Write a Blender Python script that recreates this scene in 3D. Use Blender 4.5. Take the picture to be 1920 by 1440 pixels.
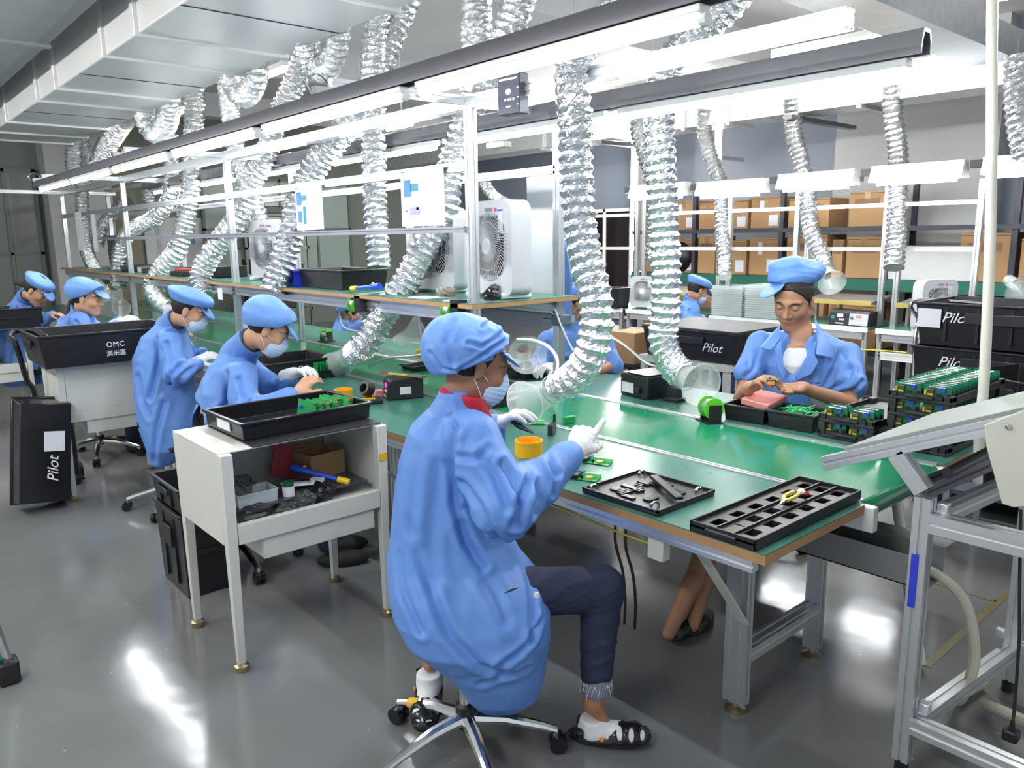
import bpy, bmesh, math, random
import numpy as np
from mathutils import Vector, Matrix, noise as mnoise
random.seed(7)
PI = math.pi
S = bpy.context.scene
for o in list(bpy.data.objects): bpy.data.objects.remove(o)
C = S.collection

# ------------------------------------------------------------ camera
# world: Y runs along the assembly line away from the viewer, X across it, Z up
CAMH = 1.6
YAW, PITCH, ROLL, FPX = 0.715577559, 0.187157998, -0.0131184361, 1454.0
_fw = Vector((math.cos(PITCH)*math.sin(YAW), math.cos(PITCH)*math.cos(YAW), -math.sin(PITCH)))
_r0 = Vector((math.cos(YAW), -math.sin(YAW), 0)); _u0 = _r0.cross(_fw)
_r = math.cos(ROLL)*_r0 + math.sin(ROLL)*_u0
_u = -math.sin(ROLL)*_r0 + math.cos(ROLL)*_u0
cam = bpy.data.cameras.new('camera'); camo = bpy.data.objects.new('camera', cam); C.objects.link(camo)
camo.matrix_world = Matrix(((_r.x, _u.x, -_fw.x, 0), (_r.y, _u.y, -_fw.y, 0), (_r.z, _u.z, -_fw.z, CAMH), (0, 0, 0, 1)))
cam.sensor_fit = 'HORIZONTAL'; cam.sensor_width = 36; cam.lens = 36*FPX/1920; cam.clip_start = .02
S.camera = camo

# ------------------------------------------------------------ light and exposure
S.view_settings.view_transform = 'Standard'; S.view_settings.look = 'None'
S.view_settings.gamma = 1; S.view_settings.use_curve_mapping = False
S.view_settings.exposure = 0.8
world = bpy.data.worlds.new('hall_light'); S.world = world; world.use_nodes = True
world.node_tree.nodes['Background'].inputs[0].default_value = (.86, .93, 1, 1)
world.node_tree.nodes['Background'].inputs[1].default_value = .45
S.cycles.use_denoising = True; S.cycles.max_bounces = 7; S.cycles.diffuse_bounces = 3
S.cycles.glossy_bounces = 4; S.cycles.transmission_bounces = 6; S.cycles.transparent_max_bounces = 12
S.cycles.sample_clamp_indirect = 6; S.cycles.caustics_reflective = False; S.cycles.caustics_refractive = False
E_NEAR, E_FAR, E_CEIL = 46.0, 56.0, 150.0       # brightness of the tubes: near row, far rows, ceiling battens

# ------------------------------------------------------------ measuring helpers (pixel of the 1920x1440 frame + a known plane -> metres)
def ray(x, y): return _fw + _r*((x-960)/FPX) + _u*((720-y)/FPX)
def pw(x, y, w): d = ray(x, y); return Vector((0, 0, CAMH)) + d*w
def pz(x, y, z): d = ray(x, y); return Vector((0, 0, CAMH)) + d*((z-CAMH)/d.z)
def px_(x, y, X): d = ray(x, y); return Vector((0, 0, CAMH)) + d*(X/d.x)
def py_(x, y, Y): d = ray(x, y); return Vector((0, 0, CAMH)) + d*(Y/d.y)
def dep(p): return (Vector(p)-Vector((0, 0, CAMH))).dot(_fw)

# ------------------------------------------------------------ materials
MATS = {}
def mat(name, col, rough=.5, metal=0., var=.08, vs=6., bump=0., bs=60., spec=.5, emit=0., alpha=1., trans=0., coat=0., sss=0., ecol=None):
    if name in MATS: return MATS[name]
    m = bpy.data.materials.new(name); m.use_nodes = True; nt = m.node_tree; N = nt.nodes; L = nt.links
    b = N['Principled BSDF']; c = (*col, 1) if len(col) == 3 else col
    tc = N.new('ShaderNodeTexCoord')
    if var > 0:
        n = N.new('ShaderNodeTexNoise'); n.inputs['Scale'].default_value = vs; n.inputs['Detail'].default_value = 4
        L.new(tc.outputs['Object'], n.inputs['Vector'])
        mx = N.new('ShaderNodeMix'); mx.data_type = 'RGBA'; mx.inputs[6].default_value = tuple(max(0, v*(1-var)) for v in c[:3])+(1,)
        mx.inputs[7].default_value = tuple(min(1, v*(1+var)) for v in c[:3])+(1,)
        L.new(n.outputs['Fac'], mx.inputs[0]); L.new(mx.outputs[2], b.inputs['Base Color'])
        mr = N.new('ShaderNodeMapRange'); mr.inputs[3].default_value = max(.02, rough*(1-var)); mr.inputs[4].default_value = min(1, rough*(1+var))
        L.new(n.outputs['Fac'], mr.inputs[0]); L.new(mr.outputs[0], b.inputs['Roughness'])
    else:
        b.inputs['Base Color'].default_value = c; b.inputs['Roughness'].default_value = rough
    b.inputs['Metallic'].default_value = metal
    b.inputs['Specular IOR Level'].default_value = spec
    if bump > 0:
        n2 = N.new('ShaderNodeTexNoise'); n2.inputs['Scale'].default_value = bs; n2.inputs['Detail'].default_value = 3
        L.new(tc.outputs['Object'], n2.inputs['Vector'])
        bp = N.new('ShaderNodeBump'); bp.inputs['Strength'].default_value = bump; bp.inputs['Distance'].default_value = .01
        L.new(n2.outputs['Fac'], bp.inputs['Height']); L.new(bp.outputs[0], b.inputs['Normal'])
    if emit: b.inputs['Emission Color'].default_value = (*(ecol or col), 1); b.inputs['Emission Strength'].default_value = emit
    if alpha < 1: b.inputs['Alpha'].default_value = alpha
    if trans: b.inputs['Transmission Weight'].default_value = trans
    if coat: b.inputs['Coat Weight'].default_value = coat; b.inputs['Coat Roughness'].default_value = .1
    if sss: b.inputs['Subsurface Weight'].default_value = sss; b.inputs['Subsurface Radius'].default_value = (.01, .004, .002)
    MATS[name] = m; return m
alu = mat('anodised_aluminium', (.74, .76, .78), .32, .85, .05)
chrome = mat('polished_chrome', (.8, .8, .8), .12, 1, .05)
galv = mat('galvanised_sheet', (.78, .81, .84), .3, .75, .16, 14, .15, 30)
foil = mat('aluminium_foil', (.86, .87, .88), .13, 1, .05, 30, .7, 90)
darkbar = mat('grey_lamp_housing', (.16, .16, .185), .35, .5, .1)
whitemetal = mat('white_painted_steel', (.80, .81, .80), .35, 0, .05)
cartwhite = mat('worn_cream_steel', (.62, .63, .59), .38, 0, .1, 3)
green_mat = mat('green_rubber_mat', (.05, .185, .14), .28, 0, .08, 4, spec=.6)
belt_m = mat('glossy_green_belt', (.012, .22, .105), .12, 0, .1, 3, spec=.7)
wood_e = mat('particle_board_edge', (.42, .24, .11), .6, 0, .2, 40)
blackp = mat('black_plastic', (.012, .012, .014), .38, 0, .2, 8)
blackg = mat('glossy_black_plastic', (.010, .010, .013), .2, 0, .2, 8)
rubber = mat('black_rubber', (.015, .015, .015), .7)
whitep = mat('white_plastic', (.80, .81, .83), .35, 0, .03)
greyp = mat('light_grey_plastic', (.60, .62, .64), .4, 0, .05)
paper = mat('white_paper', (.72, .74, .79), .7, 0, .03)
brass = mat('brassy_steel', (.42, .36, .22), .3, .9, .15, 20)
bluecloth = mat('blue_work_cloth', (.12, .265, .65), .5, 0, .05, 5, .35, 22, spec=.4)
capcloth = mat('blue_cap_cloth', (.14, .305, .71), .5, 0, .05, 8, .4, 26, spec=.4)
denim = mat('dark_denim', (.018, .024, .060), .8, 0, .2, 60)
whitecloth = mat('white_knit', (.78, .79, .80), .85, 0, .04, 40, .3, 300)
maskm = mat('pale_mask_fabric', (.50, .66, .84), .8, 0, .04)
hairm = mat('black_hair', (.008, .006, .005), .6, 0, .3, 60, .4, 200)
redcloth = mat('red_cloth', (.5, .015, .03), .7)
pcb = mat('green_circuit_board', (.01, .30, .08), .35, 0, .3, 90)
yellowp = mat('yellow_tape', (.75, .45, .02), .45, 0, .06)
lime = mat('lime_green_plastic', (.15, .75, .04), .35, 0, .05)
blueplastic = mat('royal_blue_plastic', (.03, .05, .60), .35, 0, .08)
cardboard = mat('brown_cardboard', (.40, .235, .11), .75, 0, .1, 5)
tapeb = mat('brown_parcel_tape', (.33, .19, .08), .25, 0, .05)
pink = mat('pink_foam', (.85, .32, .30), .7, 0, .05)
solder = mat('solder_wire', (.65, .67, .68), .3, .9, .2, 100)
copper = mat('copper_coil', (.45, .16, .05), .35, .8, .2, 80)
clearp = mat('frosted_clear_plastic', (.90, .93, .94), .18, 0, 0, alpha=.24, spec=.9)
cleart = mat('clear_plastic_sheet', (.80, .90, .88), .12, 0, 0, alpha=.42, spec=.8)
hosegrey = mat('grey_metal_gooseneck', (.45, .46, .47), .3, .8)
ivory = mat('ivory_pvc_pipe', (.78, .76, .66), .35, 0, .04)
tube_near = mat('lit_tube', (1, 1, 1), .5, 0, 0, emit=E_NEAR, ecol=(.93, .96, 1))
tube_far = mat('lit_tube_far', (1, 1, 1), .5, 0, 0, emit=E_FAR, ecol=(.93, .96, 1))
tube_ceil = mat('lit_ceiling_tube', (1, 1, 1), .5, 0, 0, emit=E_CEIL, ecol=(1, .98, .92))

# ------------------------------------------------------------ mesh building
class MB:
    def __init__(s): s.v = []; s.f = []; s.m = []; s.cur = 0
    def add(s, vs, fs):
        b = len(s.v); s.v += [tuple(p) for p in vs]; s.f += [tuple(b+i for i in f) for f in fs]; s.m += [s.cur]*len(fs); return s
    def mi(s, i): s.cur = i; return s
    def box(s, a, b, R=None, o=None):
        x0, y0, z0 = a; x1, y1, z1 = b
        vs = [Vector(p) for p in ((x0, y0, z0), (x1, y0, z0), (x1, y1, z0), (x0, y1, z0), (x0, y0, z1), (x1, y0, z1), (x1, y1, z1), (x0, y1, z1))]
        if R is not None: vs = [R@p for p in vs]
        if o is not None: vs = [p+Vector(o) for p in vs]
        return s.add(vs, [(0, 3, 2, 1), (4, 5, 6, 7), (0, 1, 5, 4), (1, 2, 6, 5), (2, 3, 7, 6), (3, 0, 4, 7)])
    def cbox(s, c, d, R=None):     # box by centre and size, optional rotation
        return s.box((-d[0]/2, -d[1]/2, -d[2]/2), (d[0]/2, d[1]/2, d[2]/2), R if R is not None else Matrix.Identity(3), c)
    def prism(s, a, b, sec, up=None):     # section polygon [(u,v)] swept from a to b
        a = Vector(a); b = Vector(b); t = (b-a).normalized()
        up = Vector(up) if up is not None else (Vector((0, 0, 1)) if abs(t.z) < .9 else Vector((1, 0, 0)))
        u = up.cross(t).normalized(); v = t.cross(u).normalized(); n = len(sec)
        vs = [a+u*p+v*q for p, q in sec]+[b+u*p+v*q for p, q in sec]
        return s.add(vs, [tuple(range(n-1, -1, -1)), tuple(range(n, 2*n))]+[(i, (i+1) % n, n+(i+1) % n, n+i) for i in range(n)])
    def tube(s, pts, r, n=10, cap=True):
        pts = [Vector(p) for p in pts]; R = r if hasattr(r, '__len__') else [r]*len(pts)
        m = len(pts); t0 = (pts[1]-pts[0]).normalized()
        u = (Vector((0, 0, 1)) if abs(t0.z) < .9 else Vector((1, 0, 0))).cross(t0).normalized()
        vs = []
        for i, p in enumerate(pts):
            t = (pts[min(i+1, m-1)]-pts[max(i-1, 0)]).normalized()
            u = (u-t*u.dot(t)).normalized(); w = t.cross(u)
            for k in range(n):
                a = 2*PI*k/n; vs.append(p+(u*math.cos(a)+w*math.sin(a))*R[i])
        fs = [(i*n+k, i*n+(k+1) % n, (i+1)*n+(k+1) % n, (i+1)*n+k) for i in range(m-1) for k in range(n)]
        if cap: fs += [tuple(range(n-1, -1, -1)), tuple(range((m-1)*n, m*n))]
        return s.add(vs, fs)
    def cyl(s, a, b, r, r2=None, n=16): return s.tube([a, b], [r, r if r2 is None else r2], n)
    def lathe(s, o, ax, prof, n=24, cap=False):     # prof [(t along axis, radius)]
        o = Vector(o); ax = Vector(ax).normalized(); return s.tube_exact([o+ax*t for t, _ in prof], [q for _, q in prof], ax, n, cap)
    def tube_exact(s, pts, R, t, n, cap):
        u = (Vector((0, 0, 1)) if abs(t.z) < .9 else Vector((1, 0, 0))).cross(t).normalized(); w = t.cross(u); vs = []
        for p, q in zip(pts, R):
            for k in range(n):
                a = 2*PI*k/n; vs.append(p+(u*math.cos(a)+w*math.sin(a))*q)
        m = len(pts); fs = [(i*n+k, i*n+(k+1) % n, (i+1)*n+(k+1) % n, (i+1)*n+k) for i in range(m-1) for k in range(n)]
        if cap: fs += [tuple(range(n-1, -1, -1)), tuple(range((m-1)*n, m*n))]
        return s.add(vs, fs)
    def ball(s, c, r, n=12, R=None):
        rr = r if hasattr(r, '__len__') else (r, r, r); vs = []; m = n//2
        for i in range(m+1):
            th = PI*i/m
            for k in range(n):
                a = 2*PI*k/n; p = Vector((rr[0]*math.sin(th)*math.cos(a), rr[1]*math.sin(th)*math.sin(a), rr[2]*math.cos(th)))
                if R is not None: p = R@p
                vs.append(p+Vector(c))
        return s.add(vs, [(i*n+k, (i+1)*n+k, (i+1)*n+(k+1) % n, i*n+(k+1) % n) for i in range(m) for k in range(n)])
    def build(s, name, m, parent=None, smooth=30, bevel=0, world=False):
        me = bpy.data.meshes.new(name); vs = s.v
        if world and parent is not None:
            inv = parent.matrix_basis.inverted()
            if parent.parent is not None: inv = inv@parent.parent.matrix_basis.inverted()
            vs = [inv@Vector(p) for p in vs]
        me.from_pydata([tuple(p) for p in vs], [], s.f)
        for mm in (m if isinstance(m, (list, tuple)) else [m]): me.materials.append(mm)
        if isinstance(m, (list, tuple)): me.polygons.foreach_set('material_index', s.m)
        me.validate()
        bm = bmesh.new(); bm.from_mesh(me); bmesh.ops.recalc_face_normals(bm, faces=bm.faces); bm.to_mesh(me); bm.free()
        if smooth:
            me.polygons.foreach_set('use_smooth', [True]*len(me.polygons)); me.set_sharp_from_angle(angle=math.radians(smooth))
        o = bpy.data.objects.new(name, me); C.objects.link(o)
        if parent is not None: o.parent = parent
        if bevel:
            md = o.modifiers.new('bevel', 'BEVEL'); md.width = bevel; md.segments = 2; md.limit_method = 'ANGLE'; md.angle_limit = .6
        return o
def thing(name, label, cat, loc=(0, 0, 0), rz=0, group=None):
    o = bpy.data.objects.new(name, None); C.objects.link(o); o.empty_display_size = .1
    o.matrix_basis = Matrix.Translation(Vector(loc))@Matrix.Rotation(rz, 4, 'Z')
    return tag(o, label, cat, group)
def tag(o, label, cat, group=None, kind=None):
    o['label'] = label; o['category'] = cat
    if group: o['group'] = group
    if kind: o['kind'] = kind
    return o
def center(o):      # put a lone mesh's origin at its base centre
    me = o.data; n = len(me.vertices); a = np.empty(n*3); me.vertices.foreach_get('co', a); a = a.reshape(-1, 3)
    c = Vector(((a[:, 0].min()+a[:, 0].max())/2, (a[:, 1].min()+a[:, 1].max())/2, a[:, 2].min()))
    me.transform(Matrix.Translation(-c)); o.location = Vector(o.location)+c; return o
def structure(o): o['kind'] = 'structure'; return o
def copytree(o, parent=None):
    c = o.copy(); C.objects.link(c)
    if parent is not None: c.parent = parent
    for ch in list(o.children): copytree(ch, c)
    return c
def dup(root, loc, rz=0, label=None, group=None):
    c = copytree(root); c.matrix_basis = Matrix.Translation(Vector(loc))@Matrix.Rotation(rz, 4, 'Z')
    if label: c['label'] = label
    if group: c['group'] = group
    return c
def spline(P, k=8):
    P = [Vector(p) for p in P]; out = []
    for i in range(len(P)-1):
        p0 = P[max(i-1, 0)]; p1 = P[i]; p2 = P[i+1]; p3 = P[min(i+2, len(P)-1)]
        for j in range(k):
            t = j/k
            out.append(.5*((2*p1)+(p2-p0)*t+(2*p0-5*p1+4*p2-p3)*t*t+(3*p1-p0-3*p2+p3)*t*t*t))
    out.append(P[-1]); return out
def even(P, step):
    P = [Vector(p) for p in P]; d = [0]
    for a, b in zip(P, P[1:]): d.append(d[-1]+(b-a).length)
    n = max(2, int(d[-1]/step)); out = []; j = 0
    for i in range(n+1):
        s = d[-1]*i/n
        while j < len(P)-2 and d[j+1] < s: j += 1
        out.append(P[j].lerp(P[j+1], min(1, max(0, (s-d[j])/max(1e-9, d[j+1]-d[j])))))
    return out
def prof_sec(w, h=None, slot=True):     # T-slot extrusion section
    h = h or w; a, b = w/2, h/2; g = .0045; dp = .006
    if not slot: return [(-a, -b), (a, -b), (a, b), (-a, b)]
    pts = []
    def side(x0, y0, x1, y1, nx, ny, L):
        k = max(1, int(round(L/.04)));  q = []
        for i in range(k):
            c = (i+.5)/k
            for t, dd in ((c-g/L, 0), (c-g/L, dp), (c+g/L, dp), (c+g/L, 0)): q.append((x0+(x1-x0)*t-nx*dd, y0+(y1-y0)*t-ny*dd))
        return [(x0, y0)]+q
    pts += side(-a, -b, a, -b, 0, -1, w)+side(a, -b, a, b, 1, 0, h)+side(a, b, -a, b, 0, 1, w)+side(-a, b, -a, -b, -1, 0, h)
    return pts
def profile(a, b, w=.04, h=None, up=None, mb=None):
    mb = mb or MB(); mb.prism(a, b, prof_sec(w, h), up); return mb
def text(body, name, m, parent, loc, R, size, shear=0., ext=.0008, align='CENTER'):
    cu = bpy.data.curves.new(name, 'FONT'); cu.body = body; cu.size = size; cu.extrude = ext; cu.shear = shear
    cu.align_x = align; cu.align_y = 'CENTER'; cu.resolution_u = 3
    t = bpy.data.objects.new('t', cu); C.objects.link(t)
    me = bpy.data.meshes.new_from_object(t); bpy.data.objects.remove(t)
    me.materials.clear(); me.materials.append(m); me.name = name
    me.transform(Matrix.Translation(Vector(loc))@R.to_4x4())
    o = bpy.data.objects.new(name, me); C.objects.link(o)
    if parent is not None: o.parent = parent
    return o
def facing(nrm, up=(0, 0, 1)):     # rotation whose +Z is nrm and +Y near up (for text and flat labels)
    n = Vector(nrm).normalized(); x = Vector(up).cross(n).normalized(); y = n.cross(x)
    return Matrix((x, y, n)).transposed()
# ============================================================ THE ROOM
def floor_mat():
    m = bpy.data.materials.new('grey_epoxy_floor'); m.use_nodes = True; nt = m.node_tree; N = nt.nodes; L = nt.links; b = N['Principled BSDF']
    tc = N.new('ShaderNodeTexCoord'); n = N.new('ShaderNodeTexNoise'); n.inputs['Scale'].default_value = .9; n.inputs['Detail'].default_value = 6
    L.new(tc.outputs['Object'], n.inputs['Vector'])
    cr = N.new('ShaderNodeValToRGB'); cr.color_ramp.elements[0].color = (.15, .157, .157, 1); cr.color_ramp.elements[1].color = (.215, .222, .222, 1)
    cr.color_ramp.elements[0].position = .3; cr.color_ramp.elements[1].position = .7
    L.new(n.outputs['Fac'], cr.inputs[0])
    v = N.new('ShaderNodeTexVoronoi'); v.inputs['Scale'].default_value = 9; L.new(tc.outputs['Object'], v.inputs['Vector'])
    lt = N.new('ShaderNodeMath'); lt.operation = 'LESS_THAN'; lt.inputs[1].default_value = .035; L.new(v.outputs['Distance'], lt.inputs[0])
    mx = N.new('ShaderNodeMix'); mx.data_type = 'RGBA'; L.new(lt.outputs[0], mx.inputs[0]); L.new(cr.outputs[0], mx.inputs[6]); mx.inputs[7].default_value = (.4, .4, .38, 1)
    L.new(mx.outputs[2], b.inputs['Base Color'])
    mr = N.new('ShaderNodeMapRange'); mr.inputs[3].default_value = .09; mr.inputs[4].default_value = .2; L.new(n.outputs['Fac'], mr.inputs[0]); L.new(mr.outputs[0], b.inputs['Roughness'])
    n2 = N.new('ShaderNodeTexNoise'); n2.inputs['Scale'].default_value = 5; L.new(tc.outputs['Object'], n2.inputs['Vector'])
    bp = N.new('ShaderNodeBump'); bp.inputs['Strength'].default_value = .06; bp.inputs['Distance'].default_value = .03; L.new(n2.outputs['Fac'], bp.inputs['Height']); L.new(bp.outputs[0], b.inputs['Normal'])
    b.inputs['Specular IOR Level'].default_value = .7
    return m
structure(MB().box((-4, -2, -.1), (10, 14.2, 0)).build('floor', floor_mat()))
ceil_m = mat('painted_ceiling', (.62, .63, .65), .8, 0, .05, 1)
wall_m = mat('slate_wall_paint', (.20, .23, .29), .6, 0, .06, 1)
wall_l = mat('pale_wall_paint', (.50, .51, .50), .6, 0, .05, 1)
structure(MB().box((-4, -2, 3.75), (10, 14.2, 3.85)).build('ceiling', ceil_m))
structure(MB().box((9.5, -2, 0), (9.6, 14.2, 3.75)).build('wall_right', wall_m))
structure(MB().box((-4, 14.0, 0), (9.5, 14.1, 3.75)).build('wall_back', mat('green_grey_wall', (.27, .30, .27), .6, 0, .05, 1)))
for i, yy in enumerate((1.5, 5.0, 8.5, 12)):
    structure(MB().box((-4, yy, 3.42), (9.5, yy+.3, 3.75)).build('trim_%d' % (i+1), ceil_m))
# columns against the right wall
for i, (y0, y1, mm) in enumerate(((2.95, 4.7, mat('light_pier_paint', (.48, .49, .50), .6, 0, .05, 1)), (7.35, 7.75, MATS['light_pier_paint']), (1.0, 2.3, mat('olive_pier_paint', (.10, .10, .085), .6, 0, .05, 1)))):
    structure(MB().box((9.25, y0, 0), (9.5, y1, 3.75)).build('trim_%d' % (5+i), mm))
# night windows
def window(n, a, b, glassm, fm, ax='y', cross=1):
    a = Vector(a); b = Vector(b)
    w = MB()
    if ax == 'y':
        x = a.x; t = .05
        w.box((x-.03, a.y, a.z), (x+.03, a.y+t, b.z)).box((x-.03, b.y-t, a.z), (x+.03, b.y, b.z)).box((x-.03, a.y, a.z), (x+.03, b.y, a.z+t)).box((x-.03, a.y, b.z-t), (x+.03, b.y, b.z))
        for k in range(cross): yy = a.y+(b.y-a.y)*(k+1)/(cross+1); w.box((x-.03, yy-.02, a.z), (x+.03, yy+.02, b.z))
        g = MB().box((x-.005, a.y+t, a.z+t), (x+.005, b.y-t, b.z-t))
    else:
        y = a.y; t = .05
        w.box((a.x, y-.03, a.z), (a.x+t, y+.03, b.z)).box((b.x-t, y-.03, a.z), (b.x, y+.03, b.z)).box((a.x, y-.03, a.z), (b.x, y+.03, a.z+t)).box((a.x, y-.03, b.z-t), (b.x, y+.03, b.z))
        for k in range(cross): xx = a.x+(b.x-a.x)*(k+1)/(cross+1); w.box((xx-.02, y-.03, a.z), (xx+.02, y+.03, b.z))
        w.box((a.x, y-.03, (a.z+b.z)/2-.02), (b.x, y+.03, (a.z+b.z)/2+.02))
        g = MB().box((a.x+t, y-.005, a.z+t), (b.x-t, y+.005, b.z-t))
    e = bpy.data.objects.new('window_%d' % n, None); C.objects.link(e); structure(e); e.location = a
    w.build('window_frame', fm, e, world=True); g.build('pane', glassm, e, world=True)
night = mat('night_glass', (.012, .008, .010), .05, 0, .2, 2, spec=.8)
window(1, (9.42, 7.95, .3), (9.42, 9.1, 2.02), night, whitemetal, cross=1)
window(2, (9.42, 9.6, .3), (9.42, 13.2, 2.1), mat('night_glass_red_reflections', (.10, .02, .012), .08, 0, .6, 1.5), whitemetal, cross=4)  # dark red in the pane colour paints reflections on night glass
paleglass = mat('pale_lit_partition', (.50, .62, .58), .25, 0, .1, 1)
window(3, (5.0, 13.9, .9), (7.9, 13.9, 2.7), paleglass, mat('grey_green_frame', (.16, .19, .17), .4, .3), 'x', 3)
window(4, (1.7, 13.9, .2), (2.55, 13.9, 2.7), mat('dim_glass', (.22, .23, .22), .25, 0, .1, 1), MATS['grey_green_frame'], 'x', 1)
structure(MB().box((2.62, 13.5, 0), (3.5, 14.0, 3.75)).build('trim_8', wall_l))
structure(MB().box((3.5, 13.7, 0), (3.9, 14.0, 3.75)).build('trim_9', mat('olive_drab_panel', (.27, .25, .17), .6)))
# cabinet, whiteboard and a dark equipment cabinet by the back wall
wb = thing('whiteboard', 'white board with a small blue notice against the back wall', 'whiteboard', (4.55, 13.975, 1.0))
MB().box((-.5, -.02, 0), (.55, .02, 1.0)).build('board', whitep, wb, bevel=.01)
MB().box((.15, -.03, .55), (.32, -.02, .85)).build('notice', mat('blue_notice', (.2, .5, .8), .5), wb)
tb = thing('storage_rack', 'grey steel storage rack with dark boxes by the back wall', 'rack', (5.2, 12.6, 0))
for x in (0, 1.1):
    for y in (0, .5): MB().box((x, y, 0), (x+.04, y+.04, 2.05)).build('upright', MATS['grey_green_frame'], tb)
for z in (.4, .95, 1.45, 2.0): MB().box((0, 0, z), (1.14, .54, z+.04)).build('shelf', MATS['grey_green_frame'], tb)
for i, (x, z, w, h) in enumerate(((.1, .99, .42, .3), (.6, .99, .45, .2), (.15, 1.49, .4, .25), (.62, 1.49, .35, .34), (.2, 2.04, .7, .12), (.1, .44, .8, .35))):
    o = MB().box((-w/2, -.2, 0), (w/2, .2, h)).build('storage_box', blackp, bevel=.01); o.location = (5.2+x+w/2, 12.87, z+.001)
    tag(o, ['low black box on the second shelf of the back rack', 'flat black box beside it on the second shelf of the back rack', 'black box on the third shelf of the back rack', 'taller black box at the right of the third shelf of the back rack', 'flat black box lying on top of the back rack', 'wide black box on the lowest shelf of the back rack'][i], 'box')

# big white insulated supply duct overhead
dz = 2.8
wduct = thing('supply_duct', 'wide white sheet-clad air duct running overhead at the upper left', 'duct', (2.0, 6, dz))
dm = mat('white_duct_cladding', (.80, .81, .81), .35, .1, .04, 1)
MB().box((1.55, -1.5, dz), (2.46, 11.05, dz+.5)).build('duct_body', dm, wduct, world=True, bevel=.01)
for yy in (3.05, 3.75, 5.1, 5.8, 7.2, 7.9, 9.4, 10.3, 11.05):
    MB().box((1.525, yy-.03, dz-.018), (2.485, yy+.03, dz+.52)).build('flange', MATS['white_duct_cladding'], wduct, world=True, bevel=.006)
for yy in (4.35, 6.5, 8.6):
    MB().box((1.55, yy-.006, dz-.003), (2.46, yy+.006, dz)).build('seam', rubber, wduct, world=True)
bm_ = None
for yy in ():
    for k in range(4): bm_.cyl((1.7+k*.2, yy, dz-.03), (1.7+k*.2, yy, dz-.015), .008, n=6)

sd = thing('air_duct', 'grey square air duct overhead at the left edge beyond the white duct', 'duct', (.7, 5, 3.0))
MB().box((.25, 2, 2.95), (1.35, 11, 3.5)).build('duct_body', mat('dull_grey_duct', (.38, .39, .40), .5, .2), sd, world=True)
for yy in (3.2, 4.6, 6.4): MB().box((.23, yy, 2.93), (1.37, yy+.06, 3.52)).build('flange', MATS['dull_grey_duct'], sd, world=True)
# galvanised exhaust trunk on the right with the cross run coming towards us
gt = thing('extraction_duct', 'galvanised steel exhaust trunk over the second row of benches', 'duct', (7.3, 5, 2.72))
MB().box((7.1, 2.2, 2.72), (7.5, 12.5, 3.12)).build('trunk', galv, gt, world=True, bevel=.005)
MB().box((2.9, 2.2, 2.90), (7.1, 2.55, 3.12)).build('cross_trunk', galv, gt, world=True, bevel=.005)
for yy in (3.4, 4.75, 5.3, 7.2, 7.5, 9.4): MB().box((7.07, yy-.02, 2.69), (7.53, yy+.02, 3.14)).build('flange', galv, gt, world=True)
for yy in (4.0, 6.4): MB().box((7.0, yy, 2.66), (8.3, yy+.08, 2.70)).build('bracket', darkbar, gt, world=True)

# ============================================================ FRAME OVER THE LINE
NPY = (3.04, 6.05, 8.85, 11.6); FPY = (3.05, 6.2, 9.0, 11.8)
fr = thing('gantry', 'white aluminium profile frame with posts and rails standing over the green benches', 'frame', (2.7, 7.3, .75))
for y in NPY: profile((2.4, y, .76), (2.4, y, 2.27), .045).build('post', alu, fr, world=True)
for y in FPY: profile((3.0, y, .76), (3.0, y, 2.31), .045).build('post', alu, fr, world=True)
for z, y0, y1, x in ((2.23, 1.2, 11.6, 2.4), (1.94, 3.06, 11.6, 2.4), (2.28, 3.06, 11.8, 3.0), (1.95, 3.05, 11.8, 3.0)):
    profile((x, y0, z), (x, y1, z), .06 if (x == 2.4 and z > 2) else .045).build('rail', alu, fr, world=True)
profile((2.385, 3.06, 1.64), (2.385, 10, 1.64), .05, .03).build('holder_rail', mat('grey_holder_rail', (.35, .36, .40), .35, .5), fr, world=True)
for y in NPY: profile((1.68, y+.02, 2.24), (3.05, y+.02, 2.24), .04).build('cross_arm', alu, fr, world=True)
profile((2.4, 3.05, 1.22), (2.4, 11.8, 1.22), .045, .07).build('shelf_rail', alu, fr, world=True)
profile((3.0, 3.05, 1.22), (3.0, 11.8, 1.22), .045, .07).build('shelf_rail', alu, fr, world=True)
es = thing('overhead_shelf', 'green topped shelf board with raw wood edge mounted above the conveyor', 'shelf', (2.7, 7.3, 1.255))
MB().box((2.33, 2.97, 1.257), (3.07, 11.8, 1.277)).build('board', wood_e, es, world=True)
MB().box((2.335, 2.975, 1.277), (3.065, 11.79, 1.281)).build('green_top', green_mat, es, world=True)

# ------------------------------------------------------------ near row of lamps hung from the cross arms
LABN = ['long lit tube lamp over the front workers, nearest of the near row', 'lit tube lamp second from the front in the near row', 'lit tube lamp third from the front in the near row', 'lit tube lamp fourth from the front in the near row', 'lit tube lamp fifth from the front in the near row', 'lit tube lamp farthest back in the near row']
lx = 1.62
for i in range(6):
    y0 = 1.15+1.262*i; y1 = y0+1.19; z = 2.095
    t = thing('tube_lamp', LABN[i], 'lamp', (lx, (y0+y1)/2, z), 0, 'tube lamps of the near row')
    MB().box((lx-.022, y0+.01, z+.012), (lx+.022, y1-.01, z+.034)).build('batten', whitemetal, t, world=True, bevel=.004)
    MB().cyl((lx, y0+.02, z), (lx, y1-.02, z), .014, n=10).build('tube', tube_near, t, world=True)
    for yy in (y0, y1-.02): MB().cyl((lx, yy, z), (lx, yy+.02, z), .0155, n=10).build('end_cap', whitep, t, world=True)
lr = thing('lamp_rail', 'long dark grey channel carrying the near row of tube lamps', 'rail', (lx, 5, 2.13))
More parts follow.
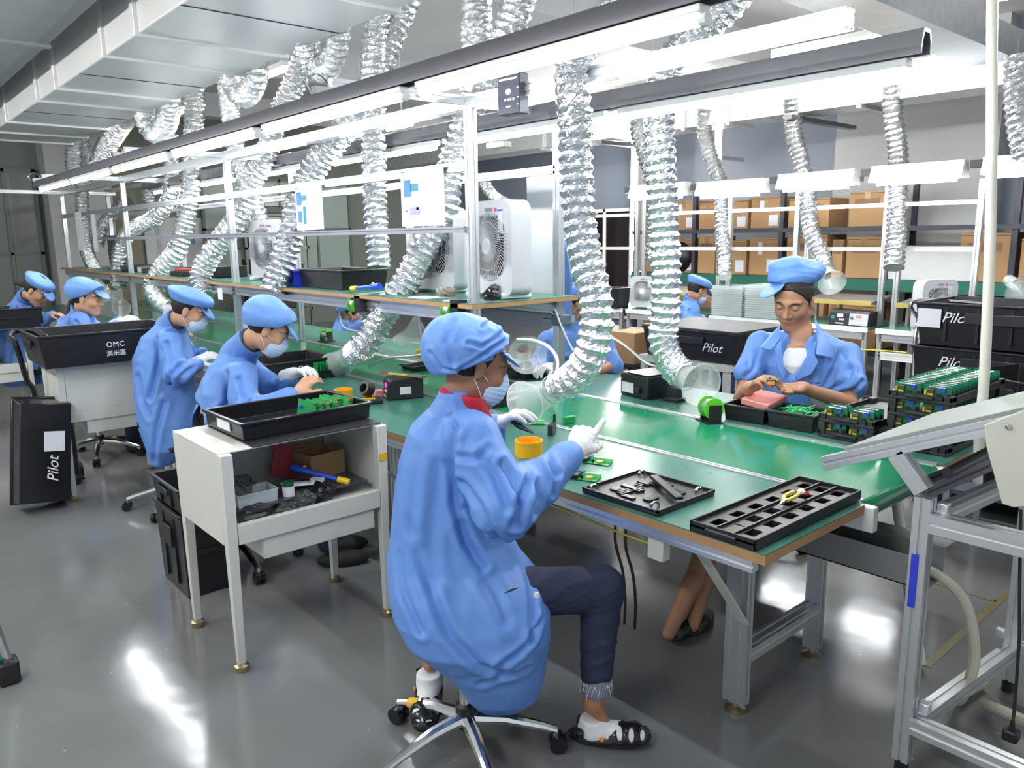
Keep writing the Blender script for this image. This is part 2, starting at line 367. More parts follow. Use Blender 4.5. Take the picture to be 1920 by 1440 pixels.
rs = [(-.032, 0), (-.03, .035), (-.02, .058), (.02, .058), (.03, .035), (.032, 0), (.026, 0), (.024, .03), (.015, .05), (-.015, .05), (-.024, .03), (-.026, 0)]
MB().prism((lx, 1.08, 2.130), (lx, 8.78, 2.130), [(p, q) for p, q in rs]).build('channel', darkbar, lr, world=True)
for y in NPY[:3]:
    m_ = MB().box((lx-.02, y, 2.19), (lx+.1, y+.04, 2.22)); m_.tube(spline([(lx-.03, y+.02, 2.19), (lx-.05, y+.02, 2.24), (lx, y+.02, 2.27), (lx+.05, y+.02, 2.23), (lx+.03, y+.02, 2.15)]), .004, 6)
    m_.build('hanger', chrome, lr, world=True)
# ------------------------------------------------------------ far row over the far seats
LABF = ['lit tube lamp over the far seats, nearest of the far row', 'second lit tube lamp of the far row, behind the router box', 'third lit tube lamp of the far row', 'fourth lit tube lamp of the far row', 'fifth lit tube lamp of the far row', 'farthest lit tube lamp of the far row']
fx = 2.84
for i in range(6):
    y0 = 1.2+1.36*i; y1 = y0+1.28; z = 2.135
    t = thing('tube_lamp', LABF[i], 'lamp', (fx, (y0+y1)/2, z), 0, 'tube lamps of the far row')
    MB().box((fx-.025, y0, z+.012), (fx+.025, y1, z+.04)).build('batten', whitemetal, t, world=True, bevel=.004)
    MB().cyl((fx, y0+.02, z), (fx, y1-.02, z), .015, n=10).build('tube', tube_far, t, world=True)
lr2 = thing('lamp_rail', 'grey sheet channel carrying the far row of tube lamps', 'rail', (fx, 5, 2.18))
rs2 = [(p*1.25, q*1.4) for p, q in rs]
MB().prism((fx, 1.15, 2.178), (fx, 9.6, 2.178), rs2).build('channel', mat('brushed_lamp_channel', (.30, .30, .32), .28, .8, .1), lr2, world=True)
# ------------------------------------------------------------ battens under the ceiling
for i, (a, b, lab) in enumerate((
        (px_(1448, 108, 6.3), px_(1712, 68, 6.3), 'thin lit batten lamp high up beside the galvanised cross trunk'),
        (px_(482, 150, 3.0), px_(538, 125, 3.0), 'lit batten lamp seen past the edge of the white duct'),
        (px_(316, 219, 3.0), px_(340, 204, 3.0), 'small lit batten lamp farther back past the white duct edge'))):
    b = Vector((a.x, b.y, a.z))
    t = thing('ceiling_lamp', lab, 'lamp', (a+b)/2)
    MB().box((a.x-.03, min(a.y, b.y), a.z+.02), (a.x+.03, max(a.y, b.y), a.z+.06)).build('batten', whitemetal, t, world=True)
    MB().cyl(a, b, .02, n=8).build('tube', tube_ceil, t, world=True)
    for yy in (a.y*.8+b.y*.2, a.y*.2+b.y*.8): MB().cyl((a.x, yy, a.z+.06), (a.x, yy, 3.75), .006, n=6).build('hanging_rod', galv, t, world=True)
for i, (x, y) in enumerate(((-.9, 1.2), (-.9, 3.6), (-.9, 6.2), (-.9, 9.0), (4.7, 4.2), (4.7, 7.5), (4.6, 1.0))):   # other hall battens over the aisles; last one added off-view to brighten the floor
    z = 2.75
    t = thing('ceiling_lamp', 'lit batten lamp hanging over an aisle of the hall', 'lamp', (x, y, z), 0, 'hall battens over the aisles')
    MB().box((-.05, -.6, .02), (.05, .6, .06)).build('batten', whitemetal, t)
    MB().cyl((0, -.58, 0), (0, .58, 0), .02, n=8).build('tube', tube_ceil, t)
    for yy in (-.4, .4): MB().cyl((0, yy, .06), (0, yy, 3.75-z), .006, n=6).build('hanging_rod', galv, t)

# ============================================================ BENCHES AND CONVEYOR
Y0, Y1 = 1.04, 12.4
def bench(name_lab, x0, x1, legs_x, braces):
    t = thing('workbench', name_lab, 'workbench', ((x0+x1)/2, 6.5, 0))
    MB().box((x0, Y0, .718), (x1, Y1, .746)).build('tabletop', wood_e, t, world=True)
    MB().box((x0, Y0, .746), (x1, Y1, .750)).build('green_mat', green_mat, t, world=True)
    a = MB(); xx = x0+.02 if braces else x1-.02
    profile((xx, Y0+.04, .70), (xx, Y1, .70), .035, mb=a); a.build('apron', alu, t, world=True)
    for y in (1.32, 3.4, 5.6, 7.8, 10.0, 12.2):
        for x in legs_x:
            m = profile((x, y, .035), (x, y, .715), .08 if braces else .06, .04, up=(1, 0, 0)); m.build('leg', alu, t, world=True)
            MB().lathe((x, y, 0), (0, 0, 1), [(0, 0.001), (0, .036), (.008, .036), (.018, .014), (.045, .012)], 16).build('foot', brass, t, world=True)
    return t
bn = bench('long green topped workbench on the near side of the conveyor where the front woman works', 1.80, 2.385, (2.14,), True)
bf = bench('long green topped workbench on the far side of the conveyor, before the man', 3.015, 3.60, (2.66,), False)
for y in (1.32, 3.4, 5.6, 7.8):
    MB().prism((2.12, y-.03, .34), (1.84, y-.03, .69), [(-.02, -.003), (.02, -.003), (.02, .003), (-.02, .003)]).build('brace', cartwhite, bn, world=True)
    m = profile((2.16, y, .20), (2.64, y, .20), .06, .05); profile((2.16, y, .60), (2.64, y, .60), .05, mb=m); m.build('stretcher', alu, bn, world=True)
cb = thing('conveyor', 'glossy green belt conveyor running between the two workbenches', 'conveyor', (2.7, 6.5, .70))
bl = MB(); q = []; n = 10
for k in range(n+1): a = PI/2+PI*k/n; q.append((Y0+.03+.035*math.cos(a), .715+.035*math.sin(a)))
sec = q+[(Y1, .68), (Y1, .75)]
bl.add([(2.42, y, z) for y, z in sec]+[(2.985, y, z) for y, z in sec], [tuple(range(len(sec)-1, -1, -1)), tuple(range(len(sec), 2*len(sec)))]+[(i, (i+1) % len(sec), len(sec)+(i+1) % len(sec), len(sec)+i) for i in range(len(sec))])
bl.build('belt', belt_m, cb, world=True, smooth=50)
for x in (2.402, 3.0):
    m = MB(); profile((x, Y0+.02, .725), (x, Y1, .725), .032, .06, mb=m); m.build('side_rail', alu, cb, world=True)
    MB().box((x-.018, Y0-.03, .66), (x+.018, Y0+.09, .742)).build('end_bracket', whitemetal, cb, world=True, bevel=.004)
MB().cyl((2.41, Y0+.03, .715), (2.99, Y0+.03, .715), .03, n=20).build('roller', galv, cb, world=True)
ct = thing('cable_trunking', 'open grey metal cable trunking hanging under the bench end', 'trunking', (2.5, 1.5, .5))
m = MB(); a = (2.42, .93, .53); 
m.box((2.44, .86, .50), (2.58, 3.3, .504)).box((2.44, .86, .50), (2.444, 3.3, .60)).box((2.576, .86, .50), (2.58, 3.3, .60)).box((2.576, .86, .60), (2.66, 3.3, .604))
m.build('trough', mat('dull_zinc', (.30, .31, .31), .4, .6), ct, world=True)
hz = thing('drain_hose', 'translucent cream hose bending down from the cable trunking', 'hose', (2.6, .9, .3))
MB().tube(spline([(2.52, 1.1, .53), (2.54, .9, .53), (2.60, .80, .44), (2.63, .76, .25), (2.62, .78, .10), (2.7, .82, .04), (2.9, .8, .03)]), .017, 10).build('tube', mat('cream_vinyl_tube', (.62, .6, .48), .3, 0, .1), hz, world=True)
# yellow line marks on the floor
fl = mat('worn_yellow_floor_paint', (.19, .17, .09), .35, 0, .3, 20)
for a, b, w in (((1.5, 1.02), (3.9, 1.02), .02),):
    tag(center(MB().box((2.9, .98, .001), (4.3, 1.01, .002)).build('floor_line', fl)), 'worn yellow line painted on the floor by the bench end', 'floor marking')
tag(center(MB().box((3.66, 1.0, .001), (3.68, 9, .002)).build('floor_line', MATS['worn_yellow_floor_paint'])), 'long faded yellow line painted on the floor under the far bench', 'floor marking')

# ============================================================ FLEXIBLE FOIL HOSES
def hose_mesh(P, r, pitch=.045, n=22, seed=0):
    rnd = np.random.RandomState(seed); P = spline(P, 8); K = 4
    P = even(P, pitch/K); m = len(P); mb = MB(); t0 = (P[1]-P[0]).normalized()
    u = (Vector((0, 0, 1)) if abs(t0.z) < .9 else Vector((1, 0, 0))).cross(t0).normalized(); vs = []
    pat = (1.07, .97, .86, .93)
    for i, p in enumerate(P):
        t = (P[min(i+1, m-1)]-P[max(i-1, 0)]).normalized(); u = (u-t*u.dot(t)).normalized(); w = t.cross(u)
        jit = rnd.randn(n)*(.008 if i % K == 0 else .038)
        for k in range(n):
            a = 2*PI*k/n; vs.append(p+(u*math.cos(a)+w*math.sin(a))*r*(pat[i % K]+jit[k])+t*(rnd.randn()*.0025))
    mb.add(vs, [(i*n+k, i*n+(k+1) % n, (i+1)*n+(k+1) % n, (i+1)*n+k) for i in range(m-1) for k in range(n)]+[tuple(range(n)), tuple(range((m-1)*n, m*n))])
    return mb
def hose(label, P, r, fun=None, pitch=.045, n=22, seed=1, collar=True, group='foil exhaust hoses', kd=.7):
    pts = [px_(x, y, X) for x, y, X in P]; ds = [dep(p) for p in pts]; dm = sum(ds)/len(ds)
    pts = [pw(P[i][0], P[i][1], dm*kd+ds[i]*(1-kd)) for i in range(len(P))]
    t = thing('exhaust_hose', label, 'hose', pts[-1], 0, group)
    hose_mesh(pts, r, pitch, n, seed).build('flexible_duct', foil, t, world=True, smooth=0)
    if fun:
        a = pts[-1]; b = px_(*fun[:3]); R2 = fun[3]; ax = (b-a).normalized(); L = (b-a).length
        prof = [(0, r*.75), (L*.18, r*.72), (L*.35, r*.78), (L*.7, (r*.8+R2)/2), (L*.97, R2*.97), (L, R2*1.04), (L+.004, R2*1.05), (L*.985, R2*.95), (L*.7, (r*.8+R2)/2-.004), (L*.36, r*.74)]
        MB().lathe(a, ax, prof, 32).build('funnel', clearp, t, world=True, smooth=60)
        MB().tube([b+(Vector((0, 0, 1)).cross(ax).normalized()*math.cos(v)+ax.cross(Vector((0, 0, 1)).cross(ax).normalized())*math.sin(v))*R2*1.03 for v in [2*PI*k/32 for k in range(33)]], .003, 6).build('rim', clearp, t, world=True)
        if collar:
            hose_mesh([a-ax*.05, a-ax*.0, a+ax*L*.22], r*.86, .03, 18, seed+5).build('foil_collar', foil, t, world=True, smooth=0)
            MB().lathe(a+ax*L*.24, ax, [(0, r*.9), (0, r*.93), (.008, r*.93), (.008, r*.9)], 20).build('clamp_band', galv, t, world=True)
    return t
hose('large foil hose with wide clear funnel hanging in front of the front woman', [(1215, -40, 2.25), (1160, 20, 2.3), (1100, 75, 2.32), (1072, 130, 2.33), (1078, 220, 2.33), (1080, 320, 2.33), (1092, 450, 2.33), (1118, 570, 2.33), (1112, 650, 2.32), (1085, 700, 2.31), (1055, 722, 2.30)], .068, (985, 755, 2.30, .098), n=28, seed=3, kd=0)
hose('large foil hose with clear funnel hanging between the front woman and the man', [(1420, -60, 3.1), (1365, 10, 3.12), (1300, 70, 3.1), (1250, 130, 3.1), (1237, 220, 3.1), (1240, 330, 3.1), (1247, 450, 3.1), (1249, 560, 3.1), (1243, 635, 3.1), (1258, 680, 3.08), (1278, 702, 3.06)], .072, (1315, 722, 3.0, .10), n=28, seed=4, kd=0)
hose('foil hose slanting down to the clear funnel over the second worker', [(893, -60, 2.75), (893, 60, 2.75), (890, 170, 2.72), (868, 250, 2.7), (842, 330, 2.7), (832, 400, 2.7), (800, 460, 2.66), (755, 540, 2.62), (715, 595, 2.55), (695, 632, 2.5), (675, 655, 2.45)], .083, (628, 690, 2.38, .10), n=26, seed=5)
hose('foil hose rising to the ceiling at top centre beside the straight one', [(985, -60, 2.9), (968, 20, 2.9), (945, 80, 2.88), (925, 140, 2.86), (912, 175, 2.84)], .085, n=24, seed=6)
hose('straight vertical foil hose ending behind the black crate on the shelf', [(712, 10, 2.72), (700, 90, 2.72), (701, 200, 2.72), (702, 330, 2.72), (706, 430, 2.72), (711, 500, 2.72)], .075, n=24, seed=7)
hose('foil hose slanting behind the poster down towards the second worker', [(790, -60, 2.7), (752, 20, 2.7), (718, 105, 2.7), (683, 195, 2.68), (640, 250, 2.66), (595, 305, 2.65), (562, 370, 2.63), (548, 430, 2.6), (528, 495, 2.55), (513, 545, 2.5)], .09, n=24, seed=8)
hose('foil hose with long slant ending above the third worker cap', [(580, 70, 2.72), (555, 150, 2.72), (520, 225, 2.7), (498, 290, 2.68), (470, 345, 2.66), (442, 415, 2.62), (408, 458, 2.58), (376, 515, 2.5), (382, 555, 2.45)], .088, n=22, seed=9)
hose('foil hose hanging behind the slanted ones near the green frame', [(423, 135, 2.85), (432, 215, 2.85), (445, 293, 2.85), (465, 350, 2.84), (483, 400, 2.82), (500, 467, 2.78), (525, 525, 2.7)], .078, n=20, seed=10)
hose('foil hose curving down to a bend beside the third worker', [(365, 165, 2.72), (363, 250, 2.72), (358, 345, 2.7), (348, 416, 2.68), (332, 470, 2.62), (300, 508, 2.55), (286, 537, 2.5), (298, 560, 2.45), (322, 578, 2.4)], .092, n=20, seed=11)
hose('foil hose bending left in an S over the fourth worker', [(318, 255, 2.72), (322, 320, 2.72), (315, 378, 2.7), (285, 412, 2.68), (248, 430, 2.65), (226, 465, 2.62), (222, 540, 2.6)], .082, n=20, seed=12)
hose('foil hose at the far left end going down to the fourth worker', [(212, 262, 2.8), (190, 300, 2.75), (162, 330, 2.7), (154, 360, 2.7), (156, 410, 2.7), (162, 468, 2.65), (184, 515, 2.6), (212, 548, 2.5)], .082, (228, 578, 2.42, .09), n=20, seed=13)
hose('short foil hose behind the hanging sheets at the far left', [(240, 375, 3.3), (212, 400, 3.2), (192, 425, 3.1), (183, 460, 3.0)], .09, n=18, seed=14)
hose('foil hose hanging behind the fourth worker hose', [(278, 335, 3.3), (282, 400, 3.3)], .085, n=18, seed=15)
hose('dim foil hose at the far end of the white duct', [(140, 255, 2.5), (138, 300, 2.5), (142, 338, 2.5)], .10, n=18, seed=16)
hose('foil hose beside the dim one at the far end of the white duct', [(150, 255, 2.7), (158, 285, 2.7), (178, 312, 2.7)], .09, n=18, seed=17)
hose('foil hose dropping from the duct edge between two far hoses', [(232, 225, 2.5), (205, 265, 2.6), (188, 305, 2.7)], .11, n=18, seed=18)
hose('loop of foil hose sagging from the duct edge at its nearest end', [(634, 35, 2.42), (632, 80, 2.5), (612, 130, 2.6), (585, 115, 2.6), (566, 60, 2.42)], .075, kd=.5, n=20, seed=19)
hose('loop of foil hose sagging beside the second ceiling batten', [(480, 105, 2.42), (478, 150, 2.5), (458, 180, 2.58), (436, 160, 2.55), (428, 120, 2.42)], .085, kd=.5, n=20, seed=20)
hose('loop of foil hose sagging beside the third ceiling batten', [(318, 180, 2.42), (314, 225, 2.52), (296, 250, 2.6), (276, 235, 2.55), (268, 190, 2.42)], .095, kd=.5, n=20, seed=21)
hose('thin foil hose coming out of the wall unit behind the box fans', [(905, 340, 5), (930, 372, 5), (975, 392, 5)], .055, pitch=.03, n=16, seed=22)
# hoses of the second row
for i, (lab, P, fu) in enumerate((
        ('white foil hose of the second row left of the cap of the farthest seated worker', [(1200, 205, 7.1), (1195, 240, 7.1), (1208, 290, 7.1), (1222, 345, 7.15), (1226, 430, 7.15), (1222, 490, 7.1)], None),
        ('white foil hose of the second row ending by the stacked clear trays', [(1322, 205, 7.1), (1321, 245, 7.15), (1335, 300, 7.2), (1352, 350, 7.25), (1354, 430, 7.2), (1358, 480, 7.1), (1358, 520, 7.0)], None),
        ('white foil hose of the second row with a clear funnel behind the man', [(1485, 185, 7.1), (1488, 245, 7.15), (1502, 300, 7.2), (1514, 360, 7.2), (1520, 430, 7.15), (1540, 480, 7.1), (1548, 505, 7.05)], (1560, 530, 6.9, .12)),
        ('white foil hose of the second row ending above the white side fan', [(1672, 160, 7.1), (1675, 220, 7.15), (1684, 290, 7.2), (1683, 380, 7.2), (1680, 450, 7.1), (1676, 502, 7.0)], None),
        ('white foil hose at the right edge of the view', [(1908, 105, 6.6), (1906, 170, 6.6), (1912, 240, 6.6), (1925, 300, 6.6)], None))):
    hose(lab, P, .082 if i != 1 else .078, fu, pitch=.05, n=18, seed=30+i, collar=False, group='foil hoses of the second row', kd=0)
# ============================================================ BUILDERS FOR FURNITURE AND BOXES
def Rz(a): return Matrix.Rotation(a, 3, 'Z')
def shell(mb, w, l, h, t=.006, taper=.9, rim=.012, z0=0):
    """open box, outer top w x l, tapering to the bottom, with an outward rim"""
    a, b = w/2, l/2; c, d = a*taper, b*taper
    def ring(x, y, z): return [(-x, -y, z), (x, -y, z), (x, y, z), (-x, y, z)]
    R = [ring(c, d, z0), ring(a, b, z0+h-rim), ring(a+rim*.8, b+rim*.8, z0+h-rim), ring(a+rim*.8, b+rim*.8, z0+h), ring(a-t, b-t, z0+h), ring(c-t, d-t, z0+t)]
    vs = [p for r in R for p in r]; fs = [(3, 2, 1, 0)]
    for i in range(5):
        for k in range(4): fs.append((i*4+k, i*4+(k+1) % 4, i*4+4+(k+1) % 4, i*4+4+k))
    fs.append((20, 21, 22, 23)); mb.add(vs, fs); return mb
def crate(name, label, loc, rz, w, l, h, m=blackp, group=None, ribs=3, lid=False, txt=None, cat='crate', handles=True, tsize=.07, tp_=.93):
    t = thing(name, label, cat, loc, rz, group)
    shell(MB(), w, l, h, taper=tp_).build('body', m, t, bevel=.003)
    if ribs:
        for sx in (-1, 1):
            for k in range(ribs):
                y = -l/2*.8+l*.8*(k+.5)/ribs
                MB().box((sx*w/2-.004, y-.008, h*.12), (sx*w/2+.006, y+.008, h*.9)).build('rib', m, t)
        for sy in (-1, 1): MB().box((-w/2*.7, sy*(l/2+.001)-.004, h*.5), (w/2*.7, sy*(l/2+.001)+.006, h*.56)).build('rib', m, t)
    if handles:
        for sx in (-1, 1): MB().box((sx*(w/2+.010)-.005, -l*.18, h*.55), (sx*(w/2+.010)+.006, l*.18, h*.80)).build('handle', m, t, bevel=.004)
    if lid: MB().box((-w/2-.008, -l/2-.008, h+.0005), (w/2+.008, l/2+.008, h+.014)).build('lid', mat('dark_grey_lid', (.05, .05, .055), .4, 0, .1), t, bevel=.004)
    for (s, p, nrm, up, sz) in (txt or []): text(s, 'lettering', mat('white_print', (.85, .85, .85), .5, 0, 0), t, p, facing(nrm, up), sz, shear=.35 if s == 'Pilot' else 0)
    return t
def cart(label, loc, w=.66, d=.48, H=.85, low=.50, solid=False):
    t = thing('side_cart', label, 'cart', loc, 0); x0, x1, y0, y1 = -w/2, w/2, -d/2, d/2
    for x in (x0, x1-.045):
        for y in (y0, y1-.045):
            m = MB(); top = H-.004; m.add([(x+.008, y+.008, .03), (x+.037, y+.008, .03), (x+.037, y+.037, .03), (x+.008, y+.037, .03), (x, y, top), (x+.045, y, top), (x+.045, y+.045, top), (x, y+.045, top)],
                                          [(3, 2, 1, 0), (4, 5, 6, 7), (0, 1, 5, 4), (1, 2, 6, 5), (2, 3, 7, 6), (3, 0, 4, 7)])
            m.build('leg', cartwhite, t, bevel=.003)
            MB().lathe((x+.022, y+.022, 0), (0, 0, 1), [(0, .001), (0, .026), (.006, .028), (.022, .028), (.03, .018), (.034, .001)], 18).build('foot', brass, t, smooth=40)
    MB().box((x0+.001, y0+.03, H-.006), (x1-.001, y1, H)).build('top_panel', cartwhite, t, bevel=.002)
    for x in (x0+.002, x1-.012): MB().box((x, y0+.04, low), (x+.01, y1-.04, H-.006)).build('side_panel', cartwhite, t)
    MB().box((x0+.04, y1-.012, low), (x1-.04, y1-.002, H-.006)).build('back_panel', cartwhite, t)
    MB().box((x0+.01, y0+.01, low+.045), (x1-.01, y1-.012, low+.051)).build('floor_panel', cartwhite, t)
    MB().box((x0+.045, y0+.002, low), (x1-.045, y0+.03, low+.075)).build('front_rail', cartwhite, t, bevel=.002)
    if solid: MB().box((x0+.045, y0+.002, low+.0755), (x1-.045, y0+.014, H-.007)).build('front_panel', cartwhite, t)
    MB().box((x0+.14, y0+.012, low-.085), (x1-.07, y1-.1, low-.001)).build('drawer', cartwhite, t, bevel=.003)
    return t
def chair(label, loc, rz=0, seat_h=.50, back=True, sr=1.):
    t = thing('swivel_chair', label, 'chair', loc, rz)
    MB().cyl((0, 0, .10), (0, 0, .17), .032, n=18).build('hub', blackp, t)
    MB().cyl((0, 0, .17), (0, 0, seat_h-.06), .019, n=18).build('gas_lift', chrome, t)
    for k in range(5):
        a = 2*PI*k/5; d = Vector((math.cos(a), math.sin(a), 0))
        ar = MB().tube([d*.02+Vector((0, 0, .125)), d*.12+Vector((0, 0, .118)), d*.24+Vector((0, 0, .088)), d*.285+Vector((0, 0, .072))], [.024, .020, .0145, .013], 10).build('base_arm', chrome, t)
        c = MB(); n = Vector((-d.y, d.x, 0)); q = d*.29+Vector((0, 0, .029))
        for s in (-1, 1): c.cyl(q+n*s*.006, q+n*s*.024, .028, n=16)
        c.cyl(q+n*-.008+Vector((0, 0, 0)), q+n*.008, .018, n=10); c.build('caster', blackg, ar)
        MB().cyl(d*.283+Vector((0, 0, .04)), d*.283+Vector((0, 0, .075)), .010, n=10).build('caster_stem', chrome, ar)
    m = MB(); m.lathe((0, 0, seat_h-.055), (0, 0, 1), [(0, .02), (0, .17*sr), (.012, .195*sr), (.035, .20*sr), (.05, .185*sr), (.055, .12*sr), (.055, .001)], 28); m.build('seat', mat('black_seat_vinyl', (.014, .014, .016), .45), t, smooth=50)
    MB().box((-.09, -.07, seat_h-.075), (.09, .07, seat_h-.055)).build('seat_plate', blackp, t)
    if back:
        m = MB(); m.tube(spline([(-.05, 0, seat_h-.065), (-.2, 0, seat_h-.07), (-.24, 0, seat_h+.02), (-.22, 0, seat_h+.24)]), .014, 8); m.build('back_bar', blackp, t)
        MB().ball((-.22, 0, seat_h+.27), (.03, .18, .12), 16).build('backrest', MATS['black_seat_vinyl'], t, smooth=60)
    return t
# ---------------- the cream cart with an open shelf in front and what lies on it
c1 = cart('cream steel cart with an open cluttered shelf, nearest to us beside the front woman', (1.305, 2.945, 0), .69, .51, .85, .50)
tag(center(MB().box((1.09, 2.715, .8505), (1.64, 3.17, .8535)).build('rubber_mat', mat('black_mat', (.02, .02, .022), .35))), 'thin black mat under the long tray on top of the nearest cream cart', 'mat')
TR = crate('tray', 'long shallow black tray with upright circuit boards on the nearest cream cart', (1.37, 2.995, .8545), .02, .56, .36, .07, blackg, ribs=0, handles=False, cat='tray', tp_=.985)
MB().box((-.2845, -.07, .02), (-.281, .05, .06)).build('paper_label', paper, TR)
for i in range(9):
    x = .10+.02*i+random.uniform(-.003, .003); tilt = .15+.25*random.random()
    t = thing('circuit_board', 'upright green circuit board leaning in the long black tray on the cart', 'circuit board', (1.37+x-.03, 2.98+random.uniform(-.03, .03), .859), .02, 'boards standing in the tray on the cart')
    R = Matrix.Rotation(tilt, 3, 'Y')@Rz(.25)
    MB().box((-.0008, -.055, 0), (.0008, .055, .075), R).build('board', pcb, t)
    MB().cbox(R@Vector((-.006, .03, .045)), (.008, .012, .012), R).build('capacitor', blueplastic, t)
    MB().cbox(R@Vector((-.006, -.03, .02)), (.008, .014, .01), R).build('connector', yellowp, t)
    MB().cyl(R@Vector((-.010, -.045, .068)), R@Vector((-.002, -.045, .068)), .006, n=10).build('coil', copper, t)
# clutter on the shelf of that cart (things)
bx = thing('cardboard_box', 'small open brown cardboard box inside the nearest cream cart', 'box', (1.50, 3.02, .552), .12)
shell(MB(), .17, .15, .15, .004, .99, 0).build('body', cardboard, bx)
MB().cbox((0, 0.085, .15), (.16, .04, .003), Matrix.Rotation(.5, 3, 'X')).build('flap', cardboard, bx)
tag(center(MB().cbox((1.39, 3.08, .66), (.15, .006, .14), Matrix.Rotation(.35, 3, 'Y')@Matrix.Rotation(-.25, 3, 'X')).build('folder', mat('dull_red_card', (.42, .05, .06), .6))), 'dull red card standing behind the clutter inside the nearest cream cart', 'card')
jar = thing('jar', 'short white jar with dark green lid inside the nearest cream cart', 'jar', (1.265, 2.82, .60)); MB().cyl((0, 0, 0), (0, 0, .04), .024).build('body', whitep, jar); MB().cyl((0, 0, .04), (0, 0, .058), .022).build('lid', mat('dark_green_plastic', (.01, .09, .04), .4), jar)
b_ = thing('parts_box', 'clear lidded parts box inside the nearest cream cart', 'box', (1.13, 2.85, .60)); shell(MB(), .16, .11, .05, .003, .96, .004).build('body', cleart, b_); MB().box((.02, -.05, .005), (.05, -.02, .03)).build('blue_insert', blueplastic, b_)
tag(center(MB().box((1.02, 2.78, .592), (1.60, 2.98, .599), Matrix.Identity(3)).build('tray_plate', mat('smoky_sheet', (.06, .06, .09), .2))), 'thin smoky plastic sheet across the shelf of the nearest cream cart', 'sheet')
for p in ((1.05, 2.80), (1.05, 2.96), (1.57, 2.80), (1.57, 2.96)): pass
def blob(name, label, cat, loc, r, m, seed=0, amp=.35, sm=0, n=18):
    mb = MB().ball((0, 0, 0), (1, 1, 1), n); v = []
    for p in mb.v:
        q = Vector(p); k = 1+amp*mnoise.noise(q*2.1+Vector((seed*3.1, seed, 0)))+amp*.5*mnoise.noise(q*5+Vector((seed, 0, 9)))
        v.append(Vector((q.x*r[0]*k, q.y*r[1]*k, max(-r[2]*.75, q.z*r[2]*k)+r[2]*.75)))
    mb.v = v; o = mb.build(name, m, smooth=sm); o.location = loc; return tag(o, label, cat)
crinkle = mat('crinkled_clear_film', (.85, .86, .88), .2, 0, 0, .6, 40, alpha=.7, spec=.8)
blob('plastic_bag', 'pale crumpled plastic bag at the left inside the nearest cream cart', 'bag', (1.09, 2.93, .60), (.075, .06, .055), crinkle, 1)
blob('plastic_bag', 'small clear crumpled bag at the front lip of the nearest cream cart', 'bag', (1.225, 2.75, .555), (.045, .03, .025), crinkle, 2)
blob('plastic_bag', 'clear twisted bag right of the small one at the front of the nearest cream cart', 'bag', (1.30, 2.755, .555), (.045, .03, .04), crinkle, 3)
blob('black_bag', 'shiny black bag bundle at the front inside the nearest cream cart', 'bag', (1.385, 2.79, .552), (.06, .05, .045), blackg, 4)
blob('black_pouch', 'dark pouch lying at the left front inside the nearest cream cart', 'pouch', (1.10, 2.79, .552), (.09, .04, .03), blackp, 5)
tp = thing('tape_gun', 'white plastic tape dispenser lying inside the nearest cream cart', 'dispenser', (1.36, 2.87, .60), .1)
MB().lathe((.06, 0, .012), (0, 0, 1), [(0, .014), (0, .03), (.012, .03), (.012, .014), (0, .014)], 18).build('handle_loop', whitep, tp)
MB().prism((-.09, .02, .03), (.04, 0, .012), [(-.028, -.004), (.028, -.004), (.014, .004), (-.02, .004)]).build('body', whitep, tp)
def wand(label, a, b, r=.012):
    a = Vector(a); b = Vector(b); t = thing('rework_wand', label, 'tool', (a+b)/2); d = (b-a)
    m = MB(); m.tube([a, a+d*.25, a+d*.3, a+d*.8], [r*1.6, r*1.5, r, r*.8], 12); m.build('barrel', mat('blue_tool_plastic', (.02, .09, .62), .3), t, world=True)
    MB().cyl(a+d*.8, b, r*1.15, n=12).build('yellow_grip', mat('bright_yellow_plastic', (.9, .60, .01), .35, 0, .04), t, world=True)
    MB().ball(a+d*.22+Vector((0, 0, r*1.4)), r*.7, 8).build('trigger', MATS['bright_yellow_plastic'], t, world=True)
    return t
wand('blue hand tool with yellow end lying inside the nearest cream cart', (1.36, 2.98, .66), (1.52, 2.79, .605))
ys = MB().box((1.645, 2.6885, .62), (1.652, 2.69, .64)); 
tag(center(MB().cbox((1.627, 2.6885, .715), (.034, .002, .03)).build('tape_patch', yellowp)), 'yellow tape patch on the right front leg of the nearest cream cart', 'tape')
# ---------------- second cart with the big black crate
c2 = cart('cream steel cart carrying the big lettered black crate, behind the third worker', (1.27, 5.56, 0), .62, .44, .86, .50, solid=True)
OMX = py_(217, 650, 5.23).x-1.27
cr2 = crate('crate', 'large black plastic crate with white lettering on the second cream cart', (1.27, 5.52, .862), 0, .80, .58, .20, blackp, ribs=0, handles=True,
            txt=[('OMC', (OMX, -.2895, .115), (0, -1, 0), (0, 0, 1), .046), ('澳米嘉', (OMX, -.2885, .060), (0, -1, 0), (0, 0, 1), .038)])
c3 = cart('cream steel cart with an open shelf at the far left edge', (.92, 8.1, 0), .66, .48, .88, .50)
cr3 = crate('crate', 'black ribbed tray with slotted sides on the far left cart', (1.05, 8.05, .882), 0, .64, .40, .17, blackp, ribs=12)
cr3b = crate('crate', 'second black slotted tray lower in the pair at the far left cart', (1.07, 8.6, .882), 0, .5, .3, .12, blackp, ribs=8)
o = MB().box((-.08, -.06, 0), (.08, .06, .13)).build('cardboard_box', cardboard); o.location = (.93, 8.05, .552); tag(o, 'brown carton inside the far left cart', 'box')
wand('blue tool with yellow end inside the far left cart', (.80, 8.0, .57), (.90, 7.93, .57))
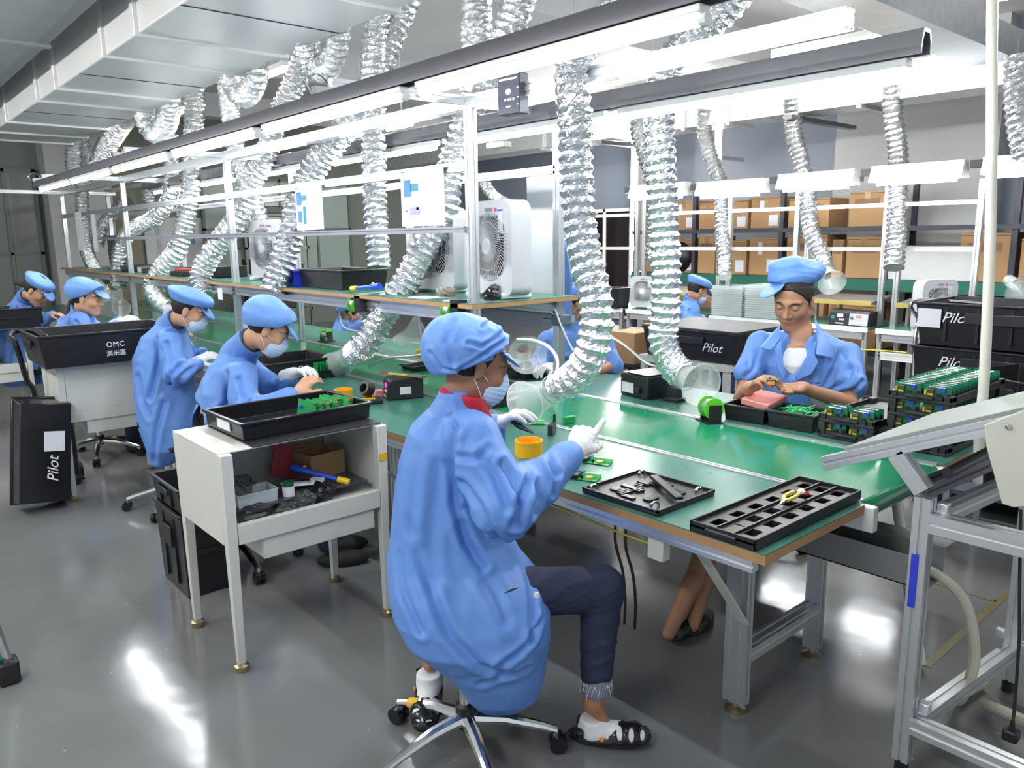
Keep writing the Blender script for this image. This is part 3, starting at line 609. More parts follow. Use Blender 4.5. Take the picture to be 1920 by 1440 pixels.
# hand truck and leaning crate behind the second cart
ht = thing('hand_truck', 'black tubular hand truck standing left of the lettered crate', 'hand truck', (.85, 5.9, 0))
for dx in (0, .18): MB().tube(spline([(.80+dx, 5.72, 1.02), (.82+dx, 5.66, .98), (.86+dx, 5.70, .75), (.90+dx, 5.74, .62), (.91+dx, 5.75, .06)]), .017, 8).build('side_tube', blackp, ht, world=True)
MB().tube(spline([(.80, 5.72, 1.02), (.84, 5.80, 1.05), (.94, 5.80, 1.05), (.98, 5.72, 1.02)]), .017, 8).build('grip_bar', blackp, ht, world=True)
MB().box((.88, 5.70, .03), (1.12, 5.95, .045)).build('toe_plate', blackp, ht, world=True)
for dx in (0, .22): MB().cyl((.89+dx, 5.86, .06), (.92+dx, 5.86, .06), .06, n=16).build('wheel', rubber, ht, world=True)
lc = thing('crate', 'tall black crate standing on end on the floor at the left, with white sheet', 'crate', (.84, 5.25, 0), 0)
R = Matrix.Rotation(-.10, 3, 'X')@Matrix.Rotation(.13, 3, 'Y')
m = shell(MB(), .64, .29, .20, .006, .93, .014); RR = Rz(0)@R@Matrix.Rotation(PI/2, 3, 'Y')@Matrix.Rotation(0, 3, 'Z')
LR = R@Matrix(((0, -1, 0), (0, 0, 1), (-1, 0, 0))).to_3x3()    # crate's long axis up, mouth away from us, bottom towards us
m.v = [LR@Vector((p[0], p[1], p[2]))+Vector((0, 0, .36)) for p in m.v]; m.build('body', blackg, lc, bevel=.006)
for k in range(4):
    q = MB().box((-.29+.15*k, -.13, -.006), (-.275+.15*k, .13, .004)); q.v = [LR@Vector(p)+Vector((0, 0, .36)) for p in q.v]; q.build('rib', blackg, lc)
q = MB().box((-.13, -.10, -.008), (-.01, .01, -.0065)); q.v = [LR@Vector(p)+Vector((0, 0, .36)) for p in q.v]; q.build('paper_label', paper, lc)
TL = (LR@Matrix(((-1, 0, 0), (0, 1, 0), (0, 0, -1))))@Matrix.Rotation(0, 3, 'Z')
text('Pilot', 'lettering', mat('white_print', (.85, .85, .85), .5, 0, 0), lc, LR@Vector((.10, -.04, -.010))+Vector((0, 0, .36)), TL, .085, shear=.35)
# black crates between the carts
crate('crate', 'black crate on the floor left of the nearest cream cart', (1.16, 3.62, 0), 0, .26, .36, .40, blackp, ribs=2)
crate('crate', 'second black crate on the floor stacked on the one left of the nearest cart', (1.165, 3.62, .402), 0, .27, .37, .12, blackp, ribs=2)
# chairs
chair('chrome five-star swivel chair under the front woman', (1.32, 1.76, 0), .5585, .47, back=False, sr=.78)
chair('chrome five-star swivel chair under the second worker', (1.36, 3.68, 0), .9, .44, back=False)
chair('swivel chair under the third worker behind the black crates', (1.44, 4.80, 0), .2, .42, back=False, sr=.75)
chair('chrome swivel chair behind the second cream cart under the fourth worker', (1.38, 6.35, 0), .6, .48, back=False)
chair('swivel chair under the man on the far side', (3.62, 2.12, 0), 1.95, .50, back=False)
chair('swivel chair under the worker partly hidden behind the post', (4.05, 4.15, 0), .2, .50, back=False)
# yellow tape on the front chair's arm
tag(center(MB().tube([(1.275, 1.945, .100), (1.263, 1.990, .087)], [.0205, .0175], 12).build('tape_wrap', yellowp)), 'yellow tape wrapped round one arm of the front chair base', 'tape')
# ---------------- foreground rack with the tilted table at the right
rk = thing('tilted_rack', 'aluminium profile rack with tilted work surface in the right foreground', 'rack', (2.55, .5, 0))
def P_(a, b, w=.04, h=None, nm='rail', m=alu, up=None): return profile(a, b, w, h, up).build(nm, m, rk, world=True)
for x, y, z in ((2.24, .81, .868), (2.24, .06, 1.0), (2.95, .74, .86), (2.95, .06, 1.0)): P_((x, y, .045), (x, y, z), .045, nm='leg')
P_((2.24, .79, .80), (2.24, .06, .80), .05, .055); P_((2.24, .79, .17), (2.24, .06, .17), .05, .045); P_((2.95, .72, .17), (2.95, .06, .17), .045)
P_((2.26, .80, .155), (2.95, .74, .155), .045); P_((2.26, .80, .80), (2.95, .74, .80), .045); P_((2.95, .72, .80), (2.95, .06, .80), .045)
a0 = px_(1548, 868, 2.24); 
sl = Vector((0, -.92, .40)).normalized(); A0 = Vector((2.24, 1.105, .905)); A1 = A0+sl*1.15
P_(A0, A1, .045, .04, nm='tilted_rail'); P_(A0+Vector((.66, 0, 0)), A1+Vector((.66, 0, 0)), .045, .04, nm='tilted_rail')
upn = Vector((0, .40, .92))
m = MB(); c0 = A0+Vector((-.0, 0, 0))+sl*.07+upn*.019
m.add([c0, c0+sl*1.0, c0+sl*1.0+Vector((.68, 0, 0)), c0+Vector((.68, 0, 0))]+[p+upn*.012 for p in (c0, c0+sl*1.0, c0+sl*1.0+Vector((.68, 0, 0)), c0+Vector((.68, 0, 0)))], [(3, 2, 1, 0), (4, 5, 6, 7), (0, 1, 5, 4), (1, 2, 6, 5), (2, 3, 7, 6), (3, 0, 4, 7)])
m.build('work_surface', mat('pale_grey_green_sheet', (.30, .34, .32), .3, 0, .08), rk, world=True)
P_(A0+sl*.23+Vector((0, 0, -.02)), (2.24, .815, .885), .045, nm='strut'); P_(A0+sl*.23+Vector((.66, 0, -.02)), (2.95, .78, .86), .045, nm='strut')
P_((2.29, .84, .87), (2.92, .80, .87), .045, nm='rail', m=darkbar)
MB().cyl((2.30, .78, .93), (2.92, .78, .93), .016, n=12).build('shaft', mat('dark_steel_shaft', (.05, .05, .055), .35, .6), rk, world=True)
q = A0+sl*.56+Vector((-.032, 0, .005)); m = MB()
gp = [(g_.y, g_.z) for g_ in (px_(1845, 797, 2.205), px_(2000, 738, 2.205), px_(2000, 945, 2.205), px_(1900, 952, 2.205), px_(1878, 945, 2.205), px_(1848, 835, 2.205))]; q.x = 2.205
m.prism((q.x, 0, 0), (q.x+.012, 0, 0), [(0, 0)]*3) if 0 else m.add([(q.x, y, z) for y, z in gp]+[(q.x+.008, y, z) for y, z in gp], [tuple(range(5, -1, -1)), tuple(range(6, 12))]+[(i, (i+1) % 6, 6+(i+1) % 6, 6+i) for i in range(6)])
m.build('side_guard', mat('cream_guard_plate', (.60, .60, .52), .4), rk, world=True, bevel=.003)
MB().ball(px_(1890, 800, 2.202), .008, 10).build('screw', chrome, rk, world=True)
for x, y in ((2.24, .81), (2.24, .06), (2.95, .74), (2.95, .06)): MB().cyl((x, y, 0), (x, y, .045), .02, n=12).build('foot', blackp, rk, world=True)
MB().cbox((2.2165, .815, .62), (.003, .02, .16)).build('blue_tape', blueplastic, rk, world=True)
for x, z in ((2.27, .18), (2.27, .80), (2.92, .18)): MB().cbox((x+.01, .775, z+.035), (.03, .03, .03)).build('corner_bracket', galv, rk, world=True, bevel=.004)
tag(center(MB().tube(spline([(2.40, .62, .84), (2.40, .60, .60), (2.41, .59, .45), (2.42, .585, .25), (2.40, .58, .20)]), .0045, 6).build('hanging_cord', rubber)), 'thin black power cord hanging inside the foreground rack', 'cord')
pl = thing('power_plug', 'black plug at the end of the cord hanging in the foreground rack', 'plug', (2.40, .58, .15))
MB().box((-.02, -.02, .0), (.02, .02, .035)).build('body', blackp, pl, bevel=.006); MB().cyl((0, 0, .035), (0, 0, .06), .009, .006, n=10).build('strain_relief', blackp, pl)
tag(center(MB().tube([(3.13, 1.28, .72), (2.86, 1.0, .02)], .021, 14).build('leaning_pipe', ivory)), 'ivory plastic pipe leaning behind the foreground rack down to the floor', 'pipe')
cp = [pw(1862, -60, 2.75), pw(1860, 60, 2.8), pw(1858, 400, 2.85), pw(1846, 700, 2.9), pw(1838, 790, 2.92), pw(1832, 905, 2.95)]
tag(center(MB().tube(spline(cp, 4), .0185, 14).build('conduit_pipe', ivory)), 'tall ivory conduit pipe coming down from above at the right', 'pipe')
tag(center(MB().tube(spline([(2.75, .75, .03), (2.62, .62, .10), (2.50, .5, .16), (2.46, .4, .06), (2.5, .3, .02)]), .018, 10).build('drain_tube', mat('cream_vinyl_tube', (.62, .6, .48), .3))), 'cream vinyl tube looping on the floor inside the foreground rack', 'tube')
# reflective low cabinet and black crates beyond the rack
lowc = thing('steel_cabinet', 'low polished steel cabinet beyond the foreground rack', 'cabinet', (4.1, .1, 0))
MB().box((-.22, -.72, .06), (.22, .72, .62)).build('body', mat('brushed_steel', (.45, .44, .42), .22, .9, .08), lowc, bevel=.006); MB().box((-.23, -.74, .62), (.23, .74, .65)).build('top', whitemetal, lowc, bevel=.005); MB().box((-.2, -.7, 0), (.2, .7, .06)).build('plinth', blackp, lowc)
# green-sided trolley at the left edge
gtly = thing('panel_trolley', 'trolley with chrome post and green panel cut by the left edge', 'trolley', (.22, 3.1, 0))
gx = pz(22, 1262, .03)
MB().tube([(gx.x-.004, gx.y, .07), (gx.x-.09, gx.y+.02, .62)], .016, 14).build('chrome_post', chrome, gtly, world=True)
MB().cbox((gx.x-.01, gx.y, .045), (.07, .08, .09)).build('corner_foot', blackp, gtly, world=True, bevel=.01)
MB().add([(gx.x-.02, gx.y, .09), (gx.x-.02, gx.y+.01, .09), (gx.x-.5, gx.y+.11, .09), (gx.x-.5, gx.y+.10, .09), (gx.x-.10, gx.y+.01, .6), (gx.x-.10, gx.y+.02, .6), (gx.x-.5, gx.y+.11, .6), (gx.x-.5, gx.y+.10, .6)], [(0, 1, 2, 3), (7, 6, 5, 4), (0, 4, 5, 1), (1, 5, 6, 2), (2, 6, 7, 3), (3, 7, 4, 0)]).build('green_panel', mat('bright_green_panel', (.02, .35, .16), .3), gtly, world=True)
MB().cyl((gx.x-.09, gx.y+.02, .615), (gx.x-.09, gx.y+.02, .66), .022, n=12).build('post_cap', blackp, gtly, world=True)
# ============================================================ THINGS ON THE NEAR AND FAR BENCH
BZ = .7505
def bz(x, y, z=BZ): return pz(x, y, z)
tinm = mat('orange_yellow_tin', (.85, .42, .01), .4, 0, .04)
def tin(label, p, r, h, m=tinm):
    t = thing('round_tin', label, 'tin', p)
    MB().lathe((0, 0, 0), (0, 0, 1), [(0, .001), (0, r), (h*.78, r), (h*.79, r*1.02), (h, r*1.02), (h, r*.95), (h*.3, r*.93), (h*.3, .001)], 28).build('body', m, t, smooth=40)
    return t
tin('round yellow tin on the near bench under the front funnel', bz(992, 853), .055, .062)
tin('yellow tin between the second worker and the sponge stand', bz(645, 748), .048, .055)
tin('yellow round tin behind the front woman cap on the far side of the belt', bz(793, 668), .05, .05)
def station(label, loc, rz, w=.12, l=.17, h=.095, disp=(.9, .03, .3), face=blackp, handle=False, scr=1.5):
    t = thing('solder_station', label, 'solder station', loc, rz)      # front faces -X
    m = MB(); hw = w/2
    pts = [(-l/2, 0), (l/2, 0), (l/2, h), (-l/2+.03, h), (-l/2+.012, h*.86)]
    m.add([(x, -hw, z) for x, z in pts]+[(x, hw, z) for x, z in pts], [tuple(range(4, -1, -1)), tuple(range(5, 10))]+[(i, (i+1) % 5, 5+(i+1) % 5, 5+i) for i in range(5)])
    m.build('housing', blackp, t, bevel=.006)
    fx_ = -l/2+.001
    def on(y0, y1, z0, z1, mm, nm): 
        q = MB(); sx = lambda z: -l/2+.012*(z/(h*.86))-.0015
        q.add([(sx(z0), y0, z0), (sx(z0), y1, z0), (sx(z1), y1, z1), (sx(z1), y0, z1), (sx(z0)+.002, y0, z0), (sx(z0)+.002, y1, z0), (sx(z1)+.002, y1, z1), (sx(z1)+.002, y0, z1)], [(0, 1, 2, 3), (7, 6, 5, 4), (0, 4, 5, 1), (1, 5, 6, 2), (2, 6, 7, 3), (3, 7, 4, 0)]); q.build(nm, mm, t)
    if face is not blackp: on(-hw*.9, hw*.9, .008, h*.84, face, 'front_plate')
    o = .0012
    on(-hw*.3, hw*.25, h*.55, h*.75, mat('display_%d' % int(disp[0]*100+disp[2]*10), disp, .3, 0, 0, emit=scr), 'display')
    for k in range(3): on(-hw*.25-.015+.018*k, -hw*.25-.004+.018*k, h*.33, h*.45, whitep, 'button')
    on(hw*.5, hw*.8, h*.42, h*.62, mat('teal_socket', (.02, .25, .2), .4), 'socket'); on(-hw*.4, hw*.4, h*.1, h*.18, greyp, 'brand_strip')
    if not handle: MB().box((-.03, -hw-.001, h*.25), (.03, -hw+.0005, h*.6)).build('side_label', paper, t)
    return t
station('black solder station with pink display on the near bench, brush lying on it', (2.27, 3.52, BZ), -.35, .14, .20, .115)
br = thing('brush', 'flat brush with yellow and red handle lying on the solder station', 'brush', (2.27, 3.52, BZ+.117), -.3)
MB().prism((-.05, .08, .006), (.03, -.03, .006), prof_sec(.014, .008, False)).build('red_yellow_handle', mat('yellow_wood', (.75, .55, .15), .5), br); MB().prism((-.085, .125, .006), (-.05, .08, .006), prof_sec(.011, .008, False)).build('red_tip', mat('red_lacquer', (.6, .04, .03), .35), br); MB().prism((.03, -.03, .006), (.09, -.11, .006), prof_sec(.045, .01, False)).build('bristles', mat('dark_bristle', (.15, .14, .11), .8), br)
ss = thing('sponge_stand', 'black iron holder with coil and sponge tray beside the yellow tin', 'stand', bz(695, 755), -.4)
MB().box((-.06, -.05, 0), (.06, .05, .025)).build('base', blackp, ss, bevel=.006); MB().lathe((0, .01, .065), (-.7, -.5, .4), [(0, .028), (0, .038), (.05, .036), (.05, .024), (0, .024)], 20).build('iron_ring', mat('dull_black_metal', (.03, .03, .03), .35, .7), ss); MB().box((-.012, .03, .02), (.012, .045, .08)).build('support', blackp, ss); MB().box((-.045, -.045, .0255), (.02, -.01, .031)).build('sponge', yellowp, ss)
o = MB().box((-.03, -.02, 0), (.03, .02, .04)).build('foam_block', pink, bevel=.004); o.location = bz(709, 745); tag(o, 'small pink block beside the solder station with pink display', 'block')
# far side: plain black stations
st2 = thing('power_unit', 'black box shaped unit with white label on the far bench behind the belt', 'power unit', (3.27, 2.62, BZ), -.15)
MB().box((-.12, -.11, 0), (.12, .11, .125)).build('housing', blackp, st2, bevel=.01); MB().box((-.1215, .0, .02), (-.120, .09, .075)).build('label', paper, st2); MB().box((-.135, -.06, .03), (-.12, -.02, .06)).build('plug', blackp, st2); MB().box((-.12, -.11, .1255), (.05, .05, .131)).build('top_ridge', blackp, st2)
st3 = thing('power_unit', 'black unit seen past the front woman mask, near the funnel', 'power unit', bz(925, 760), -.1); MB().box((-.06, -.07, 0), (.10, .07, .12)).build('housing', blackp, st3, bevel=.008); MB().box((-.0615, -.06, .05), (-.060, .02, .09)).build('label', paper, st3)
st4 = thing('stand', 'small black stand behind the clear funnel on the far bench', 'stand', bz(1262, 752)); MB().box((-.03, -.05, 0), (.05, .05, .02)).build('base', blackp, st4, bevel=.004); MB().box((.0, -.04, .02), (.02, .04, .07)).build('plate', blackp, st4)
# trays
crate('tray', 'low black tray on the far side of the belt behind the front woman cap', bz(800, 690), 0, .30, .16, .035, blackg, ribs=0, handles=False, cat='tray')
crate('tray', 'small black bin beside the gooseneck arm behind the front woman face', bz(985, 705), .1, .22, .20, .07, blackp, ribs=0, handles=False, cat='bin')
crate('crate', 'black lettered crate on the near bench beside the second worker mask', (2.13, 4.62, BZ), 0, .46, .40, .12, blackp, ribs=0, txt=[('Pilot', (.02, -.2015, .06), (0, -1, 0), (0, 0, 1), .07)])
bn1 = crate('parts_bin', 'black parts bin with pink foam on the far bench in front of the man', (3.16, 1.93, BZ), .1, .17, .20, .075, blackp, ribs=0, handles=False, cat='bin')
bn2 = crate('parts_bin', 'black parts bin with green cable ties on the far bench in front of the man', (3.18, 1.71, BZ), .1, .18, .21, .08, blackp, ribs=0, handles=False, cat='bin')
o = MB().cbox((0, 0, 0), (.17, .14, .03), Matrix.Rotation(-.12, 3, 'Y')@Matrix.Rotation(.1, 3, 'X')).build('foam_sheet', pink, bevel=.004); o.location = (3.21, 1.90, BZ+.088); tag(o, 'pink foam sheet lying on the parts bin in front of the man', 'foam')
ties = MB()
for i in range(46):
    a = random.uniform(0, PI); c = Vector((random.uniform(-.05, .05), random.uniform(-.06, .06), random.uniform(.045, .085))); d = Vector((math.cos(a), math.sin(a), random.uniform(-.25, .25)))*.045
    ties.tube([c-d, c, c+d], .0022, 4)
o = ties.build('cable_ties', mat('bright_green_nylon', (.03, .55, .16), .35, 0, .1)); o.location = (3.18, 1.71, BZ); tag(o, 'heap of thin green cable ties in the right parts bin before the man', 'cable ties', kind='stuff')
def module(parent_label=None, loc=(0, 0, 0), rz=0, group=None, small=False):
    t = thing('power_module', parent_label, 'circuit module', loc, rz, group)
    MB().box((-.0015, -.05, .0), (.0015, .05, .055)).build('board', mat('module_board', (.01, .16, .08), .3, 0, .5, 120), t)
    MB().box((-.012, .012, .010), (-.0015, .034, .024)).build('transformer', mat('yellow_transformer_tape', (.42, .46, .04), .4), t, bevel=.002)
    MB().cyl((-.0015, -.022, .042), (-.011, -.022, .042), .009, n=12).build('disc_capacitor', blueplastic, t)
    MB().cyl((-.009, -.040, .004), (-.009, -.040, .030), .0065, n=12).build('capacitor', mat('dark_brown_can', (.05, .02, .012), .3), t)
    MB().box((-.008, -.015, .004), (-.0015, .0, .025)).build('heat_sink', mat('dark_heat_sink', (.03, .03, .035), .35, .5), t)
    MB().box((-.012, .037, .01), (-.0015, .045, .035)).build('yellow_film_cap', MATS['yellow_transformer_tape'], t)
    MB().ball((-.006, -.008, .047), .005, 8).build('solder_bead', chrome, t); MB().box((-.012, .010, .026), (-.0015, .036, .042)).build('coil_form', mat('bronze_coil', (.16, .09, .05), .3, .5), t, bevel=.002); MB().cyl((-.008, -.030, .050), (-.008, .030, .050), .003, n=6).build('wire_bar', mat('tinned_wire', (.7, .75, .72), .25, .9), t)
    return t
o = module('small green circuit piece lying on the far bench beside the bin of ties', tuple(bz(1520, 778)), .9); o.scale = (.8, .5, .6)
# stacks of black module trays at the end of the far bench
trm = mat('matt_black_tray', (.014, .014, .016), .42, 0, .15)
def mtray(label, loc, w=.58, l=.235, h=.065, group=None):
    if 'top' in label.split()[0] or label.startswith('upper'): h = .034
    t = thing('module_tray', label, 'tray', loc, 0, group)
    MB().box((-w/2, -l/2, 0), (w/2, l/2, .012)).build('floor_plate', trm, t, bevel=.002)
    for s in (-1, 1):
        MB().box((-w/2, s*l/2-.008 if s > 0 else -l/2, .012), (w/2, l/2 if s > 0 else -l/2+.008, .030)).build('side_wall', trm, t)
        for q in (-1, 1): MB().box((q*w/2-(.05 if q > 0 else 0), s*l/2-(.03 if s > 0 else 0), .012), (q*w/2+(.05 if q < 0 else 0), s*l/2+(.03 if s < 0 else 0), h)).build('corner_post', trm, t, bevel=.002)
    MB().box((-w/2+.001, -l/2+.035, .012), (-w/2+.012, l/2-.035, .030)).build('front_lip', trm, t)
    MB().box((-w/2-.012, -l*.22, .015), (-w/2, l*.22, .026)).build('handle', trm, t, bevel=.002)
    return t
mod0 = None; RIMX = 3.115
names4 = ['lowest module tray of the tall stack at the far bench end', 'second module tray from the bottom of the tall stack', 'third module tray from the bottom of the tall stack', 'topmost full module tray of the tall stack']
def put_mod(label, loc, rz, group):
    global mod0
    if mod0 is None: mod0 = module(label, loc, rz, group); return mod0
    return dup(mod0, loc, rz, label, group)
for k in range(4):
    cx, cy, z = RIMX+.30, 1.185, BZ+.0665*k
    mtray(names4[k], (cx, cy, z), group='stacked module trays')
    n = 14
    for c, yy in enumerate((cy+.055, cy-.055)):
        for i in range(n):
            if k < 3 and c == 0 and i > 0: continue
            lab = ('power module standing in the %s column of the %s' % (('left', 'right')[c], ('lowest tray of the tall stack', 'second tray of the tall stack', 'third tray of the tall stack', 'top tray of the tall stack')[k]))
            put_mod(lab, (cx-.265+.040*i, yy, z+.0125), random.uniform(-.05, .05), 'modules, %s column, %s' % (('left', 'right')[c], ('lowest tray', 'second tray', 'third tray', 'top tray')[k]))
for k in range(2):
    cx, cy, z = RIMX+.22, 1.45, BZ+.0665*k
    mtray(['lower module tray of the short stack in front of the man', 'upper part-filled module tray of the short stack'][k], (cx, cy, z), .5, .235, group='short stack of module trays')
    for c, yy in enumerate((cy+.055, cy-.055)):
        for i in range(3 if k else 2):
            if k and c == 0 and i > 1: continue
            put_mod('power module in the %s column of the %s' % (('left', 'right')[c], ('lower tray of the short stack', 'upper tray of the short stack')[k]), (cx-.225+.042*i+(.0 if not k else .0), yy, z+.0125), random.uniform(-.1, .1), 'modules, %s column, %s tray of short stack' % (('left', 'right')[c], ('lower', 'upper')[k]))
# solder wire spool on its stand
def spool(label, loc, rz=0, r=.045):
    t = thing('wire_spool', label, 'wire spool', loc, rz)
    for y in (-.034, .030): MB().lathe((0, y, .065), (0, 1, 0), [(0, .01), (0, r), (.004, r), (.004, .01)], 26).build('flange', lime, t, smooth=40)
    MB().lathe((0, -.03, .065), (0, 1, 0), [(0, r*.8), (.06, r*.8)], 26).build('wire', solder, t, smooth=40)
    for y in (-.045, .041): MB().box((-.03, y-.004, 0), (.03, y+.004, .085)).build('bracket', blackp, t, bevel=.002)
    MB().box((-.045, -.06, 0), (.045, .06, .006)).build('base', blackp, t); MB().cyl((0, -.05, .065), (0, .05, .065), .006, n=8).build('axle', blackp, t)
    return t
spool('spool of solder wire with lime green flanges on a black stand by the belt', tuple(bz(1332, 790)), -.5, .05)
spool('lime green flanged solder spool on the near bench beside the white fan', tuple(bz(612, 640, .755)), .3, .04)
def spool_hang(label, p):
    t = thing('wire_spool', label, 'wire spool', p)
    for y in (-.03, .03): MB().lathe((0, y, 0), (0, 1, .1), [(0, .02), (0, .045), (.004, .045), (.004, .02)], 24).build('flange', lime, t)
    MB().lathe((0, -.03, 0), (0, 1, .1), [(0, .035), (.062, .035)], 24).build('wire', solder, t); MB().box((-.03, -.10, -.035), (.03, -.035, .06)).build('clip', blackp, t)
spool_hang('lime green solder spool clipped under the overhead shelf above the far seat', px_(667, 572, 2.36))
spool_hang('lime green solder spool clipped under the overhead shelf beside the post', px_(845, 583, 2.36))
# circuit boards lying on the near bench
cream_disc = mat('gold_disc', (.75, .55, .2), .3, .5)
def pcbt(label, p, rz, w=.11, l=.05):
    t = thing('circuit_board', label, 'circuit board', p, rz)
    MB().box((-w/2, -l/2, .002), (w/2, l/2, .004)).build('board', pcb, t)
    MB().box((-w/2, l/2-.012, .004), (w/2, l/2, .018)).build('terminal_strip', mat('pale_green_terminal', (.22, .70, .25), .4), t)
    MB().cyl((.012, -.005, .004), (.012, -.005, .012), .013, n=18).build('coil', cream_disc, t)
    MB().box((-w/2-.03, -l/2, .0), (-w/2+.02, l/2, .018)).build('connector', blackp, t, bevel=.002)
    MB().cyl((-.012, -.015, .004), (-.012, -.015, .018), .004, n=8).build('capacitor', blackp, t); MB().box((-w/2+.015, l/2-.014, .018), (-w/2+.03, l/2-.002, .022)).build('blue_tab', blueplastic, t)
    return t
pcbt('green circuit board with cream coil on the near bench right of her sleeve', tuple(bz(1120, 868)), -1.25)
pcbt('lower of two green circuit boards, nearest the bench edge by her sleeve', tuple(bz(1100, 898)), -1.2, .09, .055)
pcbt('green circuit board lying behind the yellow tin under the funnel', tuple(bz(995, 795)), -1.0, .12, .03)
blk = thing('plastic_casing', 'black plastic casing standing on the near bench behind the yellow tin', 'casing', tuple(bz(1035, 815)), .5)
MB().box((-.03, -.012, 0), (.03, .012, .05)).build('body', blackp, blk, bevel=.003); MB().box((.03, -.006, .02), (.045, .006, .085)).build('arm', blackp, blk, bevel=.003)
o = MB().box((-.03, -.012, 0), (.03, .012, .032)).build('circuit_module', pcb, bevel=.003); o.location = pz(1068, 793, .752); tag(o, 'small green module riding on the belt rail behind the gloved hand', 'circuit module')
for i, (x, y, r) in enumerate(((600, 752, .3), (615, 742, 1.0), (590, 765, -.3))):
    t = thing('circuit_board', ['flat green circuit board on the bench below the second worker hand', 'flat green circuit board right of the other by the yellow tin', 'flat green circuit board partly under the black tray edge'][i], 'circuit board', tuple(bz(x, y)), r); MB().box((-.04, -.03, 0), (.04, .03, .003)).build('board', pcb, t); MB().box((-.03, -.02, .003), (-.01, .02, .008)).build('chip', mat('pale_solder_green', (.12, .5, .22), .35), t)
rack_ = thing('board_rack', 'green circuit boards standing in a black bin behind the clear funnel', 'rack', tuple(bz(612, 705)), 0); shell(MB(), .20, .14, .05, .004, .95, .006).build('bin', blackp, rack_)
for i in range(9): MB().box((-.085+.02*i, -.055, .01), (-.0835+.02*i, .055, .10)).build('board', pcb, rack_)
o = blob('pin_heap', 'little heap of cut component leads beside the yellow tin', 'component leads', bz(622, 755), (.03, .03, .008), solder, 8, .8); o['kind'] = 'stuff'
# trays at the bench end
ta = thing('molded_cover', 'flat black molded cover with clips lying on the near bench', 'cover', (1.965, 1.575, BZ), 0)
MB().box((-.15, -.16, 0), (.15, .16, .010)).build('plate', trm, ta, bevel=.003)
for a, b in (((-.15, -.16), (.15, -.153)), ((-.15, .153), (.15, .16)), ((-.15, -.16), (-.143, .16)), ((.143, -.16), (.15, .16))): MB().box((*a, .010), (*b, .020)).build('edge', trm, ta)
for i, (x, y, w, l) in enumerate(((-.07, .06, .03, .07), (-.02, .05, .02, .09), (.06, .06, .035, .05), (-.06, -.06, .05, .03), (.05, -.08, .04, .05), (.09, .0, .02, .06), (-.1, .0, .02, .05))): MB().box((x-w/2, y-l/2, .010), (x+w/2, y+l/2, .0165)).build('raised_pad', blackg, ta, bevel=.0015)
q = MB(); 
for i in range(14): q.box((-.10+.015*i, .02+.02*math.sin(i), .010), (-.094+.015*i, .05+.02*math.sin(i), .018))
q.build('mold_ribs', blackp, ta); MB().cbox((.03, -.05, .030), (.028, .24, .012), Rz(-.55)).build('cross_bar', trm, ta, bevel=.002)
for x, y in ((-.12, .13), (.11, -.13), (-.11, -.12), (.12, .12)): MB().lathe((x, y, .014), (.3, 1, 0), [(0, .012), (0, .016), (.010, .016), (.010, .012), (0, .012)], 18).build('chrome_clip', chrome, ta)
tbr = thing('module_tray', 'empty black tray with square windows at the near bench corner', 'tray', (2.105, 1.175, BZ), 0)
W_, L_ = .62, .215
m = MB(); 
# window grid plate: 3 bands x 6 windows
ys = [-.098, -.074, -.040, -.016, .016, .040, .074, .098]; n = 6
for (y0, y1) in ((-.104, -.074), (-.040, -.018), (.018, .040), (.074, .104)): m.box((-W_/2, y0, .016), (W_/2, y1, .022))
for bi, (y0, y1) in enumerate(((-.074, -.040), (-.018, .018), (.040, .074))):
    off = .045 if bi == 1 else 0
    for i in range(n+1):
        x0 = -W_/2+i*(W_-.03)/n+off*0; m.box((x0, y0, .016), (x0+.045+(off if i == 0 else 0), y1, .022))
m.build('window_plate', trm, tbr)
MB().box((-W_/2+.002, -L_/2+.002, 0), (W_/2-.002, L_/2-.002, .006)).build('floor_plate', mat('deep_black_plastic', (.006, .006, .007), .5), tbr)
for y in (-L_/2, L_/2-.006): MB().box((-W_/2, y, 0), (W_/2, y+.006, .034)).build('side_wall', trm, tbr, bevel=.0015)
for x in (-W_/2, W_/2-.006): MB().box((x, -L_/2, 0), (x+.006, L_/2, .034)).build('end_wall', trm, tbr, bevel=.0015)
for y in (-.029-.0, .029): MB().box((-W_/2+.006, y-.003+(-.0), .022), (W_/2-.006, y+.003, .030)).build('partition', trm, tbr)
MB().box((-W_/2-.012, -.05, .012), (-W_/2, .05, .026)).build('handle', trm, tbr, bevel=.003)
cu_ = thing('side_cutter', 'small cutter with yellow grips lying across the windowed tray', 'pliers', (2.13, 1.17, BZ+.036), .15)
for s in (-1, 1): MB().tube(spline([(-.01, s*.004, .008), (.03, s*.014, .010), (.09, s*.010, .008)]), [.006]*17, 8).build('grip', mat('yellow_vinyl_grip', (.75, .55, .05), .4), cu_)
MB().tube([(-.055, 0, .006), (-.03, 0, .007), (-.005, 0, .008)], [.001, .006, .008], 8).build('jaws', mat('worn_steel', (.5, .48, .42), .3, .9), cu_); MB().ball((.095, -.012, .010), (.012, .014, .010), 10).build('white_cap', whitep, cu_); MB().ball((.095, -.03, .008), (.008, .008, .007), 8).build('red_tip', redcloth, cu_)
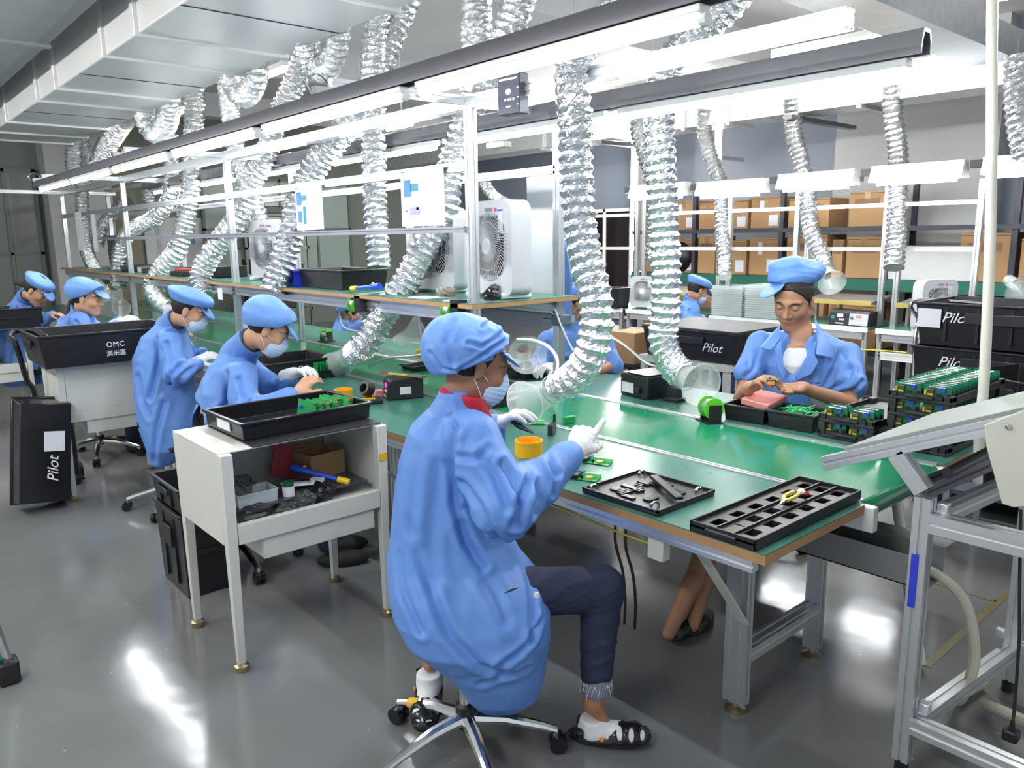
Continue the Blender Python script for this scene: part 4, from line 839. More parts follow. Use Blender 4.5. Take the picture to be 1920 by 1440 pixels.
# under-bench bits
ub = thing('power_socket', 'cream outlet box fixed under the near bench edge', 'socket', (1.83, 1.42, .61)); MB().box((-.02, -.03, 0), (.02, .03, .085)).build('box', cartwhite, ub, bevel=.004)
for i, yy in enumerate((1.62, 1.575)): tag(center(MB().tube(spline([(1.86, yy, .71), (1.855, yy, .60), (1.87, yy-.02, .50), (1.88, yy-.025, .40), (1.885, yy-.02, .3)]), .005, 6).build('cable', rubber)), ['left of two black cables hanging under the near bench edge', 'right of two black cables hanging under the near bench edge'][i], 'cable')
tag(center(MB().tube(spline([(1.84, 2.6, .67), (1.84, 1.9, .655), (1.845, 1.5, .64), (1.86, 1.38, .655), (1.85, 1.36, .69)]), .0035, 6).build('earth_wire', mat('yellow_green_wire', (.55, .55, .05), .4))), 'yellow green earth wire running along under the near bench edge', 'wire')
# gooseneck arms
def goose(label, pts, r=.007, m=chrome):
    P = [px_(*p) for p in pts]; tag(center(MB().tube(spline(P, 6), r, 8).build('gooseneck_arm', m)), label, 'gooseneck arm')
goose('bent metal gooseneck arm holding the second worker funnel', [(785, 580, 2.42), (788, 620, 2.42), (797, 650, 2.44), (792, 664, 2.44), (760, 668, 2.43), (725, 672, 2.4), (690, 688, 2.35)], .008, hosegrey)
goose('white curved gooseneck arm between the front woman face and the post', [(970, 636, 2.6), (1000, 638, 2.6), (1028, 650, 2.58), (1044, 672, 2.55), (1043, 700, 2.52), (1028, 720, 2.45)], .008, whitemetal)
goose('metal gooseneck arm clamped on the far post reaching the second large hose', [(1055, 605, 3.03), (1095, 610, 3.02), (1160, 640, 3.02), (1215, 682, 3.05), (1262, 690, 3.04)], .008, hosegrey)
goose('white bent support rod in front of the hidden far worker', [(636, 565, 2.6), (637, 590, 2.6), (645, 612, 2.6), (665, 620, 2.6), (685, 622, 2.6)], .007, whitemetal)
goose('thin white power cord hanging from the fan over the shelf edge', [(1022, 562, 3.0), (1038, 575, 2.95), (1052, 610, 2.95), (1068, 645, 2.98), (1080, 665, 3.0)], .005, whitemetal)
cl = thing('post_clamp', 'blue grey clamp on the far post holding a gooseneck', 'clamp', px_(1052, 600, 3.0)); MB().box((-.04, -.04, -.03), (.04, .04, .03)).build('block', mat('blue_grey_casting', (.10, .14, .18), .4), cl, bevel=.006); MB().cyl((-.02, .04, 0), (-.02, .12, 0), .007, n=8).build('screw', chrome, cl)
fu2 = thing('clear_funnel', 'upright clear funnel cup behind the bent gooseneck arm', 'funnel', px_(765, 630, 2.9)); MB().lathe((0, 0, 0), (.5, -.7, .35), [(-.10, .035), (0, .05), (.09, .10), (.095, .105), (.09, .095), (0, .045), (-.10, .03)], 26).build('cup', clearp, fu2)
fu3 = thing('clear_funnel', 'clear funnel in front of the far worker beside the gooseneck', 'funnel', px_(985, 660, 2.75)); MB().lathe((0, 0, 0), (-.5, -.8, -.1), [(-.10, .035), (0, .05), (.06, .10), (.065, .105), (.06, .095), (0, .045), (-.10, .03)], 26).build('cup', clearp, fu3)
# small white fan beside the fourth worker
# ============================================================ BOX FANS
def boxfan(label, loc, rz, s=1., front=True, group=None):
    """front faces -X"""
    t = thing('box_fan', label, 'fan', loc, rz, group); w, h, d = .40*s, .46*s, .12*s; R = .172*s; cz = .235*s
    m = MB(); n = 8; oc = []
    rr = .07*s
    for cx, cyy, a0 in ((w/2-rr, h-rr, 0), (-w/2+rr, h-rr, PI/2), (-w/2+rr*.6, rr*.6, PI), (w/2-rr*.6, rr*.6, 1.5*PI)):
        q = rr if cyy > h/2 else rr*.6
        for k in range(n+1): a = a0+PI/2*k/n; oc.append((cx+q*math.cos(a), cyy+q*math.sin(a)))
    N = len(oc); ci = []
    for y, z in oc:
        a = math.atan2(z-cz, y); ci.append((R*math.cos(a), cz+R*math.sin(a)))
    vs = [(-d/2, y, z+.02*s) for y, z in oc]+[(d/2, y, z+.02*s) for y, z in oc]+[(-d/2, y, z+.02*s) for y, z in ci]+[(d/2, y, z+.02*s) for y, z in ci]
    fs = []
    for i in range(N):
        j = (i+1) % N; fs += [(i, N+i, N+j, j), (2*N+i, 2*N+j, 3*N+j, 3*N+i), (i, j, 2*N+j, 2*N+i), (N+i, 3*N+i, 3*N+j, N+j)]
    m.add(vs, fs); m.build('housing', mat('fan_housing_plastic', (.55, .565, .59), .38, 0, .03), t, smooth=35); MB().lathe((d/2-.01*s, 0, .235*s+.02*s), (1, 0, 0), [(0, .001), (0, R*1.01), (.008*s, R*1.01), (.008*s, .001)], 28).build('shade_disc', mat('fan_interior_shade', (.05, .052, .056), .5), t)  # solid dark disc behind the blades paints in the shade inside the fan
    cz += .02*s; g = MB()
    for sd in (-1, 1):
        for k in range(60):
            a = 2*PI*k/60; c, q = math.cos(a), math.sin(a); c2, q2 = math.cos(a+.35), math.sin(a+.35)
            g.tube([(sd*(d/2+.014*s), .04*s*c, cz+.04*s*q), (sd*(d/2+.012*s), .10*s*math.cos(a+.15), cz+.10*s*math.sin(a+.15)), (sd*d/2, R*c2, cz+R*q2)], .0024*s, 4, cap=False)
        if sd > 0: break
    g.build('grille', mat('pale_grille', (.50, .51, .53), .3), t)
    for rad in (.075, .12, .163): MB().tube([(-d/2-.012*s, rad*s*math.cos(2*PI*k/36), cz+rad*s*math.sin(2*PI*k/36)) for k in range(37)], .002*s, 5, cap=False).build('grille_ring', MATS['pale_grille'], t)
    MB().lathe((-d/2-.022*s, 0, cz), (1, 0, 0), [(0, .001), (0, .036*s), (.006*s, .042*s), (.02*s, .042*s), (.02*s, .001)], 28).build('badge_hub', whitep, t, smooth=40)
    bl = MB()
    for k in range(5):
        a = 2*PI*k/5; u = Vector((0, math.cos(a), math.sin(a))); v = Vector((0, -math.sin(a), math.cos(a)))
        P = [u*.03*s+v*-.02*s+Vector((-.015*s, 0, 0)), u*.15*s+v*-.05*s+Vector((-.02*s, 0, 0)), u*.15*s+v*.05*s+Vector((.02*s, 0, 0)), u*.03*s+v*.02*s+Vector((.015*s, 0, 0))]
        P = [p+Vector((0, 0, cz)) for p in P]; bl.add(P+[p+Vector((.002, 0, 0)) for p in P], [(0, 1, 2, 3), (7, 6, 5, 4), (0, 4, 5, 1), (1, 5, 6, 2), (2, 6, 7, 3), (3, 7, 4, 0)])
    bl.build('blades', mat('grey_fan_blade', (.20, .21, .225), .4), t); MB().cyl((-.03*s, 0, cz), (.04*s, 0, cz), .035*s, n=18).build('motor', MATS['grey_fan_blade'], t)
    for sy in (-1, 1): MB().box((-d/2-.05*s, sy*w*.32-.03*s, 0), (d/2+.03*s, sy*w*.32+.03*s, .03*s)).build('foot', whitep, t, bevel=.01*s)
    MB().box((-d/2-.002*s, -.035*s, h-.035*s), (-d/2+.006*s, .035*s, h-.015*s)).build('hand_grip', mat('recess_grey', (.25, .26, .28), .6), t, bevel=.004*s)
    MB().box((-d/2-.0025*s, -.13*s, h-.14*s), (-d/2-.0005*s, -.085*s, h-.02*s)).build('energy_label', paper, t); MB().box((-d/2-.0032*s, -.13*s, h-.035*s), (-d/2-.0026*s, -.085*s, h-.025*s)).build('blue_band', blueplastic, t)
    MB().box((-d/2-.0025*s, -.075*s, h-.035*s), (-d/2-.0005*s, -.055*s, h-.018*s)).build('red_sticker', mat('red_print', (.8, .05, .05), .5), t)
    return t
SZ = 1.2815
boxfan('large white box fan at the near end of the overhead shelf', (2.72, 3.22, SZ), -.12, 1.06)
boxfan('large white box fan standing behind the post on the overhead shelf', (2.75, 3.83, SZ), .12, 1.03)
boxfan('white box fan farther back on the overhead shelf beside the blue bin', (2.72, 6.1, SZ), .15, 1.0)
boxfan('small white desk fan on the near bench in front of the fourth worker', (2.26, 7.3, BZ), -.35, .62)
boxfan('small white fan beside the third worker on the near bench', (2.3, 5.6, BZ), -.3, .62)
# things on the overhead shelf
crate('crate', 'plain black crate on the overhead shelf under the straight hose', (2.62, 4.75, SZ), 0, .34, .60, .125, blackp, ribs=0, handles=False)
bb = crate('bin', 'royal blue plastic bin at the left end of the black crate on the shelf', (2.50, 5.16, SZ), 0, .16, .18, .11, blueplastic, ribs=0, handles=False, cat='bin')
wand('blue wand with bright yellow end lying at the overhead shelf edge', tuple(px_(712, 537, 2.38)), tuple(px_(659, 541, 2.36)), .013)
blob('crumpled_film', 'crumpled grey brown bag on the overhead shelf edge left of the post', 'bag', px_(838, 556, 2.43), (.05, .06, .03), mat('grey_brown_film', (.20, .17, .13), .3, 0, .4, 30, .5, 40), 11)
blob('black_bag', 'shiny black bag bundle on the shelf right behind the post', 'bag', px_(922, 563, 2.48), (.045, .045, .035), blackg, 12)
blob('grey_bag', 'greyish plastic bag between the two large fans', 'bag', px_(927, 551, 2.62), (.03, .03, .03), crinkle, 13)
for i, (x, y) in enumerate(((800, 567), (870, 566))): o = MB().box((-.06, -.09, 0), (.06, .09, .003)).build('paper_sheet', paper); o.location = px_(x, y, 2.44); o.location.z = SZ; o.rotation_euler.z = .4*i; tag(o, ['white sheet with blue edge left of the crumpled bag on the shelf', 'white sheet right of the crumpled bag on the shelf'][i], 'paper')
wu = thing('control_box', 'white electrical box unit on the overhead shelf left of the fans', 'control box', px_(790, 530, 2.85)); wu.location.z = SZ; MB().box((-.07, -.10, 0), (.07, .10, .13)).build('housing', whitep, wu, bevel=.004); MB().box((-.0715, -.04, .04), (-.07, -.02, .08)).build('socket', blackp, wu); MB().box((-.0715, .03, .05), (-.07, .04, .08)).build('switch', blackp, wu)
mn = thing('monitor', 'dark flat screen seen from the side at the far left of the shelf', 'monitor', (2.6, 10.2, SZ)); MB().box((-.01, -.22, .06), (.02, .22, .40)).build('screen', blackp, mn, bevel=.004); MB().box((-.06, -.10, 0), (.08, .10, .012)).build('base', blackp, mn); MB().box((-.005, -.02, .01), (.02, .02, .1)).build('stem', blackp, mn)
for i, (x, y, w, l, h, lab) in enumerate(((2.6, 9.3, .3, .5, .07, 'dark flat unit on the overhead shelf beside the second rear post'), (2.62, 8.4, .35, .5, .06, 'black flat unit on the shelf between two rear posts'), (2.55, 7.55, .25, .3, .05, 'black tray with red block on the shelf behind the third worker'), (2.68, 7.0, .3, .3, .10, 'black bin on the shelf above the third worker cap'), (2.64, 5.55, .2, .25, .09, 'small black bin on the shelf behind the fan and blue bin'))):
    o = MB().box((-w/2, -l/2, 0), (w/2, l/2, h)).build('flat_unit', blackp, bevel=.008); o.location = (x, y, SZ); tag(o, lab, 'unit')
o = MB().box((-.05, -.09, 0), (.05, .09, .02)).build('red_block', mat('dull_red_plastic', (.45, .06, .04), .5), bevel=.003); o.location = (2.5, 7.55, SZ+.0505); tag(o, 'flat red block on top of a black tray on the shelf', 'block')
o = MB().box((-.1, -.25, 0), (.1, .25, .05)).build('white_carton', paper, bevel=.003); o.location = (2.62, 8.9, SZ); tag(o, 'long low white carton on the shelf between dark units', 'carton')
# hanging posters and papers
def poster(label, a, b, X, marks):
    p, q = px_(*a, X), px_(*b, X); t = thing('work_instruction', label, 'poster', (X, (p.y+q.y)/2, q.z))
    W = p.y-q.y; Hh = p.z-q.z; MB().box((-.002, -W/2, 0), (.0, W/2, Hh)).build('sheet', paper, t)
    for (u0, v0, u1, v1, m) in marks: MB().box((-.0035, W/2-u1*W, Hh-v1*Hh), (-.0025, W/2-u0*W, Hh-v0*Hh)).build('printed_figure', m, t)
    return t
mb1, mb2, mb3, mb4 = mat('print_blue', (.05, .20, .50), .6), mat('print_teal', (.03, .22, .30), .6), mat('print_grey', (.35, .33, .42), .6), mat('print_faint', (.62, .60, .70), .6)
fine = [(.56, .42+.04*k, .56+.3*(1-.1*k), .43+.04*k, mb4) for k in range(4)]+[(.56, .68+.035*k, .86-.03*k, .69+.035*k, mb4) for k in range(5)]
poster('left hanging work sheet with four blue product pictures', (553, 352), (608, 430), 2.365, [(.05, .12, .23, .42, mb1), (.22, .20, .42, .33, mb2), (.08, .56, .22, .82, mb1), (.28, .46, .38, .86, mb2), (.02, .01, .10, .03, mb1)]+fine)
poster('right hanging work sheet with a blue device and a grey device picture', (751, 322), (835, 422), 2.365, [(.08, .17, .24, .47, mb1), (.23, .24, .42, .38, mb2), (.10, .71, .15, .74, mb1), (.20, .66, .45, .80, mb3), (.36, .66, .42, .71, mb1), (.02, .01, .10, .03, mb1)]+fine)
poster('small white sheet hanging left of the farthest rear post', (140, 398), (160, 470), 2.36, [])
poster('blue edged white sheet hanging beside the far left hose', (170, 402), (186, 472), 2.36, [(.93, 0, 1, 1, mb1)])
poster('large white board leaning behind the front box fan', (988, 330), (1046, 553), 3.10, [])
poster('small white card hanging on the gooseneck behind the third worker cap', (408, 540), (418, 562), 2.3, [])
# router box
rb = thing('router_box', 'dark blue wall box with two small antennas mounted under the lamps beside the post', 'router', px_(962, 178, 2.36), .10)
MB().box((-.03, -.065, -.085), (.03, .065, .085)).build('housing', mat('dark_navy_box', (.045, .05, .075), .4, .3), rb, bevel=.004)
MB().cyl((0, -.03, .085), (0, -.03, .125), .005, n=8).build('antenna', brass, rb); MB().cyl((0, .03, .085), (0, .03, .125), .005, n=8).build('antenna', brass, rb)
lg = MB(); [lg.box((-.0315, -.035+.016*k, -.028), (-.0305, -.025+.016*k, -.018)) for k in range(4)]; lg.box((-.0315, -.05, .058), (-.0305, .055, .066)); lg.ball((-.031, .0, .01), (.0012, .016, .013), 12); lg.box((-.0315, -.012, -.055), (-.0305, .014, -.049)); lg.build('printed_marks', whitep, rb)
for z in (.02, -.02, -.05): MB().box((-.0315, -.062, z), (-.0305, -.05, z+.004)).build('port_mark', whitep, rb)
cb_ = thing('wall_controller', 'small white sensor under the exhaust trunk behind the front hose', 'sensor', px_(935, 272, 5.5)); MB().box((-.06, -.14, -.03), (.06, .14, .03)).build('body', whitemetal, cb_, bevel=.01)
for i, yy in enumerate((2.0,)): pass
# ============================================================ SECOND ROW OF BENCHES
X2 = 6.95
tab0 = None
ysb = [(2.42, 3.02), (3.18, 3.88), (4.02, 4.76), (4.94, 5.78)]
pos = [' at its right end behind the crate trolley', ' behind the man, second from the right', ' with the stacked clear trays', ' with the small box fan, at the left']
for i, (ya, yb) in enumerate([(2.36, 3.05), (3.12, 3.92), (3.98, 4.80), (4.86, 5.95), (6.0, 6.9)]):
    p = (pos+[' farthest left, behind the large hoses'])[i]
    t = thing('bench_table', 'green topped bench table of the second row'+p, 'table', (X2+.35, (ya+yb)/2, 0))
    MB().box((X2, ya, .735), (X2+.75, yb, .76)).build('tabletop', green_mat, t, world=True)
    MB().box((X2-.012, ya, .715), (X2, yb, .762)).build('edge_strip', whitemetal, t, world=True)
    profile((X2+.02, ya+.03, .68), (X2+.02, yb-.03, .68), .04, .06).build('apron', alu, t, world=True)
    profile((X2+.02, ya+.03, .52), (X2+.02, yb-.03, .52), .04, .07).build('keyboard_rail', whitemetal, t, world=True)
    for y in (ya+.03, yb-.03):
        for x in (X2+.02, X2+.70): profile((x, y, .02), (x, y, .71), .04).build('leg', alu, t, world=True)
        profile((X2+.28, y, .76), (X2+.28, y, 2.02), .045).build('post', alu, t, world=True)
    for z in (1.45, 1.84): profile((X2+.28, ya+.05, z), (X2+.28, yb-.05, z), .035).build('rail', whitemetal, t, world=True)
    # tilted screen board with yellow front edge
    if i != 4:
        b = thing('tilted_board', 'tilted board with yellow edge on the table'+p, 'board', (X2+.4, (ya+yb)/2, .98))
        R = Matrix.Rotation(-.10, 3, 'Y'); MB().cbox((0, 0, .0), (.42, yb-ya-.14, .02), R).build('panel', mat('grey_wire_mesh', (.32, .33, .32), .4, .3), b); MB().cbox(R@Vector((-.21, 0, 0)), (.015, yb-ya-.14, .04), R).build('yellow_edge', mat('mustard_edge', (.62, .50, .16), .5), b)
        for sy in (-1, 1): MB().box((-.02, sy*(yb-ya-.2)/2-.01, -.22), (.02, sy*(yb-ya-.2)/2+.01, -.015)).build('support', alu, b)
# reflector lamps over it
for i, (a, b, bright, lab) in enumerate((((1846, 316), (1990, 296), 1, 'white reflector lamp at the right edge over the second row'), ((1637, 333), (1812, 309), 0, 'white reflector lamp over the right end table of the second row'), ((1463, 345), (1606, 327), 0, 'white reflector lamp behind the man over the second row'), ((1311, 357), (1436, 344), 1, 'white reflector lamp with lit tube left of the man cap'), ((1186, 362), (1290, 350), 1, 'white reflector lamp half behind the second large hose'))):
    A = px_(*a, X2-.1); B = px_(*b, X2-.1); zz = (A.z+B.z)/2; ya, yb = B.y, A.y
    t = thing('reflector_lamp', lab, 'lamp', (X2-.1, (ya+yb)/2, zz), 0, 'reflector lamps of the second row')
    MB().prism((X2-.1, ya, zz-.02), (X2-.1, yb, zz-.02), [(-.09, -.05), (.09, -.05), (.05, .05), (.05, .085), (-.05, .085), (-.05, .05)], up=(0, 0, 1)).build('reflector', whitemetal, t, world=True)
    MB().cyl((X2-.13, ya+.05, zz-.085), (X2-.13, yb-.05, zz-.085), .014, n=8).build('tube', tube_far, t, world=True)
    MB().box((X2-.1, ya+.1, zz-.02), (X2+.26, ya+.14, zz+.02)).build('bracket', galv, t, world=True)
    MB().box((X2-.12, yb, zz-.01), (X2-.06, yb+.10, zz+.05)).build('end_box', blackp, t, world=True)
# clear trays stacked on the table
def cltray(loc, i, j):
    t = MB(); shell(t, .30, .36, .022, .002, .97, .008); o = t.build('clear_tray', cleart); o.location = loc
    return tag(o, 'thin clear plastic tray in the %s stack of clear trays behind the man' % ('left', 'right')[j], 'tray', 'clear trays, %s stack' % ('left', 'right')[j])
c0_ = [None, None]
for j, y in enumerate((4.62, 4.22)):
    for k in range(14 if j == 0 else 15):
        z = .7605+.0225*k
        if c0_[j] is None: c0_[j] = cltray((X2+.18, y, z), k, j)
        else: c = c0_[j].copy(); C.objects.link(c); c.location = (X2+.18+random.uniform(-.004, .004), y+random.uniform(-.004, .004), z)
station('dark solder station with white buttons on the table behind the man', tuple(px_(1583, 588, X2+.12)[0:2])+(.7605,), 0, .20, .18, .14, (.5, .6, .8), blackp, True, .6)
station('pale faced solder station with red display right of the dark one', tuple(px_(1618, 591, X2+.12)[0:2])+(.7605,), 0, .19, .18, .135, (.4, .05, .03), greyp, True, .8)
boxfan('white box fan seen from the side on the second row behind the man shoulder', (X2+.10, 2.62, .7605), 1.15, .92)
boxfan('white box fan on the second row left of the second large hose', (X2+.2, 5.85, .7605), .25, .78)
crate('crate', 'small black lettered crate in front of the second row box fan', (X2+.05, 6.2, .7605), 0, .20, .36, .24, blackp, ribs=0, handles=False, txt=[('Pilot', (-.112, 0, .13), (-1, 0, 0), (0, 0, 1), .07)])
o = MB().box((-.03, -.03, 0), (.03, .03, .08)).build('yellow_box', yellowp); o.location = (X2+.1, 2.43, .7605); tag(o, 'small yellow box at the right end of the second row table', 'box')
o = blob('parts_heap', 'loose green boards lying on the table before the second row fan', 'circuit boards', (X2+.12, 5.45, .7605), (.12, .12, .02), pcb, 21, .6); o['kind'] = 'stuff'
# shelving with cartons behind
sh = thing('storage_shelf', 'long dark storage shelf with green boards behind the second row', 'shelf', (8.6, 4.5, 0))
for y in (1.3, 2.4, 3.55, 4.75, 5.95, 6.9):
    for x in (8.25, 8.85): MB().box((x, y, 0), (x+.05, y+.05, 2.1)).build('upright', mat('dark_navy_upright', (.03, .035, .055), .5), sh, world=True)
for z in (.35, 1.12, 1.66): MB().box((8.22, 1.3, z-.045), (8.92, 6.95, z)).build('shelf_board', mat('dark_shelf_board', (.03, .035, .045), .5), sh, world=True)
MB().box((8.21, 1.3, 1.0), (8.22, 6.95, 1.12)).build('green_edge', mat('green_shelf_edge', (.01, .12, .08), .5), sh, world=True)
def carton(label, loc, w, l, h, lab2=0, rz=0, group='cartons on the storage shelf'):
    t = thing('carton', label, 'carton', loc, rz, group)
    MB().box((-w/2, -l/2, 0), (w/2, l/2, h)).build('box', cardboard, t, bevel=.004)
    MB().box((-w/2-.0012, -l/2-.0004, h*.94), (-w/2-.0002, l/2, h*.955)).build('seam', mat('dark_gap', (.08, .05, .03), .8), t)
    MB().box((-w/2-.0015, -.03, h*.78), (-w/2-.0005, .03, h)).build('tape', tapeb, t)
    if lab2: MB().box((-w/2-.002, -l*.42, h*.08), (-w/2-.001, -l*.12, h*.42)).build('shipping_label', paper, t); MB().box((-w/2-.002, l*.05, h*.55), (-w/2-.001, l*.2, h*.88)).build('shipping_label', paper, t)
    else: MB().box((-w/2-.002, -l*.35, h*.62), (-w/2-.001, l*.35, h*.80)).build('printing', mat('faint_carton_print', (.24, .14, .09), .7), t)
    return t
k = 0
for row, (z, h) in enumerate(((1.661, .36), (1.121, .46), (.36, .55))):
    for j, (y0, y1) in enumerate(((1.4, 1.9), (1.95, 2.38), (2.45, 2.9), (3.62, 4.02), (4.04, 4.18), (4.22, 4.72), (4.80, 5.20), (5.22, 5.62), (5.66, 5.93), (5.97, 6.35), (6.37, 6.8))):
        if row == 0 and j in (2, 4): continue
        if j in (2,) and row == 1: z_h = .40
        hh = h*(1-.06*((j*7+row) % 3)); 
        if row == 0 and j < 3: hh = .30
        carton('brown carton on the %s of the storage shelf, %s' % (('top level', 'middle level', 'lowest level')[row], ('near its right end', 'near its right end', 'near its right end', 'behind the man', 'behind the man', 'behind the man', 'left of the man', 'left of the man', 'at its left part', 'at its far left end', 'at its far left end')[j]), (8.5, (y0+y1)/2, z+.001), .44, y1-y0-.02, hh, 1 if j in (6, 7, 9, 1) else 0, 0, 'cartons, %s level, bay %s' % (('top', 'middle', 'lowest')[row], ('right', 'right', 'right', 'middle', 'middle', 'middle', 'left', 'left', 'left', 'end', 'end')[j]))
wbx = MB().box((-.2, -.42, 0), (.2, .42, .34)).build('white_carton', mat('off_white_carton', (.62, .63, .64), .6), bevel=.004); wbx.location = (8.47, 3.15, 1.122); tag(wbx, 'wide off-white carton on the storage shelf above the side-on fan', 'carton')
bg = MB().ball((0, 0, .2), (.16, .2, .2), 14).build('backpack', blackp, smooth=60); bg.location = (8.3, 6.2, 1.121); tag(bg, 'black backpack in front of the cartons at the left of the shelf', 'bag')
# vertical tube lamps on the right wall
for i, (x, y0, y1, X) in enumerate(((1190, 225, 515, 8.9), (1348, 232, 300, 8.9))):
    a = px_(x, y0, X); b = px_(x-6, y1, X); t = thing('wall_lamp', ['tall lit vertical tube on the pier beside the night window', 'short lit vertical tube right of the second large hose'][i], 'lamp', (a.x, a.y, b.z))
    MB().box((a.x, a.y-.05, b.z), (a.x+.04, a.y+.05, a.z)).build('backplate', whitemetal, t, world=True); MB().cyl((a.x-.02, a.y, b.z+.02), (a.x-.02, a.y, a.z-.02), .025, n=8).build('tube', tube_ceil, t, world=True)
    MB().box((a.x+.04, a.y-.04, b.z), (9.45, a.y+.04, b.z+.05)).build('arm', alu, t, world=True)
# ------------------------------------------------------------ crate trolley, stacked black crates at the right
tr = thing('crate_trolley', 'chrome handled trolley carrying black lettered crates at the right', 'trolley', (5.3, 1.65, 0))
hp = [pw(1712, 775, 5.15), pw(1716, 640, 5.15), pw(1722, 600, 5.15), pw(1708, 575, 5.15), pw(1722, 562, 5.12), pw(1780, 565, 4.98), pw(1845, 570, 4.82)]
MB().tube(spline(hp, 6), .014, 10).build('handle_bar', chrome, tr, world=True)
MB().box((4.75, .95, .10), (5.75, 1.9, .14)).build('deck', mat('trolley_blue_grey', (.12, .14, .18), .5), tr, world=True, bevel=.01)
for x in (4.85, 5.6):
    for y in (1.05, 1.8): MB().cyl((x, y-.02, .05), (x, y+.02, .05), .05, n=16).build('wheel', rubber, tr, world=True)
for i in range(4):
    crate('crate', 'black lettered crate, %s of the stack behind the chrome trolley handle' % ('lowest', 'second from the bottom', 'third from the bottom', 'topmost')[i], (5.22, 1.50, .145+.262*i), 0, .60, .86, .255, blackp, ribs=4, txt=[('Pilot', (-.3095, .20, .17), (-1, 0, 0), (0, 0, 1), .085)])
o = MB().box((-.001, -.065, 0), (.001, .065, .11)).build('note_sheet', paper); o.location = (4.906, 1.845, 1.04); tag(o, 'white sheet taped on the topmost crate behind the trolley handle', 'paper')
for i in range(5):
    crate('crate', 'black crate of the stack cut by the right edge, %s' % ('lowest', 'second up', 'third up', 'fourth up', 'topmost')[i], (4.95, .55, .02+.222*i), .06, .62, .80, .215, blackp, ribs=4)
crate('crate', 'black lettered crate standing between the module trays and the stacks', (4.42, 1.15, .70), -.35, .50, .52, .20, blackp, ribs=2, txt=[('Pilot', (-.2515, 0, .10), (-1, 0, 0), (0, 0, 1), .11)])
tl = thing('tool_cart', 'low grey cart under the lone black lettered crate at the right', 'cart', (4.42, 1.15, 0)); MB().box((-.27, -.30, .66), (.27, .30, .698)).build('top', greyp, tl, bevel=.004)
for x in (-.24, .24):
    for y in (-.26, .26): MB().box((x-.015, y-.015, 0), (x+.015, y+.015, .66)).build('leg', alu, tl)
# lidded crate left of the man, on a stand
st_ = thing('stand', 'cream stand under the lidded crate left of the man', 'stand', (4.75, 3.25, 0)); MB().box((-.36, -.38, .70), (.36, .38, .745)).build('top', cartwhite, st_)
for x in (-.33, .33):
    for y in (-.35, .35): MB().box((x-.02, y-.02, 0), (x+.02, y+.02, .70)).build('leg', cartwhite, st_)
crate('crate', 'black lidded lettered crate on the stand left of the man', (4.72, 3.22, .747), .0, .62, .78, .21, blackp, ribs=0, lid=True, txt=[('Pilot', (-.3115, -.2, .10), (-1, 0, 0), (0, 0, 1), .085)])
o = MB().box((-.12, -.12, 0), (.12, .12, .24)).build('cardboard_box', cardboard, bevel=.003); o.location = px_(1185, 700, 4.6); o.location.z = .64; tag(o, 'brown carton on the stool behind the far worker elbow', 'box')
sto = thing('stool', 'small dark stool under the brown carton behind the far worker', 'stool', (o.location.x, o.location.y, 0)); MB().box((-.16, -.16, .61), (.16, .16, .638)).build('seat', blackp, sto)
for x in (-.13, .13):
    for y in (-.13, .13): MB().box((x-.012, y-.012, 0), (x+.012, y+.012, .61)).build('leg', blackp, sto)
tag(center(MB().tube(spline([px_(1600, 655, 6.9), px_(1650, 657, 6.9), px_(1700, 661, 6.9)]), .006, 6).build('earth_wire', MATS['yellow_green_wire'])), 'yellow green wire strung under the second row table', 'wire')
cf = thing('clear_funnel', 'clear funnel rim at the right edge above the crates', 'funnel', px_(1905, 535, 6.5)); MB().lathe((0, 0, 0), (-.5, -.6, -.3), [(-.1, .04), (0, .05), (.08, .12), (.084, .125), (.08, .115), (0, .045), (-.1, .036)], 26).build('cup', clearp, cf)
